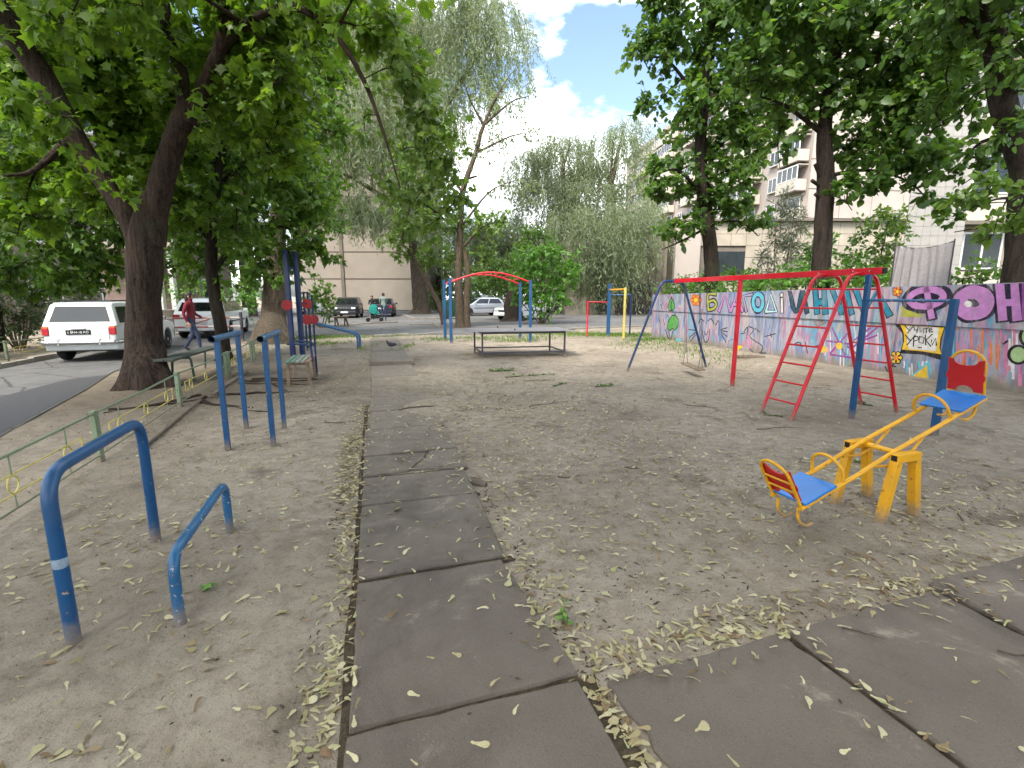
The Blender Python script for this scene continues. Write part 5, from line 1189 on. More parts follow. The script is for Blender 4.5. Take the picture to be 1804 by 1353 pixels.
# ---- nine-storey block with blank beige end wall behind the black cars
x0, x1 = at(520, 540, 54).x, at(756, 540, 54).x; Wd = x1 - x0
bA = block('apartment_building', 'tall beige apartment block with blank panelled end wall behind parked cars', loc=(x0, 54, 0))
piece('core', MAT['panel_joint'], bA, (Wd / 2, 6.2, 14.5), (Wd - .06, 12, 29))
cols = [0.0, at(607, 540, 54).x - x0, at(733, 540, 54).x - x0, Wd]; rowsz = [0, 3.35] + [3.35 + 2.8 * k for k in range(1, 10)]
for i in range(3):
    for a, b in zip(rowsz[:-1], rowsz[1:]):
        piece('panel', MAT['panel'], bA, ((cols[i] + cols[i + 1]) / 2, .14, (a + b) / 2), (cols[i + 1] - cols[i] - .42, .2, b - a - .16))
for c in cols[1:3]: piece('pilaster', MAT['panel_joint'], bA, (c, .10, 14.4), (.34, .34, 28.8))
for a in rowsz[1:-1]: piece('string_course', MAT['panel_joint'], bA, (Wd / 2, .10, a), (Wd - .2, .12, .10))
for k in range(9):
    for yy in (2.2, 5.2, 8.4): window(bA, (Wd + .0 - .02, .2 + yy, 3.35 + 2.8 * k + 1.3), 1.5, 1.4, 'x' if False else 'y') if False else None
# ---- long nine-storey block on the right with balconies
ang = math.atan2(1, -0.11)                          # facade recedes along this direction
cB = V(29.6, 52, 0)
bR = block('apartment_building', 'long pale apartment block with rows of balconies receding on the right', loc=cB, rz=ang - R(90))
# local: +y runs away along the facade, facade faces -x, gable faces -y
piece('core', MAT['panel_pink'], bR, (7.05, 28.05, 14.2), (13.9, 55.9, 28.4))
piece('gable_backing', MAT['panel_joint'], bR, (7.0, .07, 14.2), (13.8, .04, 28))
for a in range(10):
    z_ = .9 + 2.8 * a
    for k in range(4): piece('gable_panel', MAT['panel_pink'], bR, (1.75 + 3.5 * k, -.02, z_ + 1.4), (3.44, .14, 2.72))
    if a == 0: continue
    for k in range(14):
        y = 2.0 + 3.9 * k
        if k % 3 == 1:
            window(bR, (-.02, y, z_ + 1.5), 1.5, 1.5, 'y')
        else:
            b_ = piece('balcony', MAT['balcony'], bR, (-.55, y, z_ + .5), (1.1, 3.3, 1.05)); piece('balcony_slab', MAT['panel_joint'], b_, (0, 0, -.58), (1.16, 3.36, .10))
            if (k * 7 + a * 3) % 5 < 3:
                window(bR, (-1.02, y, z_ + 1.72), 3.2, 1.3, 'y', False, 4); piece('balcony_roof', MAT['balcony'], b_, (0.02, 0, 1.90), (1.1, 3.34, .08))
            else: window(bR, (-.02, y, z_ + 1.6), 2.0, 1.5, 'y', False, 3)
piece('parapet', MAT['panel'], bR, (7, 28, 28.7), (14.4, 56.4, .7))
# ---- low annex: grimy gatehouse on the left, tiled wall on the right
bG = block('gatehouse', 'grimy concrete gatehouse with dark steel gates behind the willows', loc=(4.6, 43, 0))
piece('core', MAT['grime'], bG, (4.3, 2.2, 3.6), (8.6, 4, 7.2))
for i, xx in enumerate((.5, 2.3, 4.0, 7.9)): piece('pier', MAT['grime'], bG, (xx, .12, 3.6), (.5, .3, 7.1))
for xx, w_ in ((3.15, 1.2), (5.0, 1.4), (6.6, 1.5)):
    d_ = piece('gate', MAT['gate'], bG, (xx, .14, 1.35), (w_, .14, 2.7))
    for s_ in (-1, 1): piece('gate_rail', MAT['gate'], d_, (0, -.09, s_ * .8), (w_ - .1, .05, .08))
    piece('gate_post', MAT['gate'], d_, (0, -.085, 0), (.06, .05, 2.6))
for xx in (1.4,): window(bG, (xx, .19, 4.4), 1.5, 1.4, 'x', True, 2)
piece('plinth', MAT['grime'], bG, (.9, -.15, .75), (1.7, .5, 1.5)); piece('cornice', MAT['panel_joint'], bG, (4.3, .1, 7.25), (8.9, .7, .2))
bT = block('annex_building', 'low pale tiled annex with light pillar behind the trees on the right', loc=(13.2, 41.4, 0))
piece('core', MAT['panel_joint'], bT, (10.2, 5, 3.75), (20.2, 9.6, 7.5))
piece('pillar', MAT['panel_pink'], bT, (1.0, .0, 3.7), (2.0, .5, 7.4))
piece('shop_window', MAT['glass'], bT, (4.3, .17, 4.3), (3.4, .08, 1.7)); 
for r_ in range(8):
    for k in range(14): 
        if 2 < r_ < 6 and k < 3: continue
        piece('wall_tile', MAT['tile'], bT, (2.68 + 1.25 * k, .14, .48 + .93 * r_), (1.22, .14, .90))
piece('cornice', MAT['panel_joint'], bT, (10.2, .0, 7.56), (20.6, .6, .14))
piece('mailbox', MAT['gate'], bT, (.8, -.30, 2.35), (.5, .12, .5)); piece('notice', MAT['frame_white'], bT, (1.1, -.262, 1.7), (.4, .02, .5))
# ---- tiled block at the right edge
Yt = 19.0; xl = at(1592, 440, Yt).x; xr_ = at(1694, 440, Yt).x; wt_ = xr_ - xl
bW = block('apartment_building', 'near apartment block with grey tiled end wall at the right edge', loc=(xl, Yt, 1.4))
MAT['grout'] = simple('tile_grout', lin(128, 122, 114), .9, .15)
MB().prism([(0.01, .06), (wt_ - .02, .06), (wt_ - .02, 1.75), (1.55, 1.75)], (0, 0, 0), (1, 0, 0), (0, 1, 0), (0, 0, 1), 13.8).build('core', MAT['grout'], bW, local=True)
ncol = 7; tw_ = wt_ / ncol; nrow = 30; th_ = .345
for r_ in range(nrow):
    for k in range(ncol): piece('wall_tile', MAT['tile_grey'], bW, (tw_ * (k + .5), .045, th_ * (r_ + .5)), (tw_ - .010, .05, th_ - .010))
piece('upper_tiling', MAT['tile_grey'], bW, (wt_ / 2, .045, 10.36 + 1.72), (wt_, .05, 3.4))
MB().prism([(wt_ - .01, 1.6), (wt_ + 10, 1.6), (wt_ + 10, 8), (wt_ + 6.6, 8)], (0, 0, 0), (1, 0, 0), (0, 1, 0), (0, 0, 1), 13.75).build('side_wall', MAT['panel'], bW, local=True)
for a in range(4):
    z_ = .25 + 2.9 * a
    for k in range(3):
        xx = wt_ + 1.75 + 3.1 * k
        b_ = piece('loggia', MAT['balcony'], bW, (xx, 1.2, z_ + .45), (2.9, .14, .95)); piece('loggia_floor', MAT['panel_joint'], b_, (0, .3, -.56), (3.0, .9, .14))
        piece('loggia_side', MAT['panel'], b_, (-1.5, .3, .9), (.14, .86, 2.7))
        window(bW, (xx, 1.57, z_ + 1.75), 2.4, 1.45, 'x', False, 3)
MAT['oxblood'] = simple('dark_red_railing', lin(92, 42, 44), .7, .2)
rf = thing('railing', 'dark red metal railing below the near loggias', 'railing', (xr_ + .2, 15.5, 1.5))
for k in range(26): piece('bar', MAT['oxblood'], rf, (.16 * k, 0, .42), (.05, .02, .84))
for z_ in (.08, .8): piece('rail', MAT['oxblood'], rf, (2.05, .025, z_), (4.3, .03, .05))
# ---- half hidden block beyond the left hedge
bL = block('apartment_building', 'pale building half hidden behind the trees on the left', loc=(-34, 24, 0), rz=R(-12))
piece('core', MAT['panel_joint'], bL, (5, 7, 8), (10, 18, 16))
for a in range(5):
    for k in range(5):
        window(bL, (10.02, 0.0 + 3.5 * k, 2.0 + 3 * a), 1.5, 1.5, 'y')
bL2 = block('colonnade', 'white columned porch seen left of the big trunk', 'porch', loc=(-19.6, 24.5, 0))
piece('back_wall', simple('brown_wall', lin(120, 104, 96), .9, .2, 2), bL2, (1.2, 1.0, 1.9), (4.4, .3, 3.8)); piece('roof_slab', MAT['panel'], bL2, (1.6, .4, 3.95), (5.4, 2.2, .3))
for k in range(7): 
    if k > 2: piece('column', MAT['frame_white'], bL2, (-.4 + .62 * k, -.3, 1.9), (.22, .22, 3.8), .02)
# ---- washing on a line behind the wall
q0 = at(1578, 432, 10.2); q1 = at(1682, 424, 9.3)
cl = thing('clothes_line', 'washing line strung between two thin poles behind the wall', 'clothes line', (q0.x, q0.y, 1.5))
for q in (q0, q1): MB().tube([V(q.x, q.y, 1.3), V(q.x, q.y, q.z + .03)], .012, 8).build('pole', MAT['steel_dark'], cl, True)
lp = [q0.lerp(q1, k / 10) + V(0, 0, -.09 * math.sin(math.pi * k / 10) + .0) for k in range(11)]
MB().tube(lp, .005, 6).build('line', MAT['steel_dark'], cl, True)
nxc, nzc = 90, 16; vs = []; dl = (q1 - q0); dln = Vector((-dl.y, dl.x, 0)).normalized()
for side in (0, 1):
    for j in range(nzc + 1):
        for i in range(nxc + 1):
            f_ = i / nxc; p = q0.lerp(q1, .02 + .96 * f_) + V(0, 0, -.09 * math.sin(math.pi * f_)); d_ = j / nzc
            amp = .045 * (.25 + .75 * d_)
            w_ = amp * (math.sin(f_ * 46 + .8 * math.sin(f_ * 7)) * (1.25 - f_) + .6 * math.sin(f_ * 19 + 2 + d_ * 1.1)) + .008 * mnoise.noise(V(f_ * 30, d_ * 8, side))
            vs.append(p + dln * (w_ + .008 * (side - .5)) + V(0, 0, -d_ * (.92 + .05 * f_)) + dl.normalized() * (.10 * d_ * math.sin(f_ * 3 - 1.2) * .5))
n1c = (nxc + 1) * (nzc + 1); fs = []
for j in range(nzc):
    for i in range(nxc):
        a = j * (nxc + 1) + i; fs += [(a, a + 1, a + nxc + 2, a + nxc + 1), (n1c + a, n1c + a + nxc + 1, n1c + a + nxc + 2, n1c + a + 1)]
rim = [j * (nxc + 1) for j in range(nzc + 1)]
for i in range(nxc): a = i; b = nzc * (nxc + 1) + i; fs += [(a, n1c + a, n1c + a + 1, a + 1), (b, b + 1, n1c + b + 1, n1c + b)]
for j in range(nzc): a = j * (nxc + 1); b = a + nxc; fs += [(a, a + nxc + 1, n1c + a + nxc + 1, n1c + a), (b, n1c + b, n1c + b + nxc + 1, b + nxc + 1)]
o = MB().add(vs, fs).build('blanket', simple('grey_woven_cloth', lin(150, 146, 146), .95, .1, 20, .4, 120), None, True, autosmooth=80); tag(o, 'grey blanket hung to dry on the line behind the wall', 'blanket')
# ================================================================== trees
def leaf_mat(name, dark, light, trans=0.38, rough=0.5, yellow=None):
    t = NT(name); rnd = t.geo.outputs['Random Per Island']; n1 = t.noise(0.9, 3)
    c = t.ramp(rnd, [(0.0, dark), (0.75, light), (1.0, yellow or light)])
    c = t.mix(t.ramp(n1, [(0.35, (0.0,) * 3), (0.65, (0.5,) * 3)]), c, tuple(x * 0.85 for x in dark[:3]) + (1,))
    t.color(c); t.rough(rough - .08); t.spec(0.45)
    tr = t.n.new('ShaderNodeBsdfTranslucent'); q = t.mix(1.0, c, (1.45, 1.45, 0.65, 1), 'MULTIPLY'); t.l.new(q, tr.inputs['Color'])
    mxs = t.n.new('ShaderNodeMixShader'); mxs.inputs[0].default_value = trans
    t.l.new(t.bsdf.outputs[0], mxs.inputs[1]); t.l.new(tr.outputs[0], mxs.inputs[2]); t.l.new(mxs.outputs[0], t.out.inputs['Surface'])
    return t.m
LM = {'maple': leaf_mat('maple_leaf', (0.0792, 0.1584, 0.0211, 1), (0.1650, 0.2838, 0.0343, 1), 0.56, yellow=(0.2000, 0.2900, 0.0350, 1)),
      'maple_dark': leaf_mat('dark_maple_leaf', (0.0607, 0.1320, 0.0224, 1), (0.1254, 0.2310, 0.0343, 1), 0.52, yellow=(0.1600, 0.2500, 0.0320, 1)),
      'linden': leaf_mat('linden_leaf', (0.0607, 0.1294, 0.0317, 1), (0.1188, 0.2178, 0.0449, 1), 0.50, yellow=(0.1400, 0.2200, 0.0380, 1)),
      'willow': leaf_mat('willow_leaf', (0.1600, 0.2050, 0.1250, 1), (0.2500, 0.3050, 0.1900, 1), 0.48, 0.55, (0.2800, 0.3500, 0.2100, 1)),
      'ash': leaf_mat('ash_maple_leaf', (0.0990, 0.1848, 0.0370, 1), (0.1500, 0.2400, 0.0500, 1), 0.42, yellow=(0.2000, 0.2900, 0.0600, 1)),
      'bush': leaf_mat('bush_leaf', (0.0660, 0.1716, 0.0264, 1), (0.1386, 0.3102, 0.0462, 1), 0.40, yellow=(0.1600, 0.3000, 0.0500, 1)),
      'grey': leaf_mat('grey_green_leaf', (0.0924, 0.1188, 0.0792, 1), (0.1584, 0.1848, 0.1254, 1), 0.25),
      'hedge': leaf_mat('dark_hedge_leaf', (0.0396, 0.0726, 0.0264, 1), (0.0858, 0.1254, 0.0462, 1), 0.25)}
def bark(name, c0, c1, sc=(9, 9, 1.6), strength=0.9):
    t = NT(name); v = t.scaled(sc); a = t.noise(1.4, 6, 0.65, vec=v, dist=0.5); b = t.noise(26, 4, 0.65); g = t.noise(1.1, 4)
    c = t.ramp(a, [(0.32, c0), (0.62, c1)]); c = t.mix(t.ramp(b, [(0.45, (0,) * 3), (0.75, (0.4,) * 3)]), c, tuple(x * 1.7 for x in c1[:3]) + (1,))
    c = t.mix(t.ramp(g, [(0.58, (0,) * 3), (0.72, (0.35,) * 3)]), c, (0.07, 0.085, 0.045, 1))
    t.color(c); t.rough(0.95); t.spec(0.15); t.bump(t.math('ADD', a, t.math('MULTIPLY', b, 0.3)), strength, 0.05); return t.m
BK = {'maple': bark('maple_bark', lin(18, 14, 12), lin(62, 52, 45), (13, 13, 1.3), 1.0), 'linden': bark('linden_bark', lin(26, 23, 21), lin(58, 51, 45)), 'willow': bark('willow_bark', lin(46, 40, 34), lin(92, 82, 70)), 'young': bark('young_bark', lin(54, 46, 38), lin(98, 86, 72), (14, 14, 4), 0.5)}
def T_fan(out, c):                                 # fan around a centre
    v = [c] + out; k = len(out); return np.array(v, float), np.array([(0, 1 + i, 1 + (i + 1) % k) for i in range(k)])
def zcurl(v, a=-0.28, b=-0.22): v = v.copy(); v[:, 2] = a * v[:, 0] ** 2 + b * np.abs(v[:, 1]); return v
_v, _f = T_fan([(0, 0, 0), (.10, -.24, 0), (-.06, -.46, 0), (.30, -.33, 0), (.56, -.56, 0), (.64, -.24, 0), (1, .03, 0), (.60, .25, 0), (.47, .60, 0), (.27, .32, 0), (-.02, .48, 0), (.08, .22, 0)], (.33, 0, 0))
LEAF = {'maple': (zcurl(_v), _f)}
_h = np.array([(0, 0, 0), (-.06, .28, 0), (.25, .46, 0), (.65, .32, 0), (1, 0, 0), (.65, -.32, 0), (.25, -.46, 0), (-.06, -.28, 0)], float)
LEAF['heart'] = (zcurl(_h, -0.2, -0.3), np.array([(0, 1, 2), (0, 2, 3), (0, 3, 4), (0, 4, 5), (0, 5, 6), (0, 6, 7)]))
LEAF['lobed'] = (zcurl(np.array([(0, 0, 0), (.2, .5, 0), (.42, .26, 0), (1, 0, 0), (.42, -.26, 0), (.2, -.5, 0)], float)), np.array([(0, 1, 2), (0, 2, 3), (0, 3, 4), (0, 4, 5)]))
LEAF['oval'] = (zcurl(np.array([(0, 0, 0), (.45, .3, 0), (1, 0, 0), (.45, -.3, 0)], float), -.15, -.3), np.array([(0, 1, 2), (0, 2, 3)]))
LEAF['narrow'] = (zcurl(np.array([(0, 0, 0), (.45, .095, 0), (1, 0, 0), (.45, -.095, 0)], float), -.2, 0), np.array([(0, 1, 2), (0, 2, 3)]))
def unit(a): return a / np.maximum(np.linalg.norm(a, axis=-1, keepdims=True), 1e-9)
def frames(d, n):
    x = unit(d); y = unit(np.cross(n, x)); z = np.cross(x, y); return np.stack([x, y, z], 1)      # rows are axes
def leaves_arrays(pos, d, n, size, templ):
    tv, tf = templ; Fm = frames(d, n)
    v = pos[:, None, :] + np.einsum('kj,njm->nkm', tv, Fm) * size[:, None, None]
    f = tf[None] + (np.arange(len(pos)) * len(tv))[:, None, None]
    return v.reshape(-1, 3), f.reshape(-1, 3), Fm
class Tree:
    def __init__(s, name, label, base, bk='maple', cat='tree', group=None, seed=1):
        s.base = Vector(base); s.root = thing(name, label, cat, s.base, group=group); s.bk = BK[bk]; s.nodes = []; s.rng = np.random.default_rng(seed); s.tw = []; s.lv = []
    def limb(s, pts, rad, name='limb', n=12, sub=5, rough=0.12, flare=0.0, nodes=True, lobes=0):
        P = catmull(pts, sub); m = len(P); rr = np.interp(np.linspace(0, 1, m), np.linspace(0, 1, len(rad)), rad)
        mb = MB().tube(P, 1.0, n); vs = []
        for i in range(m):
            for k in range(n):
                p = Vector(mb.v[i * n + k]); d = p - P[i]; q = P[i] + d * 0.3
                a = 2 * math.pi * k / n
                sc = rr[i] * (1 + rough * mnoise.noise(q * 2.2) + rough * 0.7 * mnoise.noise(V(d.x * 6, d.y * 6, P[i].z * 0.9)))
                if flare and i < m * .5:
                    h = max(0, P[i].z - P[0].z - .2); sc *= 1 + flare * math.exp(-h / .22) * (0.75 + .5 * math.sin(a * 5 + 1.1) + .35 * math.sin(a * 3 + 2))
                if lobes: sc *= 1 + lobes * math.sin(a * 3 + .6 * P[i].z)
                vs.append(P[i] + d * sc)
        mb.v = [tuple(p) for p in vs]; mb.build(name, s.bk, s.root, True, autosmooth=75)
        if nodes: s.nodes += [tuple(p) for p in P[max(1, m // 6):]]
        return P
    def secondary(s, blobs, k=5, r=(.035, .012)):
        for c, rad, w in blobs:
            c = np.array(c); rad = np.array(rad)
            for _ in range(max(1, int(round(k * w)))):
                q = c + unit(s.rng.normal(size=3)) * rad * s.rng.uniform(.25, .8)
                N = np.array(s.nodes); d = np.linalg.norm(N - q, axis=1); st = N[np.argmin(d)]; L = np.linalg.norm(q - st)
                if L < .25: continue
                mid = (st + q) / 2 + s.rng.normal(size=3) * .1 * L + np.array([0, 0, .10 * L]); r0 = min(r[0] * (.5 + .35 * L), r[0] * 2.2)
                P = catmull([st, mid, q], 4); mm = len(P)
                s.sec.append((P, [r0 + (r[1] - r0) * i / (mm - 1) for i in range(mm)]))
                s.nodes += [tuple(p) for p in P[2:]]
    def grow(s, blobs, mat, leaf='maple', size=.12, per=700, lpt=9, twr=.006, droop=.35, sec=5, sec_r=(.035, .012), maxtw=1.6, shell=.55, flat=.75, szvar=.25):
        B = [(tuple(b[0]), (b[1],) * 3 if isinstance(b[1], (int, float)) else b[1], b[2] if len(b) > 2 else 1.0) for b in blobs]
        s.sec = []; s.secondary(B, sec, sec_r); allb = MB()
        for P, rd in s.sec:
            if len(s.sec) <= 40: MB().tube(P, rd, 5).build('branch', s.bk, s.root, True, autosmooth=80)
            else: allb.tube(P, rd, 5)
        if allb.v: allb.build('branches', s.bk, s.root, True, autosmooth=80)['kind'] = 'stuff'
        N = np.array(s.nodes); Eall = []
        for c, rad, w in B:
            r2 = (rad[0] * rad[2] + rad[1] * rad[2] + rad[0] * rad[1]) / 3; nt = max(4, int(per * r2 * w / lpt))
            u = unit(s.rng.normal(size=(nt, 3))); rr = s.rng.uniform(shell ** 2, 1.0, (nt, 1)) ** .5 * (1 + .16 * s.rng.normal(size=(nt, 1)))
            lump = 1 + .16 * np.sin(u[:, :1] * 5 + c[0]) * np.sin(u[:, 1:2] * 4 + c[1]) + .12 * np.sin(u[:, 2:3] * 7 + c[2])
            Eall.append(np.array(c) + u * rr * lump * np.array(rad))
        E_ = np.concatenate(Eall); S_ = np.empty_like(E_)
        for i in range(0, len(E_), 2000):
            d = ((E_[i:i + 2000, None] - N[None]) ** 2).sum(-1); S_[i:i + 2000] = N[d.argmin(1)]
        dv = E_ - S_; L = np.linalg.norm(dv, axis=1, keepdims=True); S_ = E_ - dv * np.minimum(1, maxtw / np.maximum(L, 1e-6)); L = np.minimum(L, maxtw)
        M_ = (S_ + E_) / 2 + np.array([0, 0, .08]) * L + s.rng.normal(size=E_.shape) * .05 * L
        s.tw.append((S_, M_, E_, twr))
        nl = len(E_); t_ = s.rng.uniform(.25, 1.05, (nl, lpt, 1)); a, b, c = S_[:, None], M_[:, None], E_[:, None]
        pos = a * (1 - t_) ** 2 + 2 * b * t_ * (1 - t_) + c * t_ ** 2; td = unit(2 * (1 - t_) * (b - a) + 2 * t_ * (c - b))
        rnd = s.rng.normal(size=pos.shape); d = unit(td * .55 + rnd * .6 + np.array([0, 0, -droop])); pos = pos + rnd * .03
        nrm = unit(np.array([0, 0, flat]) + s.rng.normal(size=pos.shape) * .45)
        sz = size * (1 + szvar * s.rng.normal(size=(nl, lpt))).clip(.45, 1.7)
        s.lv.append((pos.reshape(-1, 3), d.reshape(-1, 3), nrm.reshape(-1, 3), sz.ravel(), leaf, mat))
        return s
    def hang(s, tops, mat, n, length=(2, 4), lps=45, size=.11, sway=.25, leaf='narrow'):
        """weeping strands: tops = list of (centre, radii, weight) where strands start"""
        W_ = np.array([t_[2] for t_ in tops], float); W_ /= W_.sum(); ch = s.rng.choice(len(tops), n, p=W_)
        c = np.array([tops[i][0] for i in ch]); rd = np.array([tops[i][1] for i in ch]); u = unit(s.rng.normal(size=(n, 3))); u[:, 2] = np.abs(u[:, 2]) * .9 - .15
        st = c + u * rd * s.rng.uniform(.55, 1.0, (n, 1)); L = s.rng.uniform(*length, (n, 1)); hd = np.concatenate([u[:, :2], np.zeros((n, 1))], 1)
        kn = s.rng.normal(size=(n, 3)) * sway * np.array([1, 1, .2])
        mid = st + hd * L * .20 + np.array([0, 0, -.38]) * L + kn * .4; end = st + hd * L * .26 + np.array([0, 0, -1.0]) * L + kn
        s.tw.append((st, mid, end, .006))
        t_ = np.linspace(.03, 1, lps)[None, :, None] + s.rng.uniform(-.02, .02, (n, lps, 1)); a, b, e = st[:, None], mid[:, None], end[:, None]
        pos = a * (1 - t_) ** 2 + 2 * b * t_ * (1 - t_) + e * t_ ** 2; td = unit(2 * (1 - t_) * (b - a) + 2 * t_ * (e - b))
        rnd = s.rng.normal(size=pos.shape); d = unit(td * .9 + rnd * .5); pos = pos + rnd * .045; nrm = unit(s.rng.normal(size=pos.shape) + np.array([0, 0, .3]))
        sz = size * (1 + .25 * s.rng.normal(size=(n, lps))).clip(.5, 1.6)
        s.lv.append((pos.reshape(-1, 3), d.reshape(-1, 3), nrm.reshape(-1, 3), sz.ravel(), leaf, mat)); return s
    def finish(s, singles=0, crown='crown'):
        b = np.array(s.base)
        # twigs as three-sided tapered rods
        V_ = []; F_ = []; o = 0
        for S_, M_, E_, r in s.tw:
            n = len(S_); ax = unit(E_ - S_); e1 = unit(np.cross(ax, np.array([.3, .5, .8]))); e2 = np.cross(ax, e1); P = np.stack([S_, M_, E_], 1)
            ang = np.array([0, 2.094, 4.189]); ring = e1[:, None] * np.cos(ang)[None, :, None] + e2[:, None] * np.sin(ang)[None, :, None]
            vv = P[:, :, None] + ring[:, None] * (r * np.array([1, .7, .35]))[None, :, None, None]
            V_.append(vv.reshape(-1, 3)); q = []
            for i in (0, 1):
                for k in range(3):
                    k2 = (k + 1) % 3; q += [(i * 3 + k, i * 3 + k2, i * 3 + 3 + k2), (i * 3 + k, i * 3 + 3 + k2, i * 3 + 3 + k)]
            F_.append((np.array(q)[None] + (np.arange(n) * 9)[:, None, None] + o).reshape(-1, 3)); o += n * 9
        if V_: link('twigs', np_mesh('twigs', np.concatenate(V_) - b, np.concatenate(F_), s.bk), s.root)['kind'] = 'stuff'
        nleaf = 0
        for gi, (pos, d, nrm, sz, leaf, mat) in enumerate(s.lv):
            keep = np.ones(len(pos), bool)
            if singles and gi == 0:
                z = pos[:, 1] * math.cos(PITCH) - (pos[:, 2] - CH) * math.sin(PITCH); up = pos[:, 1] * math.sin(PITCH) + (pos[:, 2] - CH) * math.cos(PITCH)
                u = 902 + FPX * pos[:, 0] / np.maximum(z, .1); v = 676.5 - FPX * up / np.maximum(z, .1)
                ok = (z > .5) & (u > 5) & (u < 1799) & (v > 5) & (v < 1340); big = np.where(ok, sz / np.maximum(z, .1), 0); idx = np.argsort(-big)[:singles]; idx = idx[big[idx] > 0]; keep[idx] = False
                me = np_mesh('leaf', LEAF[leaf][0], LEAF[leaf][1], mat); Fm = frames(d[idx], nrm[idx])
                for j, i in enumerate(idx):
                    ob = bpy.data.objects.new('leaf', me); COL.objects.link(ob); ob.parent = s.root
                    A = Fm[j].T * sz[i]; q = pos[i] - b
                    ob.matrix_local = Matrix(((A[0, 0], A[0, 1], A[0, 2], q[0]), (A[1, 0], A[1, 1], A[1, 2], q[1]), (A[2, 0], A[2, 1], A[2, 2], q[2]), (0, 0, 0, 1)))
            v, f, _ = leaves_arrays(pos[keep] - b, d[keep], nrm[keep], sz[keep], LEAF[leaf])
            ob = link(crown, np_mesh(crown, v, f, mat), s.root); ob['kind'] = 'stuff'; nleaf += len(f)
        print('TREE', s.root.name, nleaf, 'leaf tris'); return s
A_ = lambda u, v, Y, r, w=1.0: (at(u, v, Y), r, w)

# ---- the big forked maple on the left
T1 = Tree('maple_tree', 'huge forked maple with thick dark trunk beside the left fence', onG(G(263, 682)), 'maple', seed=3)
b0_ = onG(G(263, 682))
T1.limb([b0_ + V(0, 0, -.25), b0_ + V(-.01, 0, .25), at(256, 600, 9), at(254, 520, 9), at(256, 440, 9), at(262, 385, 9), at(268, 340, 9)], [.36, .325, .285, .255, .265, .24, .17], 'trunk', 36, 9, .13, .5, nodes=False)
T1.limb([at(250, 450, 9), at(225, 385, 8.95), at(180, 315, 8.9), at(128, 235, 8.8), at(72, 130, 8.7), at(12, 40, 8.6), at(-80, -80, 8.5)], [.15, .155, .15, .16, .175, .18, .15], n=18, sub=6)
T1.limb([at(268, 430, 9), at(282, 330, 9), at(310, 240, 9), at(338, 180, 9)], [.20, .19, .18, .155], n=20, sub=6)
T1.limb([at(330, 215, 9), at(318, 130, 9), at(296, 50, 9), at(280, -40, 9), at(260, -150, 8.8)], [.12, .11, .10, .09, .07], n=14)
T1.limb([at(334, 215, 9), at(372, 130, 8.95), at(396, 60, 8.9), at(404, -30, 8.8), at(420, -160, 8.6)], [.145, .125, .12, .10, .07], n=14)
T1.limb([at(388, 90, 8.9), at(432, 42, 8.7), at(515, 12, 8.3), at(590, 62, 8.0), at(640, 140, 7.9), at(676, 235, 7.9), at(705, 330, 7.9)], [.085, .07, .055, .045, .034, .022, .010], n=9, sub=6)
T1.limb([at(590, 62, 8.0), at(610, 20, 7.8), at(640, -40, 7.6)], [.03, .02, .012], n=7)
T1.limb([at(130, 240, 8.8), at(60, 300, 8.2), at(10, 310, 7.8)], [.08, .04, .02], n=7)
T1.limb([at(405, -30, 8.8), V(-3, 6.0, 9.5), V(-1.2, 3.6, 10.2)], [.12, .08, .04], n=8)
T1.limb([at(-80, -80, 8.5), V(-7.0, 4.5, 9.5), V(-6, 1, 10)], [.14, .09, .04], n=8)
crownA = [A_(60, 20, 10.6, 1.6), A_(150, 120, 10.8, 1.3), A_(225, 70, 11.2, 1.7), A_(130, 20, 10.6, 1.6), A_(430, 120, 9.6, 1.15), A_(478, 225, 10.2, 1.05), A_(500, 60, 9.8, 1.3), A_(330, -90, 9.3, 2.0, .8), A_(90, -130, 8.2, 2.0, .8),
          A_(15, 215, 9.8, 1.2), A_(600, -70, 8.2, 1.4, .8), A_(640, 50, 8.4, .55, .5), A_(30, 350, 10.2, 1.0), A_(160, 250, 10.2, 1.1), A_(40, 175, 7.4, .4, .8), A_(150, 330, 9.9, .8),
          A_(200, -20, 7.2, .6), A_(345, 20, 10.4, 1.1), A_(455, 20, 9.4, .9), A_(375, 150, 10.8, 1.2), A_(95, 215, 7.6, .3, .8), A_(250, 230, 11.2, 1.2), A_(300, 330, 11.5, 1.2), A_(140, 60, 7.6, .3, .7), A_(205, 170, 11, 1.4), A_(215, 330, 8.5, .35, .5), A_(455, 150, 8.6, .5)]
crown_shade = [((-6.5, .5, 9.8), 2.8, .8), ((-.8, 1.0, 10.4), 2.8, .9), ((-3.6, .6, 10.0), 2.6, .9), ((-3.5, -2, 10.2), 2.8, .8), ((2.2, -.5, 11.0), 2.6, .8), ((-1.2, -3.5, 10.8), 2.8, .8), ((-8.8, 1.0, 8.6), 2.4, .9), ((-8.4, -2.2, 8.2), 2.4, .8), ((-6.0, -3.6, 8.0), 2.2, .8), ((-5.6, 2.4, 8.4), 2.0, 1.0), ((-2.7, 2.8, 8.8), 2.0, 1.0), ((-4.6, -.6, 7.2), 1.7, 1.0), ((-7.6, 3.0, 8.8), 2.0, 1.0)]  # out-of-view crown foliage added overhead to shade the foreground
T1.grow(crownA, LM['maple'], 'maple', .145, 760, 9, .006, .45, 4, (.03, .010), 1.3)
T1.grow(crown_shade, LM['maple'], 'oval', .20, 430, 8, .008, .3, 3)
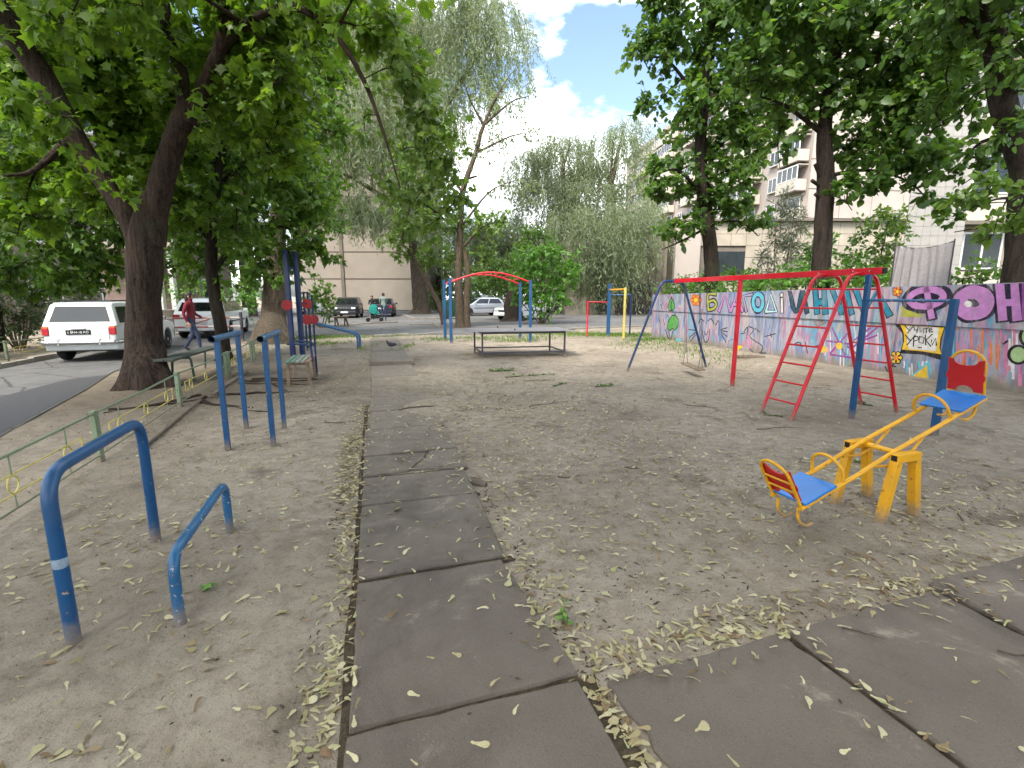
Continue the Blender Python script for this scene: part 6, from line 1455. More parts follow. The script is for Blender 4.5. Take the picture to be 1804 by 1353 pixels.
# hanging bright twigs of the arching branch
T1.grow([A_(690, 130, 8.2, .45, .6), A_(735, 190, 8.6, .5, .8), A_(760, 260, 9, .55, .9), A_(725, 260, 8.6, .4, .7), A_(790, 330, 9.6, .5, .7), A_(700, 60, 8.2, .45, .6), A_(760, 400, 10.5, .5, .6), A_(640, 215, 8.3, .3, .4), A_(700, 330, 9.4, .5, .8), A_(720, 120, 9.2, .55, .8), A_(770, 330, 9.6, .5, .8)], LM['ash'], 'maple', .11, 900, 8, .005, .6, 3, (.016, .006), 1.0)
T1.finish(singles=290)

# ---- two darker maples further along the road
T2 = Tree('maple_tree', 'slender leaning maple with dense dark foliage behind the parallel bars', onG(G(398, 634)), 'linden', seed=5)
q = onG(G(398, 634)); T2.limb([q + V(0, 0, -.2), q + V(-.02, 0, .2), at(388, 570, 12.6), at(376, 505, 12.6), at(372, 430, 12.6), at(380, 330, 12.7), at(400, 220, 12.8), at(420, 110, 12.8)], [.20, .165, .15, .14, .13, .11, .08, .05], 'trunk', 16, 6, .08, .35)
T2.limb([at(376, 480, 12.6), at(430, 410, 12.9), at(500, 400, 13.2), at(545, 430, 13.3)], [.07, .05, .03, .015], n=8)
T2.limb([at(374, 430, 12.6), at(330, 380, 12.2), at(310, 400, 12)], [.06, .04, .02], n=8)
T2.limb([at(380, 330, 12.7), at(460, 270, 13), at(530, 280, 13.4)], [.06, .04, .02], n=8)
T2.grow([A_(355, 400, 13.2, (1.3, 1.2, 1.1)), A_(430, 320, 13.4, 1.6), A_(495, 415, 13.4, (1.3, 1.2, 1.05)), A_(400, 225, 13.2, 1.6), A_(345, 310, 12.8, 1.2), A_(490, 290, 14, 1.5), A_(555, 400, 13.8, (.7, .7, .9), .8), A_(335, 465, 13.3, .65, .8), A_(430, 455, 12.6, .75), A_(530, 330, 13.8, 1.1), A_(460, 150, 13.4, 1.5, .8), A_(420, 400, 11.6, .7, .8), A_(590, 455, 13.8, .35, .6), A_(520, 475, 13.2, .4, .7)],
        LM['maple_dark'], 'lobed', .155, 620, 9, .006, .5, 4, (.03, .01), 1.3)
T2.finish()
T3 = Tree('maple_tree', 'thick short trunked maple at the road bend behind the blue posts', onG(G(480, 603)), 'willow', seed=6)
q = onG(G(480, 603)); T3.limb([q + V(0, 0, -.2), q + V(0, 0, .3), at(482, 560, 18.2), at(484, 520, 18.2), at(486, 470, 18.2), at(490, 380, 18.3), at(500, 250, 18.5), at(510, 120, 18.5)], [.62, .52, .44, .40, .36, .26, .18, .1], 'trunk', 22, 6, .1, .55)
T3.limb([at(484, 510, 18.2), at(540, 400, 18.5), at(580, 330, 19)], [.15, .09, .04], n=9)
T3.limb([at(486, 460, 18.2), at(430, 350, 18), at(400, 300, 18)], [.14, .08, .04], n=9)
T3.grow([A_(470, 460, 18.4, (1.7, 1.5, 1.0)), A_(535, 330, 18.6, 2.0), A_(440, 220, 18.6, 2.6), A_(560, 200, 19.2, 2.0), A_(500, 100, 19, 2.5), A_(400, 330, 18.6, 1.8), A_(470, 495, 17.6, (.9, .8, .35), .9), A_(340, 240, 19, 2.2), A_(570, 90, 19.5, 1.6, .7)], LM['maple_dark'], 'lobed', .19, 330, 9, .009, .45, 4, (.05, .015), 1.8)
T3.finish()
T5 = Tree('tree', 'dark leafy tree beyond the road at the left edge', V(-15.2, 14.5, 0), 'linden', seed=7)
T5.limb([V(-15.2, 14.5, -.2), V(-15.1, 14.5, 2), V(-15.4, 14.4, 4.5), V(-15.6, 14.2, 8)], [.22, .18, .14, .07], 'trunk', 12)
T5.grow([A_(40, 300, 15, 1.9), A_(130, 320, 15.5, 1.5), A_(10, 420, 14, 1.6), A_(90, 420, 14.8, 1.3), A_(160, 400, 15.4, 1.1), A_(0, 180, 15, 2.4), A_(180, 470, 16.5, .8, .7), A_(230, 380, 17, 1.5), A_(290, 430, 18, 1.5), A_(300, 320, 18, 2), A_(50, 490, 15, (1.5, 1.2, .9)), A_(140, 480, 16, (1.3, 1.2, .9))], LM['maple_dark'], 'lobed', .19, 420, 9, .008, .4, 4, (.04, .012), 1.6)
T5.finish()

# ---- shrubs
def shrub(label, base, blobs, mat, leaf='oval', size=.09, per=700, stems=5, seed=1, h=None, name='shrub', bk='young', group=None, droop=.15, cat='shrub', sec=3):
    T = Tree(name, label, base, bk, cat, group, seed); b = Vector(base); rs = random.Random(seed)
    zc = max(c[0][2] for c in blobs) - b.z
    for i in range(stems):
        a = 2 * math.pi * i / stems + rs.random(); rr = blobs[0][1] if isinstance(blobs[0][1], (int, float)) else blobs[0][1][0]
        c = Vector(blobs[i % len(blobs)][0])
        tip = c + V(rr * .4 * math.cos(a), rr * .4 * math.sin(a), 0)
        st = b + V(.08 * math.cos(a), .08 * math.sin(a), -.08)
        T.limb([st, st.lerp(tip, .4) + V(.06 * math.cos(a), .06 * math.sin(a), .05), tip], [.035, .025, .01], 'stem', 6, 4)
    T.grow(blobs, mat, leaf, size, per, 8, .005, droop, sec, (.018, .006), .8); T.finish(); return T
for i, (x, y, h) in enumerate(((-13.6, 9.2, 2.3), (-14.2, 11.2, 2.6), (-14.9, 13.2, 2.5), (-15.6, 15.6, 2.7), (-16.2, 18.2, 2.4), (-13.2, 7.0, 2.4))):
    shrub(['tangled dark hedge shrub at the left edge, second from the camera', 'tangled dark hedge shrub straight left of the estate car tail', 'tangled dark hedge shrub just above the estate car roof', 'hedge shrub beyond the estate car', 'farthest hedge shrub before the columned porch', 'tangled dark hedge shrub nearest the camera on the left edge'][i], (x, y, 0), [((x, y, h * .5), (1.1, 1.2, h * .52)), ((x - .3, y + .6, h * .75), (.9, .9, .7)), ((x + .5, y - .4, h * .3), (.8, .9, .6))], LM['hedge'], 'oval', .11, 900, 9, 20 + i, group='hedge shrubs along the left road', sec=7)
shrub('bright shrub behind barrier and person in maroon', (-14.3, 24.5, 0), [((-14.3, 24.5, 1.6), (2.4, 1.4, 1.3)), ((-12.6, 25.5, 1.3), (1.6, 1.2, 1.1)), ((-16.5, 24.5, 2.2), (1.8, 1.4, 1.8))], LM['bush'], 'oval', .15, 330, 6, 31)
q = G(568, 578)
shrub('small drooping tree between thin bars and the black hatchback', q, [(V(q.x, q.y, 1.55), (.95, .9, .65)), (V(q.x + .5, q.y, 1.1), (.75, .7, .5)), (V(q.x - .6, q.y + .3, 1.2), (.8, .7, .6)), (V(q.x + .2, q.y, 2.0), (.6, .6, .4))], LM['maple_dark'], 'lobed', .15, 420, 3, 32, name='small_tree', cat='tree')
q = V(1.75, 29.0, 0)
shrub('big round bright green bush left of the chinning bars', q, [(V(1.7, 29, 2.6), (1.7, 1.6, 1.2)), (V(2.6, 29, 3.3), (1.6, 1.4, 1.0)), (V(1.0, 29.2, 3.4), (1.2, 1.3, .9)), (V(2.2, 28.6, 1.3), (1.5, 1.3, 1.0)), (V(0.6, 28.8, 2.0), (1.0, 1.0, 1.0)), (V(1.9, 29, 4.0), (1.1, 1.0, .6)), (V(3.2, 28.6, 2.6), (.9, .9, .8))], LM['bush'], 'lobed', .19, 380, 9, 33, name='bush', cat='bush', sec=5)
# ---- lindens behind the wall
R1 = Tree('linden_tree', 'dark trunked linden rising behind the left part of the graffiti wall', at(1257, 512, 17), 'linden', seed=9)
R1.base.z = 1.4
R1.limb([V(*at(1257, 505, 17)[:2], 1.1), at(1254, 470, 17), at(1247, 400, 17), at(1238, 330, 17), at(1234, 260, 17), at(1240, 180, 17), at(1252, 90, 17), at(1264, -10, 17), at(1270, -110, 17)], [.27, .23, .21, .20, .18, .16, .13, .10, .07], 'trunk', 16, 6, .09, .25)
R1.limb([at(1240, 350, 17), at(1195, 300, 16.7), at(1150, 310, 16.5)], [.07, .045, .02], n=8); R1.limb([at(1236, 290, 17), at(1300, 230, 17), at(1345, 230, 17)], [.06, .04, .02], n=8); R1.limb([at(1240, 190, 17), at(1180, 110, 17), at(1140, 100, 17)], [.07, .05, .02], n=8); R1.limb([at(1247, 400, 17), at(1200, 425, 16.6), at(1165, 440, 16.5)], [.05, .03, .014], n=7); R1.limb([at(1247, 395, 17), at(1300, 390, 16.6), at(1330, 410, 16.5)], [.05, .03, .014], n=7)
R1.grow([A_(1180, 335, 16.8, (1.2, 1.1, .85)), A_(1230, 215, 17, 1.4), A_(1300, 290, 17, (1.3, 1.2, 1.0)), A_(1150, 115, 17, (1.0, 1.0, .8), .8), A_(1200, 40, 17, 1.6), A_(1280, 105, 17.4, 1.7), A_(1200, 425, 16.6, (1.0, .8, .45), .8), A_(1320, 405, 16.8, (.9, .8, .5), .8), A_(1340, 205, 17, 1.3), A_(1135, 210, 17.6, .45, .6), A_(1250, 380, 17.3, (1.0, .9, .6), .8), A_(1330, 20, 17, 1.8), A_(1170, -30, 17, 1.4, .8), A_(1285, 350, 16.6, .9)], LM['linden'], 'heart', .15, 760, 9, .006, .4, 4, (.03, .01), 1.2)
R1.finish()
R2 = Tree('linden_tree', 'tall linden with sawn branch stubs behind middle of the wall', at(1447, 512, 12.6), 'linden', seed=10)
R2.base.z = 1.45
R2.limb([V(*at(1446, 505, 12.6)[:2], 1.1), at(1447, 470, 12.6), at(1450, 400, 12.6), at(1455, 320, 12.6), at(1452, 240, 12.6), at(1462, 150, 12.6), at(1480, 50, 12.6), at(1492, -60, 12.6)], [.24, .205, .20, .19, .16, .14, .11, .08], 'trunk', 16, 6, .09, .25)
for (u, v), (u2, v2) in (((1450, 322), (1436, 289)), ((1449, 330), (1430, 318)), ((1450, 352), (1436, 342))): R2.limb([at(u, v, 12.6), at(u2, v2, 12.5)], [.05, .04], 'branch_stub', 8, 3, nodes=False)
R2.limb([at(1455, 310, 12.6), at(1530, 300, 12.2), at(1600, 320, 11.9), at(1650, 370, 11.6)], [.05, .035, .02, .01], n=8); R2.limb([at(1454, 240, 12.6), at(1390, 190, 12.4), at(1340, 170, 12.2)], [.06, .04, .015], n=8); R2.limb([at(1460, 160, 12.6), at(1540, 110, 12.4), at(1620, 90, 12.2)], [.07, .05, .02], n=8); R2.limb([at(1470, 100, 12.6), at(1390, 30, 12.3), at(1330, 10, 12)], [.06, .04, .02], n=8)
R2.grow([A_(1395, 195, 12.5, (.95, .9, .75)), A_(1505, 130, 12.6, 1.2), A_(1560, 330, 12, (1.15, .9, .55)), A_(1610, 285, 12, (.8, .8, .6), .9), A_(1345, 110, 12, .95), A_(1420, 40, 12.2, 1.4), A_(1600, 110, 12.5, 1.2), A_(1525, 235, 12.4, (.95, .9, .7)), A_(1645, 385, 11.5, (.45, .5, .3), .7), A_(1680, 60, 12, 1.1), A_(1510, -60, 12, 1.8), A_(1370, 280, 12.4, (.5, .5, .35), .7), A_(1490, 360, 12.3, (.6, .6, .35), .8), A_(1620, 200, 12.2, (.7, .7, .5), .8), A_(1340, 0, 12, 1.2), A_(1450, 130, 13.2, 1.1), A_(1640, 210, 11.8, (.7, .6, .5)), A_(1600, 170, 12.6, .8), A_(1570, 270, 12.4, .7), A_(1635, 300, 12, (.6, .5, .45)), A_(1665, 160, 11.6, .75), A_(1555, 185, 12.6, .8), A_(1500, 290, 12.8, .6, .8)], LM['linden'], 'heart', .135, 860, 9, .0055, .4, 4, (.026, .009), 1.1)
R2.finish(singles=150)
R3 = Tree('linden_tree', 'dark leaning linden trunk at right edge behind the wall', at(1790, 512, 9.4), 'linden', seed=12)
R3.base.z = 1.5
R3.limb([V(*at(1790, 510, 9.4)[:2], 1.2), at(1792, 450, 9.4), at(1795, 380, 9.4), at(1803, 310, 9.4), at(1785, 240, 9.4), at(1765, 170, 9.4), at(1756, 80, 9.4), at(1747, -20, 9.4), at(1735, -140, 9.4)], [.22, .18, .175, .18, .19, .19, .18, .16, .12], 'trunk', 16, 6, .09, .2)
R3.limb([at(1797, 350, 9.4), at(1760, 350, 8.7), at(1715, 365, 8.2)], [.04, .02, .008], n=7); R3.limb([at(1785, 240, 9.4), at(1730, 250, 9.7), at(1700, 280, 9.9)], [.05, .03, .012], n=7); R3.limb([at(1757, 90, 9.4), at(1690, 30, 9.5), at(1640, 20, 9.6)], [.07, .05, .02], n=7); R3.limb([at(1756, 60, 9.4), at(1800, -10, 9.2), V(9.2, 6.6, 8.2), V(7.2, 3.6, 9.6), V(5.4, 1.0, 10)], [.10, .08, .07, .05, .03], n=7)
R3.grow([A_(1715, 375, 8.3, (.42, .4, .22), 1.2), A_(1775, 350, 8.1, (.42, .4, .22), 1.2), A_(1745, 430, 8.9, (.42, .4, .28), 1.0), A_(1795, 400, 8.2, (.3, .3, .25), 1.2)], LM['ash'], 'heart', .105, 800, 8, .005, .4, 5, (.02, .007), .7)
R3.grow([A_(1735, 280, 9.8, (.65, .6, .45), .9), A_(1780, 60, 9, .75), A_(1655, 20, 9.6, .85), A_(1800, -40, 9, 1.3), A_(1790, 180, 9.0, .5, .7), A_(1650, 95, 10, .5, .8), A_(1700, 130, 10, .7, .9), A_(1660, 230, 10.4, (.6, .5, .45)), A_(1700, 320, 10.4, (.5, .5, .35)), A_(1740, 200, 10.4, .6), A_(1680, 400, 10.2, (.3, .3, .25)), A_(1790, 120, 8.6, .5), A_(1785, 320, 9.8, (.5, .4, .35)), A_(1800, 240, 8.8, .4), A_(1720, -20, 9, 1.0), (V(9.5, 6.5, 8.0), 1.8, .8), (V(5.6, 1.6, 10.2), 2.4, .9), (V(8.2, 1.2, 9.8), 2.4, .9), (V(5.4, -1.2, 10.2), 2.4, .9)], LM['linden'], 'heart', .11, 640, 9, .0055, .4, 4, (.026, .009), 1.1)  # last blobs: foliage out of view, added to darken the near ground
R3.finish(singles=200)
# ---- low greenery along the wall top
hg = [(1196, 492, 18.6, .75), (1245, 490, 17.0, .8), (1300, 488, 15.2, .85), (1350, 486, 14.2, .8), (1405, 482, 13.0, .85), (1500, 470, 12.2, .8), (1545, 480, 11.6, .6)]
labs = ['leftmost low bright shrub topping the graffiti wall near its far end', 'low bright shrub behind the wall at the left linden trunk', 'low bright shrub behind the red middle post of the frame', 'low bright shrub left of the ladders behind the wall', 'low bright shrub left of the middle linden trunk', 'low bright shrub between middle linden trunk and blanket', 'low bright shrub right beside the grey blanket']
for i, (u, v, Y, r) in enumerate(hg):
    c = at(u, v, Y); shrub(labs[i], (c.x, c.y, 1.42), [((c.x, c.y, 1.85), (r, r * .8, .42)), ((c.x + .3, c.y + .4, 2.05 + .1 * (i % 3)), (r * .7, r * .7, .35))], LM['bush'], 'oval', .11, 1300, 6, 50 + i, group='low shrubs along the wall top')
c = at(1378, 440, 21); shrub('thin grey green conifer like tree behind the low shrubs', (c.x, c.y, 1.4), [(V(c.x, c.y, 3.0), (1.2, 1.0, 1.3)), (V(c.x + .2, c.y, 4.4), (.8, .7, 1.1)), (V(c.x, c.y, 5.3), (.4, .4, .7))], LM['grey'], 'narrow', .22, 1100, 3, 61, name='small_tree', cat='tree', sec=8)
c = at(1545, 420, 15.5); shrub('light green young tree left of the tiled wall', (c.x, c.y, 1.4), [(V(c.x, c.y, 3.1), (1.0, .9, .9)), (V(c.x - .4, c.y, 2.3), (.9, .8, .7)), (V(c.x + .3, c.y, 3.9), (.6, .6, .5))], LM['ash'], 'oval', .14, 1000, 4, 62, name='small_tree', cat='tree', sec=6)
c = at(1432, 445, 15.0); shrub('upright bright green bush beside the middle linden', (c.x, c.y, 1.4), [(V(c.x, c.y, 2.4), (.7, .6, .7)), (V(c.x + .2, c.y, 3.0), (.5, .5, .5))], LM['bush'], 'oval', .12, 1200, 4, 63, name='bush', cat='bush', sec=4)
c = at(1715, 470, 12.5); shrub('dark bushes below the loggias behind the wall', (c.x, c.y, 1.5), [(V(c.x, c.y, 2.0), (1.0, .8, .5)), (V(c.x - 1.2, c.y + .4, 2.2), (.8, .7, .6))], LM['linden'], 'heart', .10, 620, 4, 64, name='bush', cat='bush')

# ---- willows and thin trees in the middle distance
W1 = Tree('willow_tree', 'huge grey green weeping willow over the beige end wall', G(742, 553), 'willow', seed=14)
q = G(742, 553); W1.limb([q + V(0, 0, -.3), q + V(0, 0, .6), at(738, 505, q.y), at(735, 460, q.y), at(728, 400, q.y), at(715, 300, q.y)], [1.0, .75, .65, .62, .6, .5], 'trunk', 18, 6, .1, .5)
top = at(715, 300, q.y); Yw = q.y
for pts in ([(715, 300), (660, 200), (600, 130), (560, 110)], [(715, 300), (730, 180), (740, 80), (730, -20)], [(715, 300), (790, 180), (840, 100), (870, 60)], [(728, 390), (650, 330), (590, 300)], [(728, 390), (790, 330), (840, 310)]):
    W1.limb([at(u, v, Yw - 1.2 * i) for i, (u, v) in enumerate(pts)], [.35, .22, .14, .08], n=8, sub=4)
W1.hang([(tuple(at(u, v, Yw + dy)), (r * 1.1, r * 1.2, r * .8), r) for u, v, dy, r in ((600, 120, -4, 4), (680, 40, -2, 4), (760, 60, -5, 4), (840, 50, -3, 3.4), (800, 140, -6, 3), (640, 200, -6, 4), (700, 250, -4, 3.6), (600, 250, -3, 3.4), (560, 200, -4, 3.5), (740, 200, 2, 4), (860, 20, -6, 2.6), (720, -60, -6, 4), (600, 0, -2, 4))], LM['willow'], 2100, (2.6, 6.0), 44, .34, .5)
W1.hang([(tuple(at(u, v, Yw - 4)), (r * 1.2, r, r * .6), 1) for u, v, r in ((600, 370, 3), (660, 360, 3), (700, 380, 2.4))], LM['willow'], 330, (1.2, 2.6), 30, .34, .4)
W1.finish()
for i, (u, vb, Y, topv, blobs, lab) in enumerate((
    (1000, 545, 50, 210, [(990, 260, 0, 3.0), (960, 330, -2, 3.2), (1010, 380, -2, 3.4), (930, 280, 0, 2.2), (1040, 300, 1, 2.6), (960, 430, -3, 2.8)], 'weeping willow in front of the sky left of the gatehouse'),
    (1085, 545, 47, 190, [(1080, 250, 0, 2.8), (1050, 340, -1, 3.0), (1110, 330, 0, 2.6), (1090, 400, -2, 2.6), (1040, 430, -2, 2.4), (1110, 220, 1, 2.0), (1060, 450, -4, 2.0), (1115, 440, -3, 1.8), (1020, 460, -3, 1.6), (1010, 385, -6, 2.4), (1065, 390, -6, 2.8), (1120, 375, -6, 2.4), (1080, 430, -5.5, 2.0)], 'pale weeping willow hanging before the gatehouse gates'),
    (905, 545, 55, 380, [(890, 400, 0, 3.4), (850, 420, -2, 3.2), (930, 440, -2, 3.2), (870, 470, -4, 2.4), (820, 400, 0, 3.0)], 'low silvery willow behind the silver hatchback'))):
    T = Tree('willow_tree', lab, V(at(u, vb, Y).x, Y, 0), 'willow', group='willows in the middle distance', seed=70 + i)
    P = [V(at(u, vb, Y).x, Y, -.3)] + [at(u + 12 * math.sin(k * 1.7 + i), vb - 40 - (vb - 40 - topv - 40) * k / 4, Y) for k in range(5)]
    T.limb(P, [.5, .4, .32, .25, .18, .08], 'trunk', 12, 5)
    for (bu, bv, dy, r) in blobs[:5]: T.limb([P[3], P[3].lerp(at(bu, bv, Y + dy), .55) + V(0, 0, 1), at(bu, bv, Y + dy)], [.16, .10, .04], n=7, sub=4)
    T.hang([(tuple(at(bu, bv, Y + dy)), (r, r, r * .75), r) for bu, bv, dy, r in blobs], LM['willow'], 1150 if i < 2 else 900, (2.4, 5.6), 42, .32, .5); T.finish()
W4 = Tree('willow_tree', 'weeping willow at far left behind the thick maple', V(-21, 40, 0), 'willow', group='willows in the middle distance', seed=80)
W4.limb([V(-21, 40, -.3), V(-21, 40, 5), V(-20.6, 40, 10), V(-20, 40, 15)], [.55, .45, .3, .12], 'trunk', 12)
W4.hang([((-20, 40, 14), (4, 4, 3), 3), ((-23, 39, 12), (3.5, 3.5, 2.5), 3), ((-17.5, 38, 11), (3.2, 3, 2.5), 3), ((-20, 37, 8), (3.5, 3, 2), 2)], LM['willow'], 620, (2.5, 6), 40, .28, .5); W4.finish()
C1 = Tree('slender_tree', 'tall slender twin stemmed tree behind the arched climbing frame', G(811, 577), 'young', seed=16)
q = G(811, 577); Yc = q.y
C1.limb([q + V(0, 0, -.2), q + V(0, 0, .3), at(808, 500, Yc), at(810, 430, Yc), at(815, 340, Yc), at(838, 270, Yc), at(852, 220, Yc), at(878, 165, Yc), at(900, 130, Yc)], [.30, .24, .20, .17, .15, .12, .09, .05, .02], 'trunk', 12, 5, .08, .3)
C1.limb([q + V(.35, 0, -.2), at(822, 540, Yc), at(824, 480, Yc), at(818, 440, Yc)], [.2, .17, .15, .12], 'stem', 10, 5)
for pts in ([(815, 340), (780, 290), (740, 250)], [(838, 270), (900, 240), (940, 235)], [(852, 220), (830, 180), (820, 150)], [(812, 410), (760, 370), (715, 350)], [(812, 400), (860, 340), (900, 320)], [(811, 440), (850, 400), (885, 390)], [(850, 222), (900, 180), (930, 170)]):
    C1.limb([at(u, v, Yc - .4 * i) for i, (u, v) in enumerate(pts)], [.07, .04, .015], n=7, sub=4)
C1.grow([A_(730, 300, Yc - 1, (1.6, 1.4, 1.3)), A_(770, 240, Yc, (1.5, 1.4, 1.3), .8), A_(720, 380, Yc - 1, (1.5, 1.3, 1.2)), A_(780, 380, Yc, (1.5, 1.2, 1.2)), A_(860, 390, Yc - .5, (1.4, 1.2, .9), .8), A_(690, 430, Yc, (1.0, 1, .7), .7), A_(760, 450, Yc + 1, (1.6, 1.4, .9), .8), A_(840, 450, Yc + 1, (1.4, 1.2, .8), .7)], LM['ash'], 'lobed', .19, 420, 8, .007, .35, 4, (.03, .01), 1.4)
C1.grow([A_(900, 190, Yc, (1.4, 1.2, 1.0), .8), A_(860, 260, Yc, (1.5, 1.3, 1.2), .8), A_(930, 240, Yc, (1.0, .9, .7), .8), A_(840, 160, Yc, (.9, .9, .8), .7), A_(900, 330, Yc, (1.2, 1.1, .9), .9), A_(920, 150, Yc, (.7, .7, .6), .7), A_(940, 340, Yc, (1.0, .9, .8), .7)], LM['willow'], 'oval', .14, 300, 6, .006, .3, 5, (.025, .008), 1.4)
C1.finish()
C2 = Tree('leaning_tree', 'thin bare leaning trunk behind the blue posts', G(784, 576), 'young', seed=18)
q = G(784, 576); C2.limb([q + V(0, 0, -.2), at(776, 545, q.y), at(760, 510, q.y), at(740, 475, q.y), at(718, 440, q.y), at(702, 428, q.y)], [.16, .13, .12, .11, .09, .04], 'trunk', 10, 5)
C2.grow([A_(705, 425, q.y, (1.0, .9, .5), .8), A_(720, 405, q.y, (.9, .8, .5), .8)], LM['ash'], 'oval', .14, 320, 8, .006, .3, 4, (.025, .008), 1.2); C2.finish()
C3 = Tree('leaning_tree', 'thick dark leaning trunk beside the white car nose', V(.5, 32, 0), 'linden', seed=19)
C3.limb([V(.0, 32, -.3), V(.05, 32, .3), at(902, 535, 32), at(912, 505, 32), at(925, 480, 32), at(935, 440, 32)], [.85, .6, .5, .45, .4, .25], 'trunk', 16, 6, .14, .3)
C3.grow([A_(900, 470, 32.5, (2.2, 1.6, 1.1)), A_(860, 490, 33, (1.8, 1.4, .9)), A_(940, 430, 33, 1.6)], LM['linden'], 'lobed', .19, 330, 8, .008, .4, 5, (.04, .012), 1.4); C3.finish()
for i, (x, y, z, r) in enumerate(((-3.0, 47, 2.2, 2.6), (1.5, 49, 2.4, 2.4), (-7.0, 48, 1.4, 1.6))):
    shrub(['dark green thicket behind the rubbish container', 'green thicket behind the silver hatchback', 'low green thicket right of the willow trunk'][i], (x, y, 0), [((x, y, z), (r, r * .8, r * .8)), ((x + 1.6, y, z * .8), (r * .8, r * .7, r * .6)), ((x - 1.4, y, z), (r * .8, r * .7, r * .7))], LM['linden'], 'oval', .24, 160, 6, 90 + i, group='thickets behind the car yard')
# ---- trees closing the view far behind the yard
for i, (x, y, z, r, lb) in enumerate(((-5.5, 62, 4.5, 3.6, 'far tree behind the yard left of the slender twin stems'), (0.5, 64, 5.0, 4.0, 'far tree behind the silver hatchback'), (6.0, 63, 4.6, 3.8, 'far tree behind the round bush'), (-13, 66, 6, 4, 'far tree beyond the beige end wall'), (11.5, 66, 5.4, 4.2, 'far tree right above the gatehouse'), (-8.6, 59, 6.6, 3.4, 'far tree between beige end wall and slender twin stems'))):
    T = Tree('tree', lb, V(x, y, 0), 'willow', group='far trees behind the car yard', seed=120 + i)
    T.limb([V(x, y, -.3), V(x, y, z * .5), V(x + .4, y, z * 1.2)], [.4, .3, .12], 'trunk', 9)
    T.grow([(V(x, y, z), (r, r * .7, r * .85)), (V(x + r * .7, y - .6, z * .75), (r * .8, r * .6, r * .6)), (V(x - r * .7, y - .4, z * .7), (r * .8, r * .6, r * .6)), (V(x, y - 1.2, z * .4), (r * 1.1, r * .5, r * .45)), (V(x + .3, y, z * 1.5), (r * .7, r * .6, r * .7))], LM['willow' if i % 2 else 'ash'], 'oval', .38, 75, 8, .01, .4, 4, (.06, .02), 2.0); T.finish()
# ---- unseen tree added behind the camera to shade the foreground
R4_shade = Tree('linden_tree', 'unseen broad linden added behind the camera to shade the foreground', V(2.6, -5.2, 0), 'linden', seed=140)
R4_shade.limb([V(2.6, -5.2, -.3), V(2.6, -5.2, 2.5), V(2.5, -5, 5), V(2.4, -4.6, 8), V(2.2, -4.2, 12)], [.36, .28, .25, .2, .1], 'trunk', 14, 5, .1, .4)
for e in (V(-1.5, -2.5, 8), V(5.8, -1.8, 8), V(2.2, -.6, 9), V(3.0, 1.6, 8.2), V(6.5, -6, 7), V(-2.5, -6, 7)): R4_shade.limb([V(2.5, -4.9, 5.5), V(2.5, -4.9, 6.2).lerp(e, .5) + V(0, 0, .6), e], [.14, .09, .04], n=8, sub=4)
R4_shade.grow([((-2.2, -2.6, 7.6), 2.2, .8), ((6.0, -1.6, 7.8), 2.2, .8), ((2.2, -1.6, 8.4), 2.4, .9), ((6.8, -5.5, 6.6), 2.4, .8), ((-2.6, -6.2, 6.4), 2.6, .8), ((2.4, -5.4, 8.5), 2.8, .8), ((2.2, -7.5, 5.6), 2.6, .8), ((4.6, -3.6, 5.6), 1.8, .8), ((-.4, -4.4, 5.4), 1.8, .8), ((9.0, -3.2, 6.6), 2.2, .8), ((3.2, .9, 9.2), 1.9, .8), ((-5.2, -4.5, 6.8), 2.2, .8), ((.4, 2.2, 8.4), 2.0, 1.0), ((3.4, 2.6, 8.6), 2.0, 1.0), ((6.4, 2.4, 8.2), 2.0, 1.0), ((1.8, .4, 6.8), 1.7, 1.0), ((5.0, .2, 6.8), 1.7, 1.0), ((-1.6, -.4, 7.0), 1.7, 1.0), ((8.4, .4, 7.2), 1.8, 1.0)], LM['linden'], 'oval', .20, 430, 8, .008, .3, 3, (.04, .012), 1.6)
R4_shade.finish()
# ================================================================== litter, grass, roots
def seed_mesh(curl, fat):
    n = 6; v = []; f = []
    xs = [0, .10, .24, .48, .74, .92, 1.0]; ws = [.03, .075, .055, .10 * fat, .165 * fat, .13 * fat, .03]
    for x, w in zip(xs, ws):
        y0 = .045 * math.sin(x * 2.6) * curl; z = .05 * abs(curl) * math.sin(x * 3.0) + (.05 if x < .2 else 0.015)
        v += [(x - .5, y0 - w, z), (x - .5, y0 + w, z + .02)]
    for i in range(n): f.append((2 * i, 2 * i + 1, 2 * i + 3, 2 * i + 2))
    return np.array(v), f
t = NT('dry_maple_seed'); rnd = t.n.new('ShaderNodeObjectInfo').outputs['Random']; ri = t.geo.outputs['Random Per Island']
rr = t.math('FRACT', t.math('ADD', rnd, ri)); nb = t.noise(140, 3)
c = t.ramp(rr, [(0, lin(104, 84, 62)), (.12, lin(122, 104, 78)), (.25, lin(150, 140, 106)), (.5, lin(172, 164, 130)), (.75, lin(190, 183, 150)), (.9, lin(150, 152, 106)), (1, lin(136, 110, 88))])
t.color(t.mix(t.ramp(nb, [(.5, (0,) * 3), (.75, (.5,) * 3)]), c, lin(120, 104, 66))); t.rough(.75); t.spec(.25)
tr = t.n.new('ShaderNodeBsdfTranslucent'); tr.inputs['Color'].default_value = lin(180, 165, 100); mxs = t.n.new('ShaderNodeMixShader'); mxs.inputs[0].default_value = .15
t.l.new(t.bsdf.outputs[0], mxs.inputs[1]); t.l.new(tr.outputs[0], mxs.inputs[2]); t.l.new(mxs.outputs[0], t.out.inputs['Surface']); MAT['seed'] = t.m
SEEDS = [seed_mesh(c_, f_) for c_, f_ in ((.6, 1.0), (-.8, .8), (1.8, .9), (.2, 1.2), (2.6, .7), (-2.2, 1.0), (1.0, 1.75))]
rg = np.random.default_rng(77)
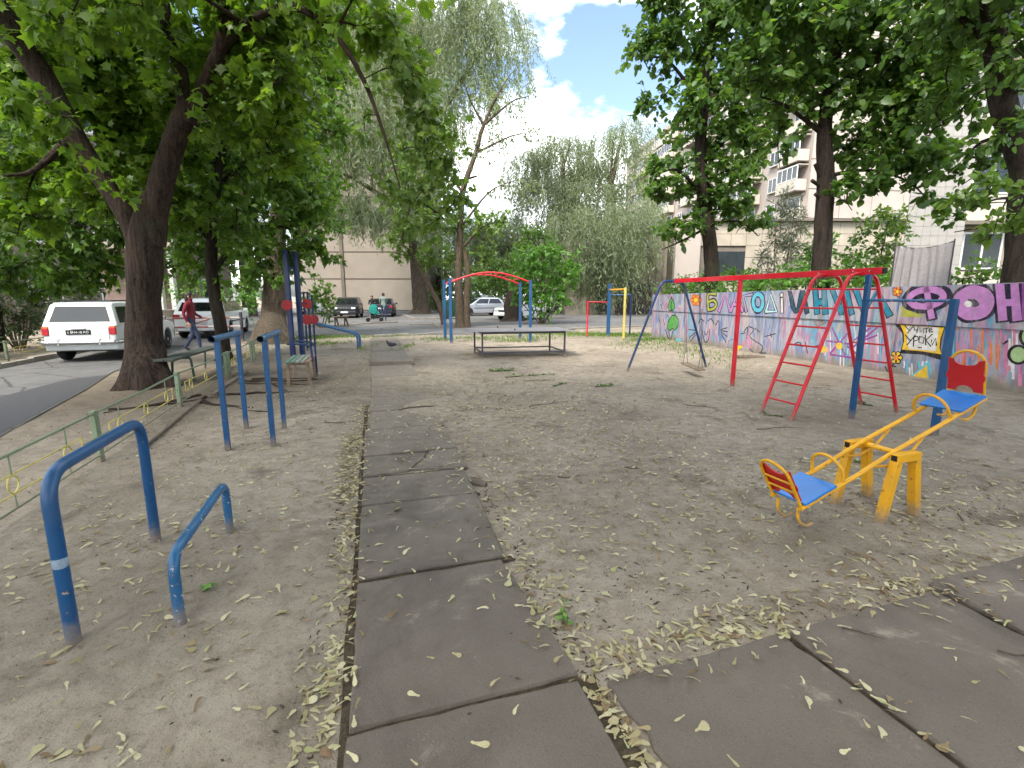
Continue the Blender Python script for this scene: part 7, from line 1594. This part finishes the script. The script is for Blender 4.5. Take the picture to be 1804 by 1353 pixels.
def band(p0, p1, w, n, skew=0):                     # seeds along a line, gaussian across
    p0 = np.array(p0[:2]); p1 = np.array(p1[:2]); d = p1 - p0; nn = np.array([-d[1], d[0]]) / np.linalg.norm(d)
    return p0 + d * rg.uniform(0, 1, (n, 1)) + nn * rg.normal(size=(n, 1)) * w
def scat(c, r, n): return np.array(c[:2]) + rg.normal(size=(n, 2)) * np.array(r)
S_ = lambda s, r: np.array(sr(s, r)); Q_ = lambda a, b: np.array(qr(a, b))
pts = [band(S_(-.75, -.13), S_(.6, -.09), .055, 230), band(S_(.5, -.09), S_(2.4, -.08), .05, 170), band(S_(2.3, -.12), S_(4.4, -.13), .07, 620), band(S_(4.4, -.05), S_(6.0, -.08), .06, 150), band(S_(9, -.1), S_(15, -.1), .10, 220),
       scat(S_(-.45, -.33), (.16, .13), 190), scat(S_(-.75, -.55), (.3, .12), 110), scat(G(140, 1325), (.12, .08), 22),
       band(S_(.15, 1.05), S_(1.1, .97), .10, 120), scat(G(1090, 1150), (.10, .07), 55), band(Q_(.1, -.10), Q_(2.1, -.14), .12, 110), scat(G(1330, 1085), (.16, .07), 70), scat(G(1240, 1120), (.12, .05), 50), scat(G(1600, 1040), (.2, .08), 70),
       band(Q_(-.06, -.06), Q_(-.04, 1.0), .028, 150), band(Q_(.98, .0), Q_(1.0, .7), .02, 18), band(Q_(2.07, -.05), Q_(2.09, .5), .02, 16),
       band(S_(1.0, 1.1), S_(3.5, 1.3), .28, 200), scat((0.9, 3.0), (.7, .5), 200), scat((1.5, 4.2), (1.0, .8), 520), scat((.6, 6.2), (1.3, 1.3), 1500), scat((-.2, 7.6), (.8, 1.2), 900), scat((3.2, 3.6), (.6, .5), 220), scat((3.8, 4.6), (.8, .7), 420), scat((2.6, 2.75), (.5, .14), 110),
       scat((4.6, 3.6), (.7, .6), 240), scat((4.4, 8), (1.2, 1.6), 420), scat((1, 10), (1.6, 1.8), 420), scat((-1.9, 3.2), (.6, .8), 170), scat((-2.6, 5.0), (.7, 1.2), 260), scat((-3.6, 7.4), (.9, 1.4), 320), scat((-1.5, 2.2), (.4, .3), 40), scat((-2.6, 3.1), (.5, .7), 90), scat((-2.7, 2.1), (.5, .35), 60),
       np.stack([rg.uniform(-3.5, 5.5, 700), rg.uniform(1.2, 12, 700)], 1), np.stack([rg.uniform(-.6, 3.2, 26), rg.uniform(1.25, 2.4, 26)], 1)]
pts = np.concatenate(pts)
zs = np.array([slab_top(x, y) for x, y in pts]); depth = np.hypot(pts[:, 0], pts[:, 1])
fr = np.abs(pts[:, 0]) < pts[:, 1] * 1.15 + .25; u_ = 902 + FPX * pts[:, 0] / (pts[:, 1] * .984 + 1.65 * .177); v_ = 676.5 + FPX * (1.62 * .984 - pts[:, 1] * .177) / (pts[:, 1] * .984 + 1.65 * .177)
infr = (u_ > 8) & (u_ < 1796) & (v_ < 1345)
order = np.argsort(np.where(infr, depth, 99)); single = set(order[:300].tolist())
SM = []
for v, f in SEEDS:
    me = bpy.data.meshes.new('fallen_seed'); me.from_pydata([tuple(p) for p in v], [], f); me.materials.append(MAT['seed'])
    for p in me.polygons: p.use_smooth = True
    me.update(); SM.append(me)
Vb = []; Fb = []; o = 0
for i, (x, y) in enumerate(pts):
    k = int(rg.integers(len(SEEDS))); L = min(.078, max(.026, rg.normal(.053, .011))); a = rg.uniform(0, 6.28); ti, tj = rg.normal(0, .24), rg.normal(0, .17)
    if i in single:
        ob = bpy.data.objects.new('fallen_seed', SM[k]); COL.objects.link(ob); ob.location = (x, y, zs[i] + .003 + abs(ti) * .01); ob.rotation_euler = (ti, tj, a); ob.scale = (L, L, L)
        onslab = zs[i] > .0255
        if onslab: tag(ob, 'pale dry winged maple seed fallen on the foreground concrete slabs', 'seed', 'fallen maple seeds on the foreground slabs')
        else: tag(ob, 'pale dry winged maple seed lying on the dirt nearest the camera', 'seed', 'fallen maple seeds on the nearest dirt')
    else:
        v, f = SEEDS[k]; M3 = np.array(Matrix.Rotation(a, 3, 'Z') @ Matrix.Rotation(ti, 3, 'X') @ Matrix.Rotation(tj, 3, 'Y'))
        Vb.append(v @ M3.T * L + np.array([x, y, zs[i] + .003 + abs(ti) * .012])); Fb.append(np.array(f) + o); o += len(v)
lit = link('seed_litter', np_mesh('seed_litter', np.concatenate(Vb), np.concatenate(Fb), MAT['seed'])); tag(lit, 'scattered pale maple seeds covering the playground dirt farther off', 'seeds', kind='stuff')
# dark crumbs: bark bits, twiglets
MAT['crumb'] = simple('dark_bark_crumbs', lin(62, 52, 42), .95, .35, 30)
cp = np.concatenate([np.stack([rg.uniform(-4.2, 6, 2600), rg.uniform(1.1, 13, 2600)], 1), scat((-3.8, 7.6), (1.0, 1.6), 1600), scat((-5.6, 8.6), (.9, 1.5), 1500), band(S_(-.8, -.10), S_(6.0, -.08), .06, 1300), band(S_(-.9, 1.0), S_(.05, 1.0), .03, 260), scat((3, 3.7), (.7, .5), 500), scat((.7, 2.6), (.5, .3), 300), band(Q_(0, -.06), Q_(2, -.1), .08, 300), scat((5.5, 9.5), (1, 1.6), 500), scat((.3, 13.8), (.9, .4), 260), band(S_(0, 1.0), S_(2.3, 1.0), .05, 260)])
cp = cp[[(slab_top(x, y) < .0255 or rg.random() < .12) for x, y in cp]]; n = len(cp); cz = np.array([slab_top(x, y) for x, y in cp]); L = rg.gamma(2.0, .008, n) + .005; wd = L * rg.uniform(.12, .45, n) * .5; wd = np.minimum(wd, .007); a = rg.uniform(0, 6.28, n)
dx = np.stack([np.cos(a), np.sin(a), np.zeros(n)], 1); dy = np.stack([-np.sin(a), np.cos(a), np.zeros(n)], 1); c0 = np.concatenate([cp, cz[:, None]], 1)
h = np.array([0, 0, 1.0])
vv = np.stack([c0 - dx * L[:, None] / 2, c0 - dy * wd[:, None], c0 + dx * L[:, None] / 2, c0 + dy * wd[:, None], c0 + h * (wd * .9 + .002)[:, None]], 1)
ff = np.array([(0, 1, 4), (1, 2, 4), (2, 3, 4), (3, 0, 4)])[None] + (np.arange(n) * 5)[:, None, None]
tag(link('bark_crumbs', np_mesh('bark_crumbs', vv.reshape(-1, 3), ff.reshape(-1, 3), MAT['crumb'])), 'dark bark crumbs and bits strewn over the dirt', 'litter', kind='stuff')
# single sticks one can pick out
MAT['stick'] = simple('dry_stick', lin(70, 60, 50), .9, .3, 30)
def stick(label, q, ln, ang, r=.005, fork=True, n=6):
    q = Vector((q[0], q[1], slab_top(q[0], q[1]) + r)); d = V(math.cos(ang), math.sin(ang), 0); rs = random.Random(int(q.x * 1000)); P = []
    for k in range(n): 
        p = q + d * ln * (k / (n - 1) - .5) + V(-d.y, d.x, 0) * ln * rs.uniform(-.05, .05); P.append(V(p.x, p.y, slab_top(p.x, p.y) + r + rs.uniform(0, .006)))
    mb = MB().tube(P, [r * (1 - .6 * k / (n - 1)) for k in range(n)], 6)
    if fork:
        e = P[n // 2] + V(math.cos(ang + .7), math.sin(ang + .7), 0) * ln * .3; mb.tube([P[n // 2], V(e.x, e.y, slab_top(e.x, e.y) + .012)], [r * .6, r * .25], 5)
    tag(mb.build('stick', MAT['stick'], None, True), label, 'stick', 'fallen sticks on the ground')
for lb, px, ln, an in (('forked dark stick on the right foreground slab', (1518, 1128), .17, -.5), ('short stick crossing the slab edge at the right border', (1790, 1168), .14, -.5), ('thin forked stick left of the ladder feet', (1232, 716), .5, -.6), ('long thin stick lying before the ladder', (1372, 752), .62, .1),
                       ('thin twig near the table shadow', (950, 672), .6, .1), ('crooked twig in the leaf strewn centre of the yard', (965, 710), .7, .5), ('short stick on the dirt right of the path', (1114, 826), .16, -.4), ('thin twig beside the root stub', (1010, 838), .3, .2), ('twig left of the path near the bench', (590, 745), .35, -.3), ('long thin twig by the seesaw trestle', (1690, 905), .3, .9)): stick(lb, G(*px), ln, an)
# leafy sprigs on the ground
def sprig(label, q, ln, n, seed, mat='linden', sz=.05, ang=0.0, rise=.03):
    rg2 = np.random.default_rng(seed); d = np.array([math.cos(ang), math.sin(ang), 0]); t_ = rg2.uniform(0, 1, n); pos = np.array([q[0], q[1], 0]) + d * (t_[:, None] - .5) * ln + rg2.normal(size=(n, 3)) * np.array([.05, .05, 0]) * ln * .8
    pos[:, 2] = np.array([slab_top(x, y) for x, y in pos[:, :2]]) + .012 + np.abs(rg2.normal(size=n)) * rise
    dd = unit(rg2.normal(size=(n, 3)) * np.array([1, 1, .25])); nn = unit(rg2.normal(size=(n, 3)) * .35 + np.array([0, 0, 1.0]))
    v, f, _ = leaves_arrays(pos, dd, nn, sz * rg2.uniform(.6, 1.3, n), LEAF['oval'])
    root = thing('leafy_sprig', label, 'sprig', (q[0], q[1], slab_top(q[0], q[1])), group='green sprigs on the ground'); b = np.array(root.location)
    o = link('leaves', np_mesh('leaves', v - b, f, LM[mat]), root); P = [V(*(np.array([q[0], q[1], 0]) + d * (k / 4 - .5) * ln)) for k in range(5)]
    MB().tube([V(p.x, p.y, slab_top(p.x, p.y) + .012) for p in P], [.006, .005, .004, .003, .002], 5).build('stem', MAT['stick'], root, True)
for i, (lb, px, ln, n_, sz) in enumerate((('green leafy sprig on the dirt before the table, left one', (885, 654), .55, 70, .09), ('long wilted sprig before the table, middle one', (935, 662), 1.1, 60, .07), ('wilted sprig before the table, right one', (1065, 680), .5, 40, .07), ('small wilted sprig in the centre before the table', (985, 679), .4, 30, .06), ('fresh lobed green leaf sprig by the small blue frame', (370, 1040), .08, 7, .06), ('little green weed tuft at the slab corner', (992, 1088), .09, 16, .045), ('weed tuft at the foot of the right ladder', (1522, 712), .3, 40, .07), ('green sprig near seesaw trestle', (1522, 818), .18, 22, .05), ('weed at the left ladder foot', (1362, 730), .25, 24, .05))):
    sprig(lb, G(*px), ln, n_, 200 + i, 'linden' if i not in (4, 5) else 'bush', sz, .3 * i, .05 if i in (6, 5) else .02)
# grass
def grass(label, areas, seed):
    rg2 = np.random.default_rng(seed); P = []
    for (x, y), (rx, ry), n in areas: P.append(np.array([x, y]) + rg2.normal(size=(n, 2)) * np.array([rx, ry]))
    P = np.concatenate(P); P = P[[not (p[0] * -WN.x + p[1] * -WN.y > (WA.x * -WN.x + WA.y * -WN.y) - .05) or p[1] > 18.6 for p in P]]; n = len(P); z = gz(P[:, 0], P[:, 1]); pos = np.concatenate([P, z[:, None]], 1)
    d = unit(rg2.normal(size=(n, 3)) * np.array([.5, .5, .1]) + np.array([0, 0, 1.0])); nn = unit(rg2.normal(size=(n, 3)) * np.array([1, 1, .1])); L = rg2.uniform(.04, .15, n)
    v, f, _ = leaves_arrays(pos, d, nn, L, LEAF['narrow']); o = link('grass', np_mesh('grass', v, f, LM['ash'])); tag(o, label, 'grass', kind='stuff')
grass('patchy green grass around the chinning bars and table', [((3.4, 20.6), (1.2, .6), 1700), ((5.0, 20.4), (.8, .5), 1000), ((5.0, 17.6), (.5, .5), 700), ((1.6, 21.5), (1.2, .5), 1000), ((-.6, 19.0), (1.2, .4), 700), ((-2.6, 18.2), (.4, .3), 250), ((4.6, 16.2), (.7, .9), 500), ((5.3, 13.6), (.4, 1.0), 300), ((.3, 17.9), (.5, .3), 260)], 5)
grass('thin grass along the far end of the slab path and posts', [((-7.6, 19.3), (.6, .5), 900), ((-6.6, 16.8), (.5, .4), 420), ((-6.3, 19.6), (.7, .3), 300), (S_(14.6, -.12), (.12, .7), 90), (S_(14.5, 1.12), (.12, .8), 110), ((-4.6, 19.9), (.8, .2), 160)], 6)
# surface roots of the big maple
rt = random.Random(5); rb = Vector((-5.2, 8.3, 0))
for i in range(9):
    a = rt.uniform(-1.5, .7); st = onG((-5.9 + rt.uniform(-.1, 1.0), 8.2 + rt.uniform(-1.2, 2.2)), .0); P = [st]; ang = a
    for k in range(7): ang += rt.uniform(-.45, .45); p = P[-1] + V(math.cos(ang), math.sin(ang), 0) * rt.uniform(.16, .26); P.append(onG(p, rt.uniform(-.012, .012)))
    MB().tube(P, [.035 - .0036 * k for k in range(8)], 7).build('surface_root', BK['maple'], T1.root, True)
# sand bank under the table
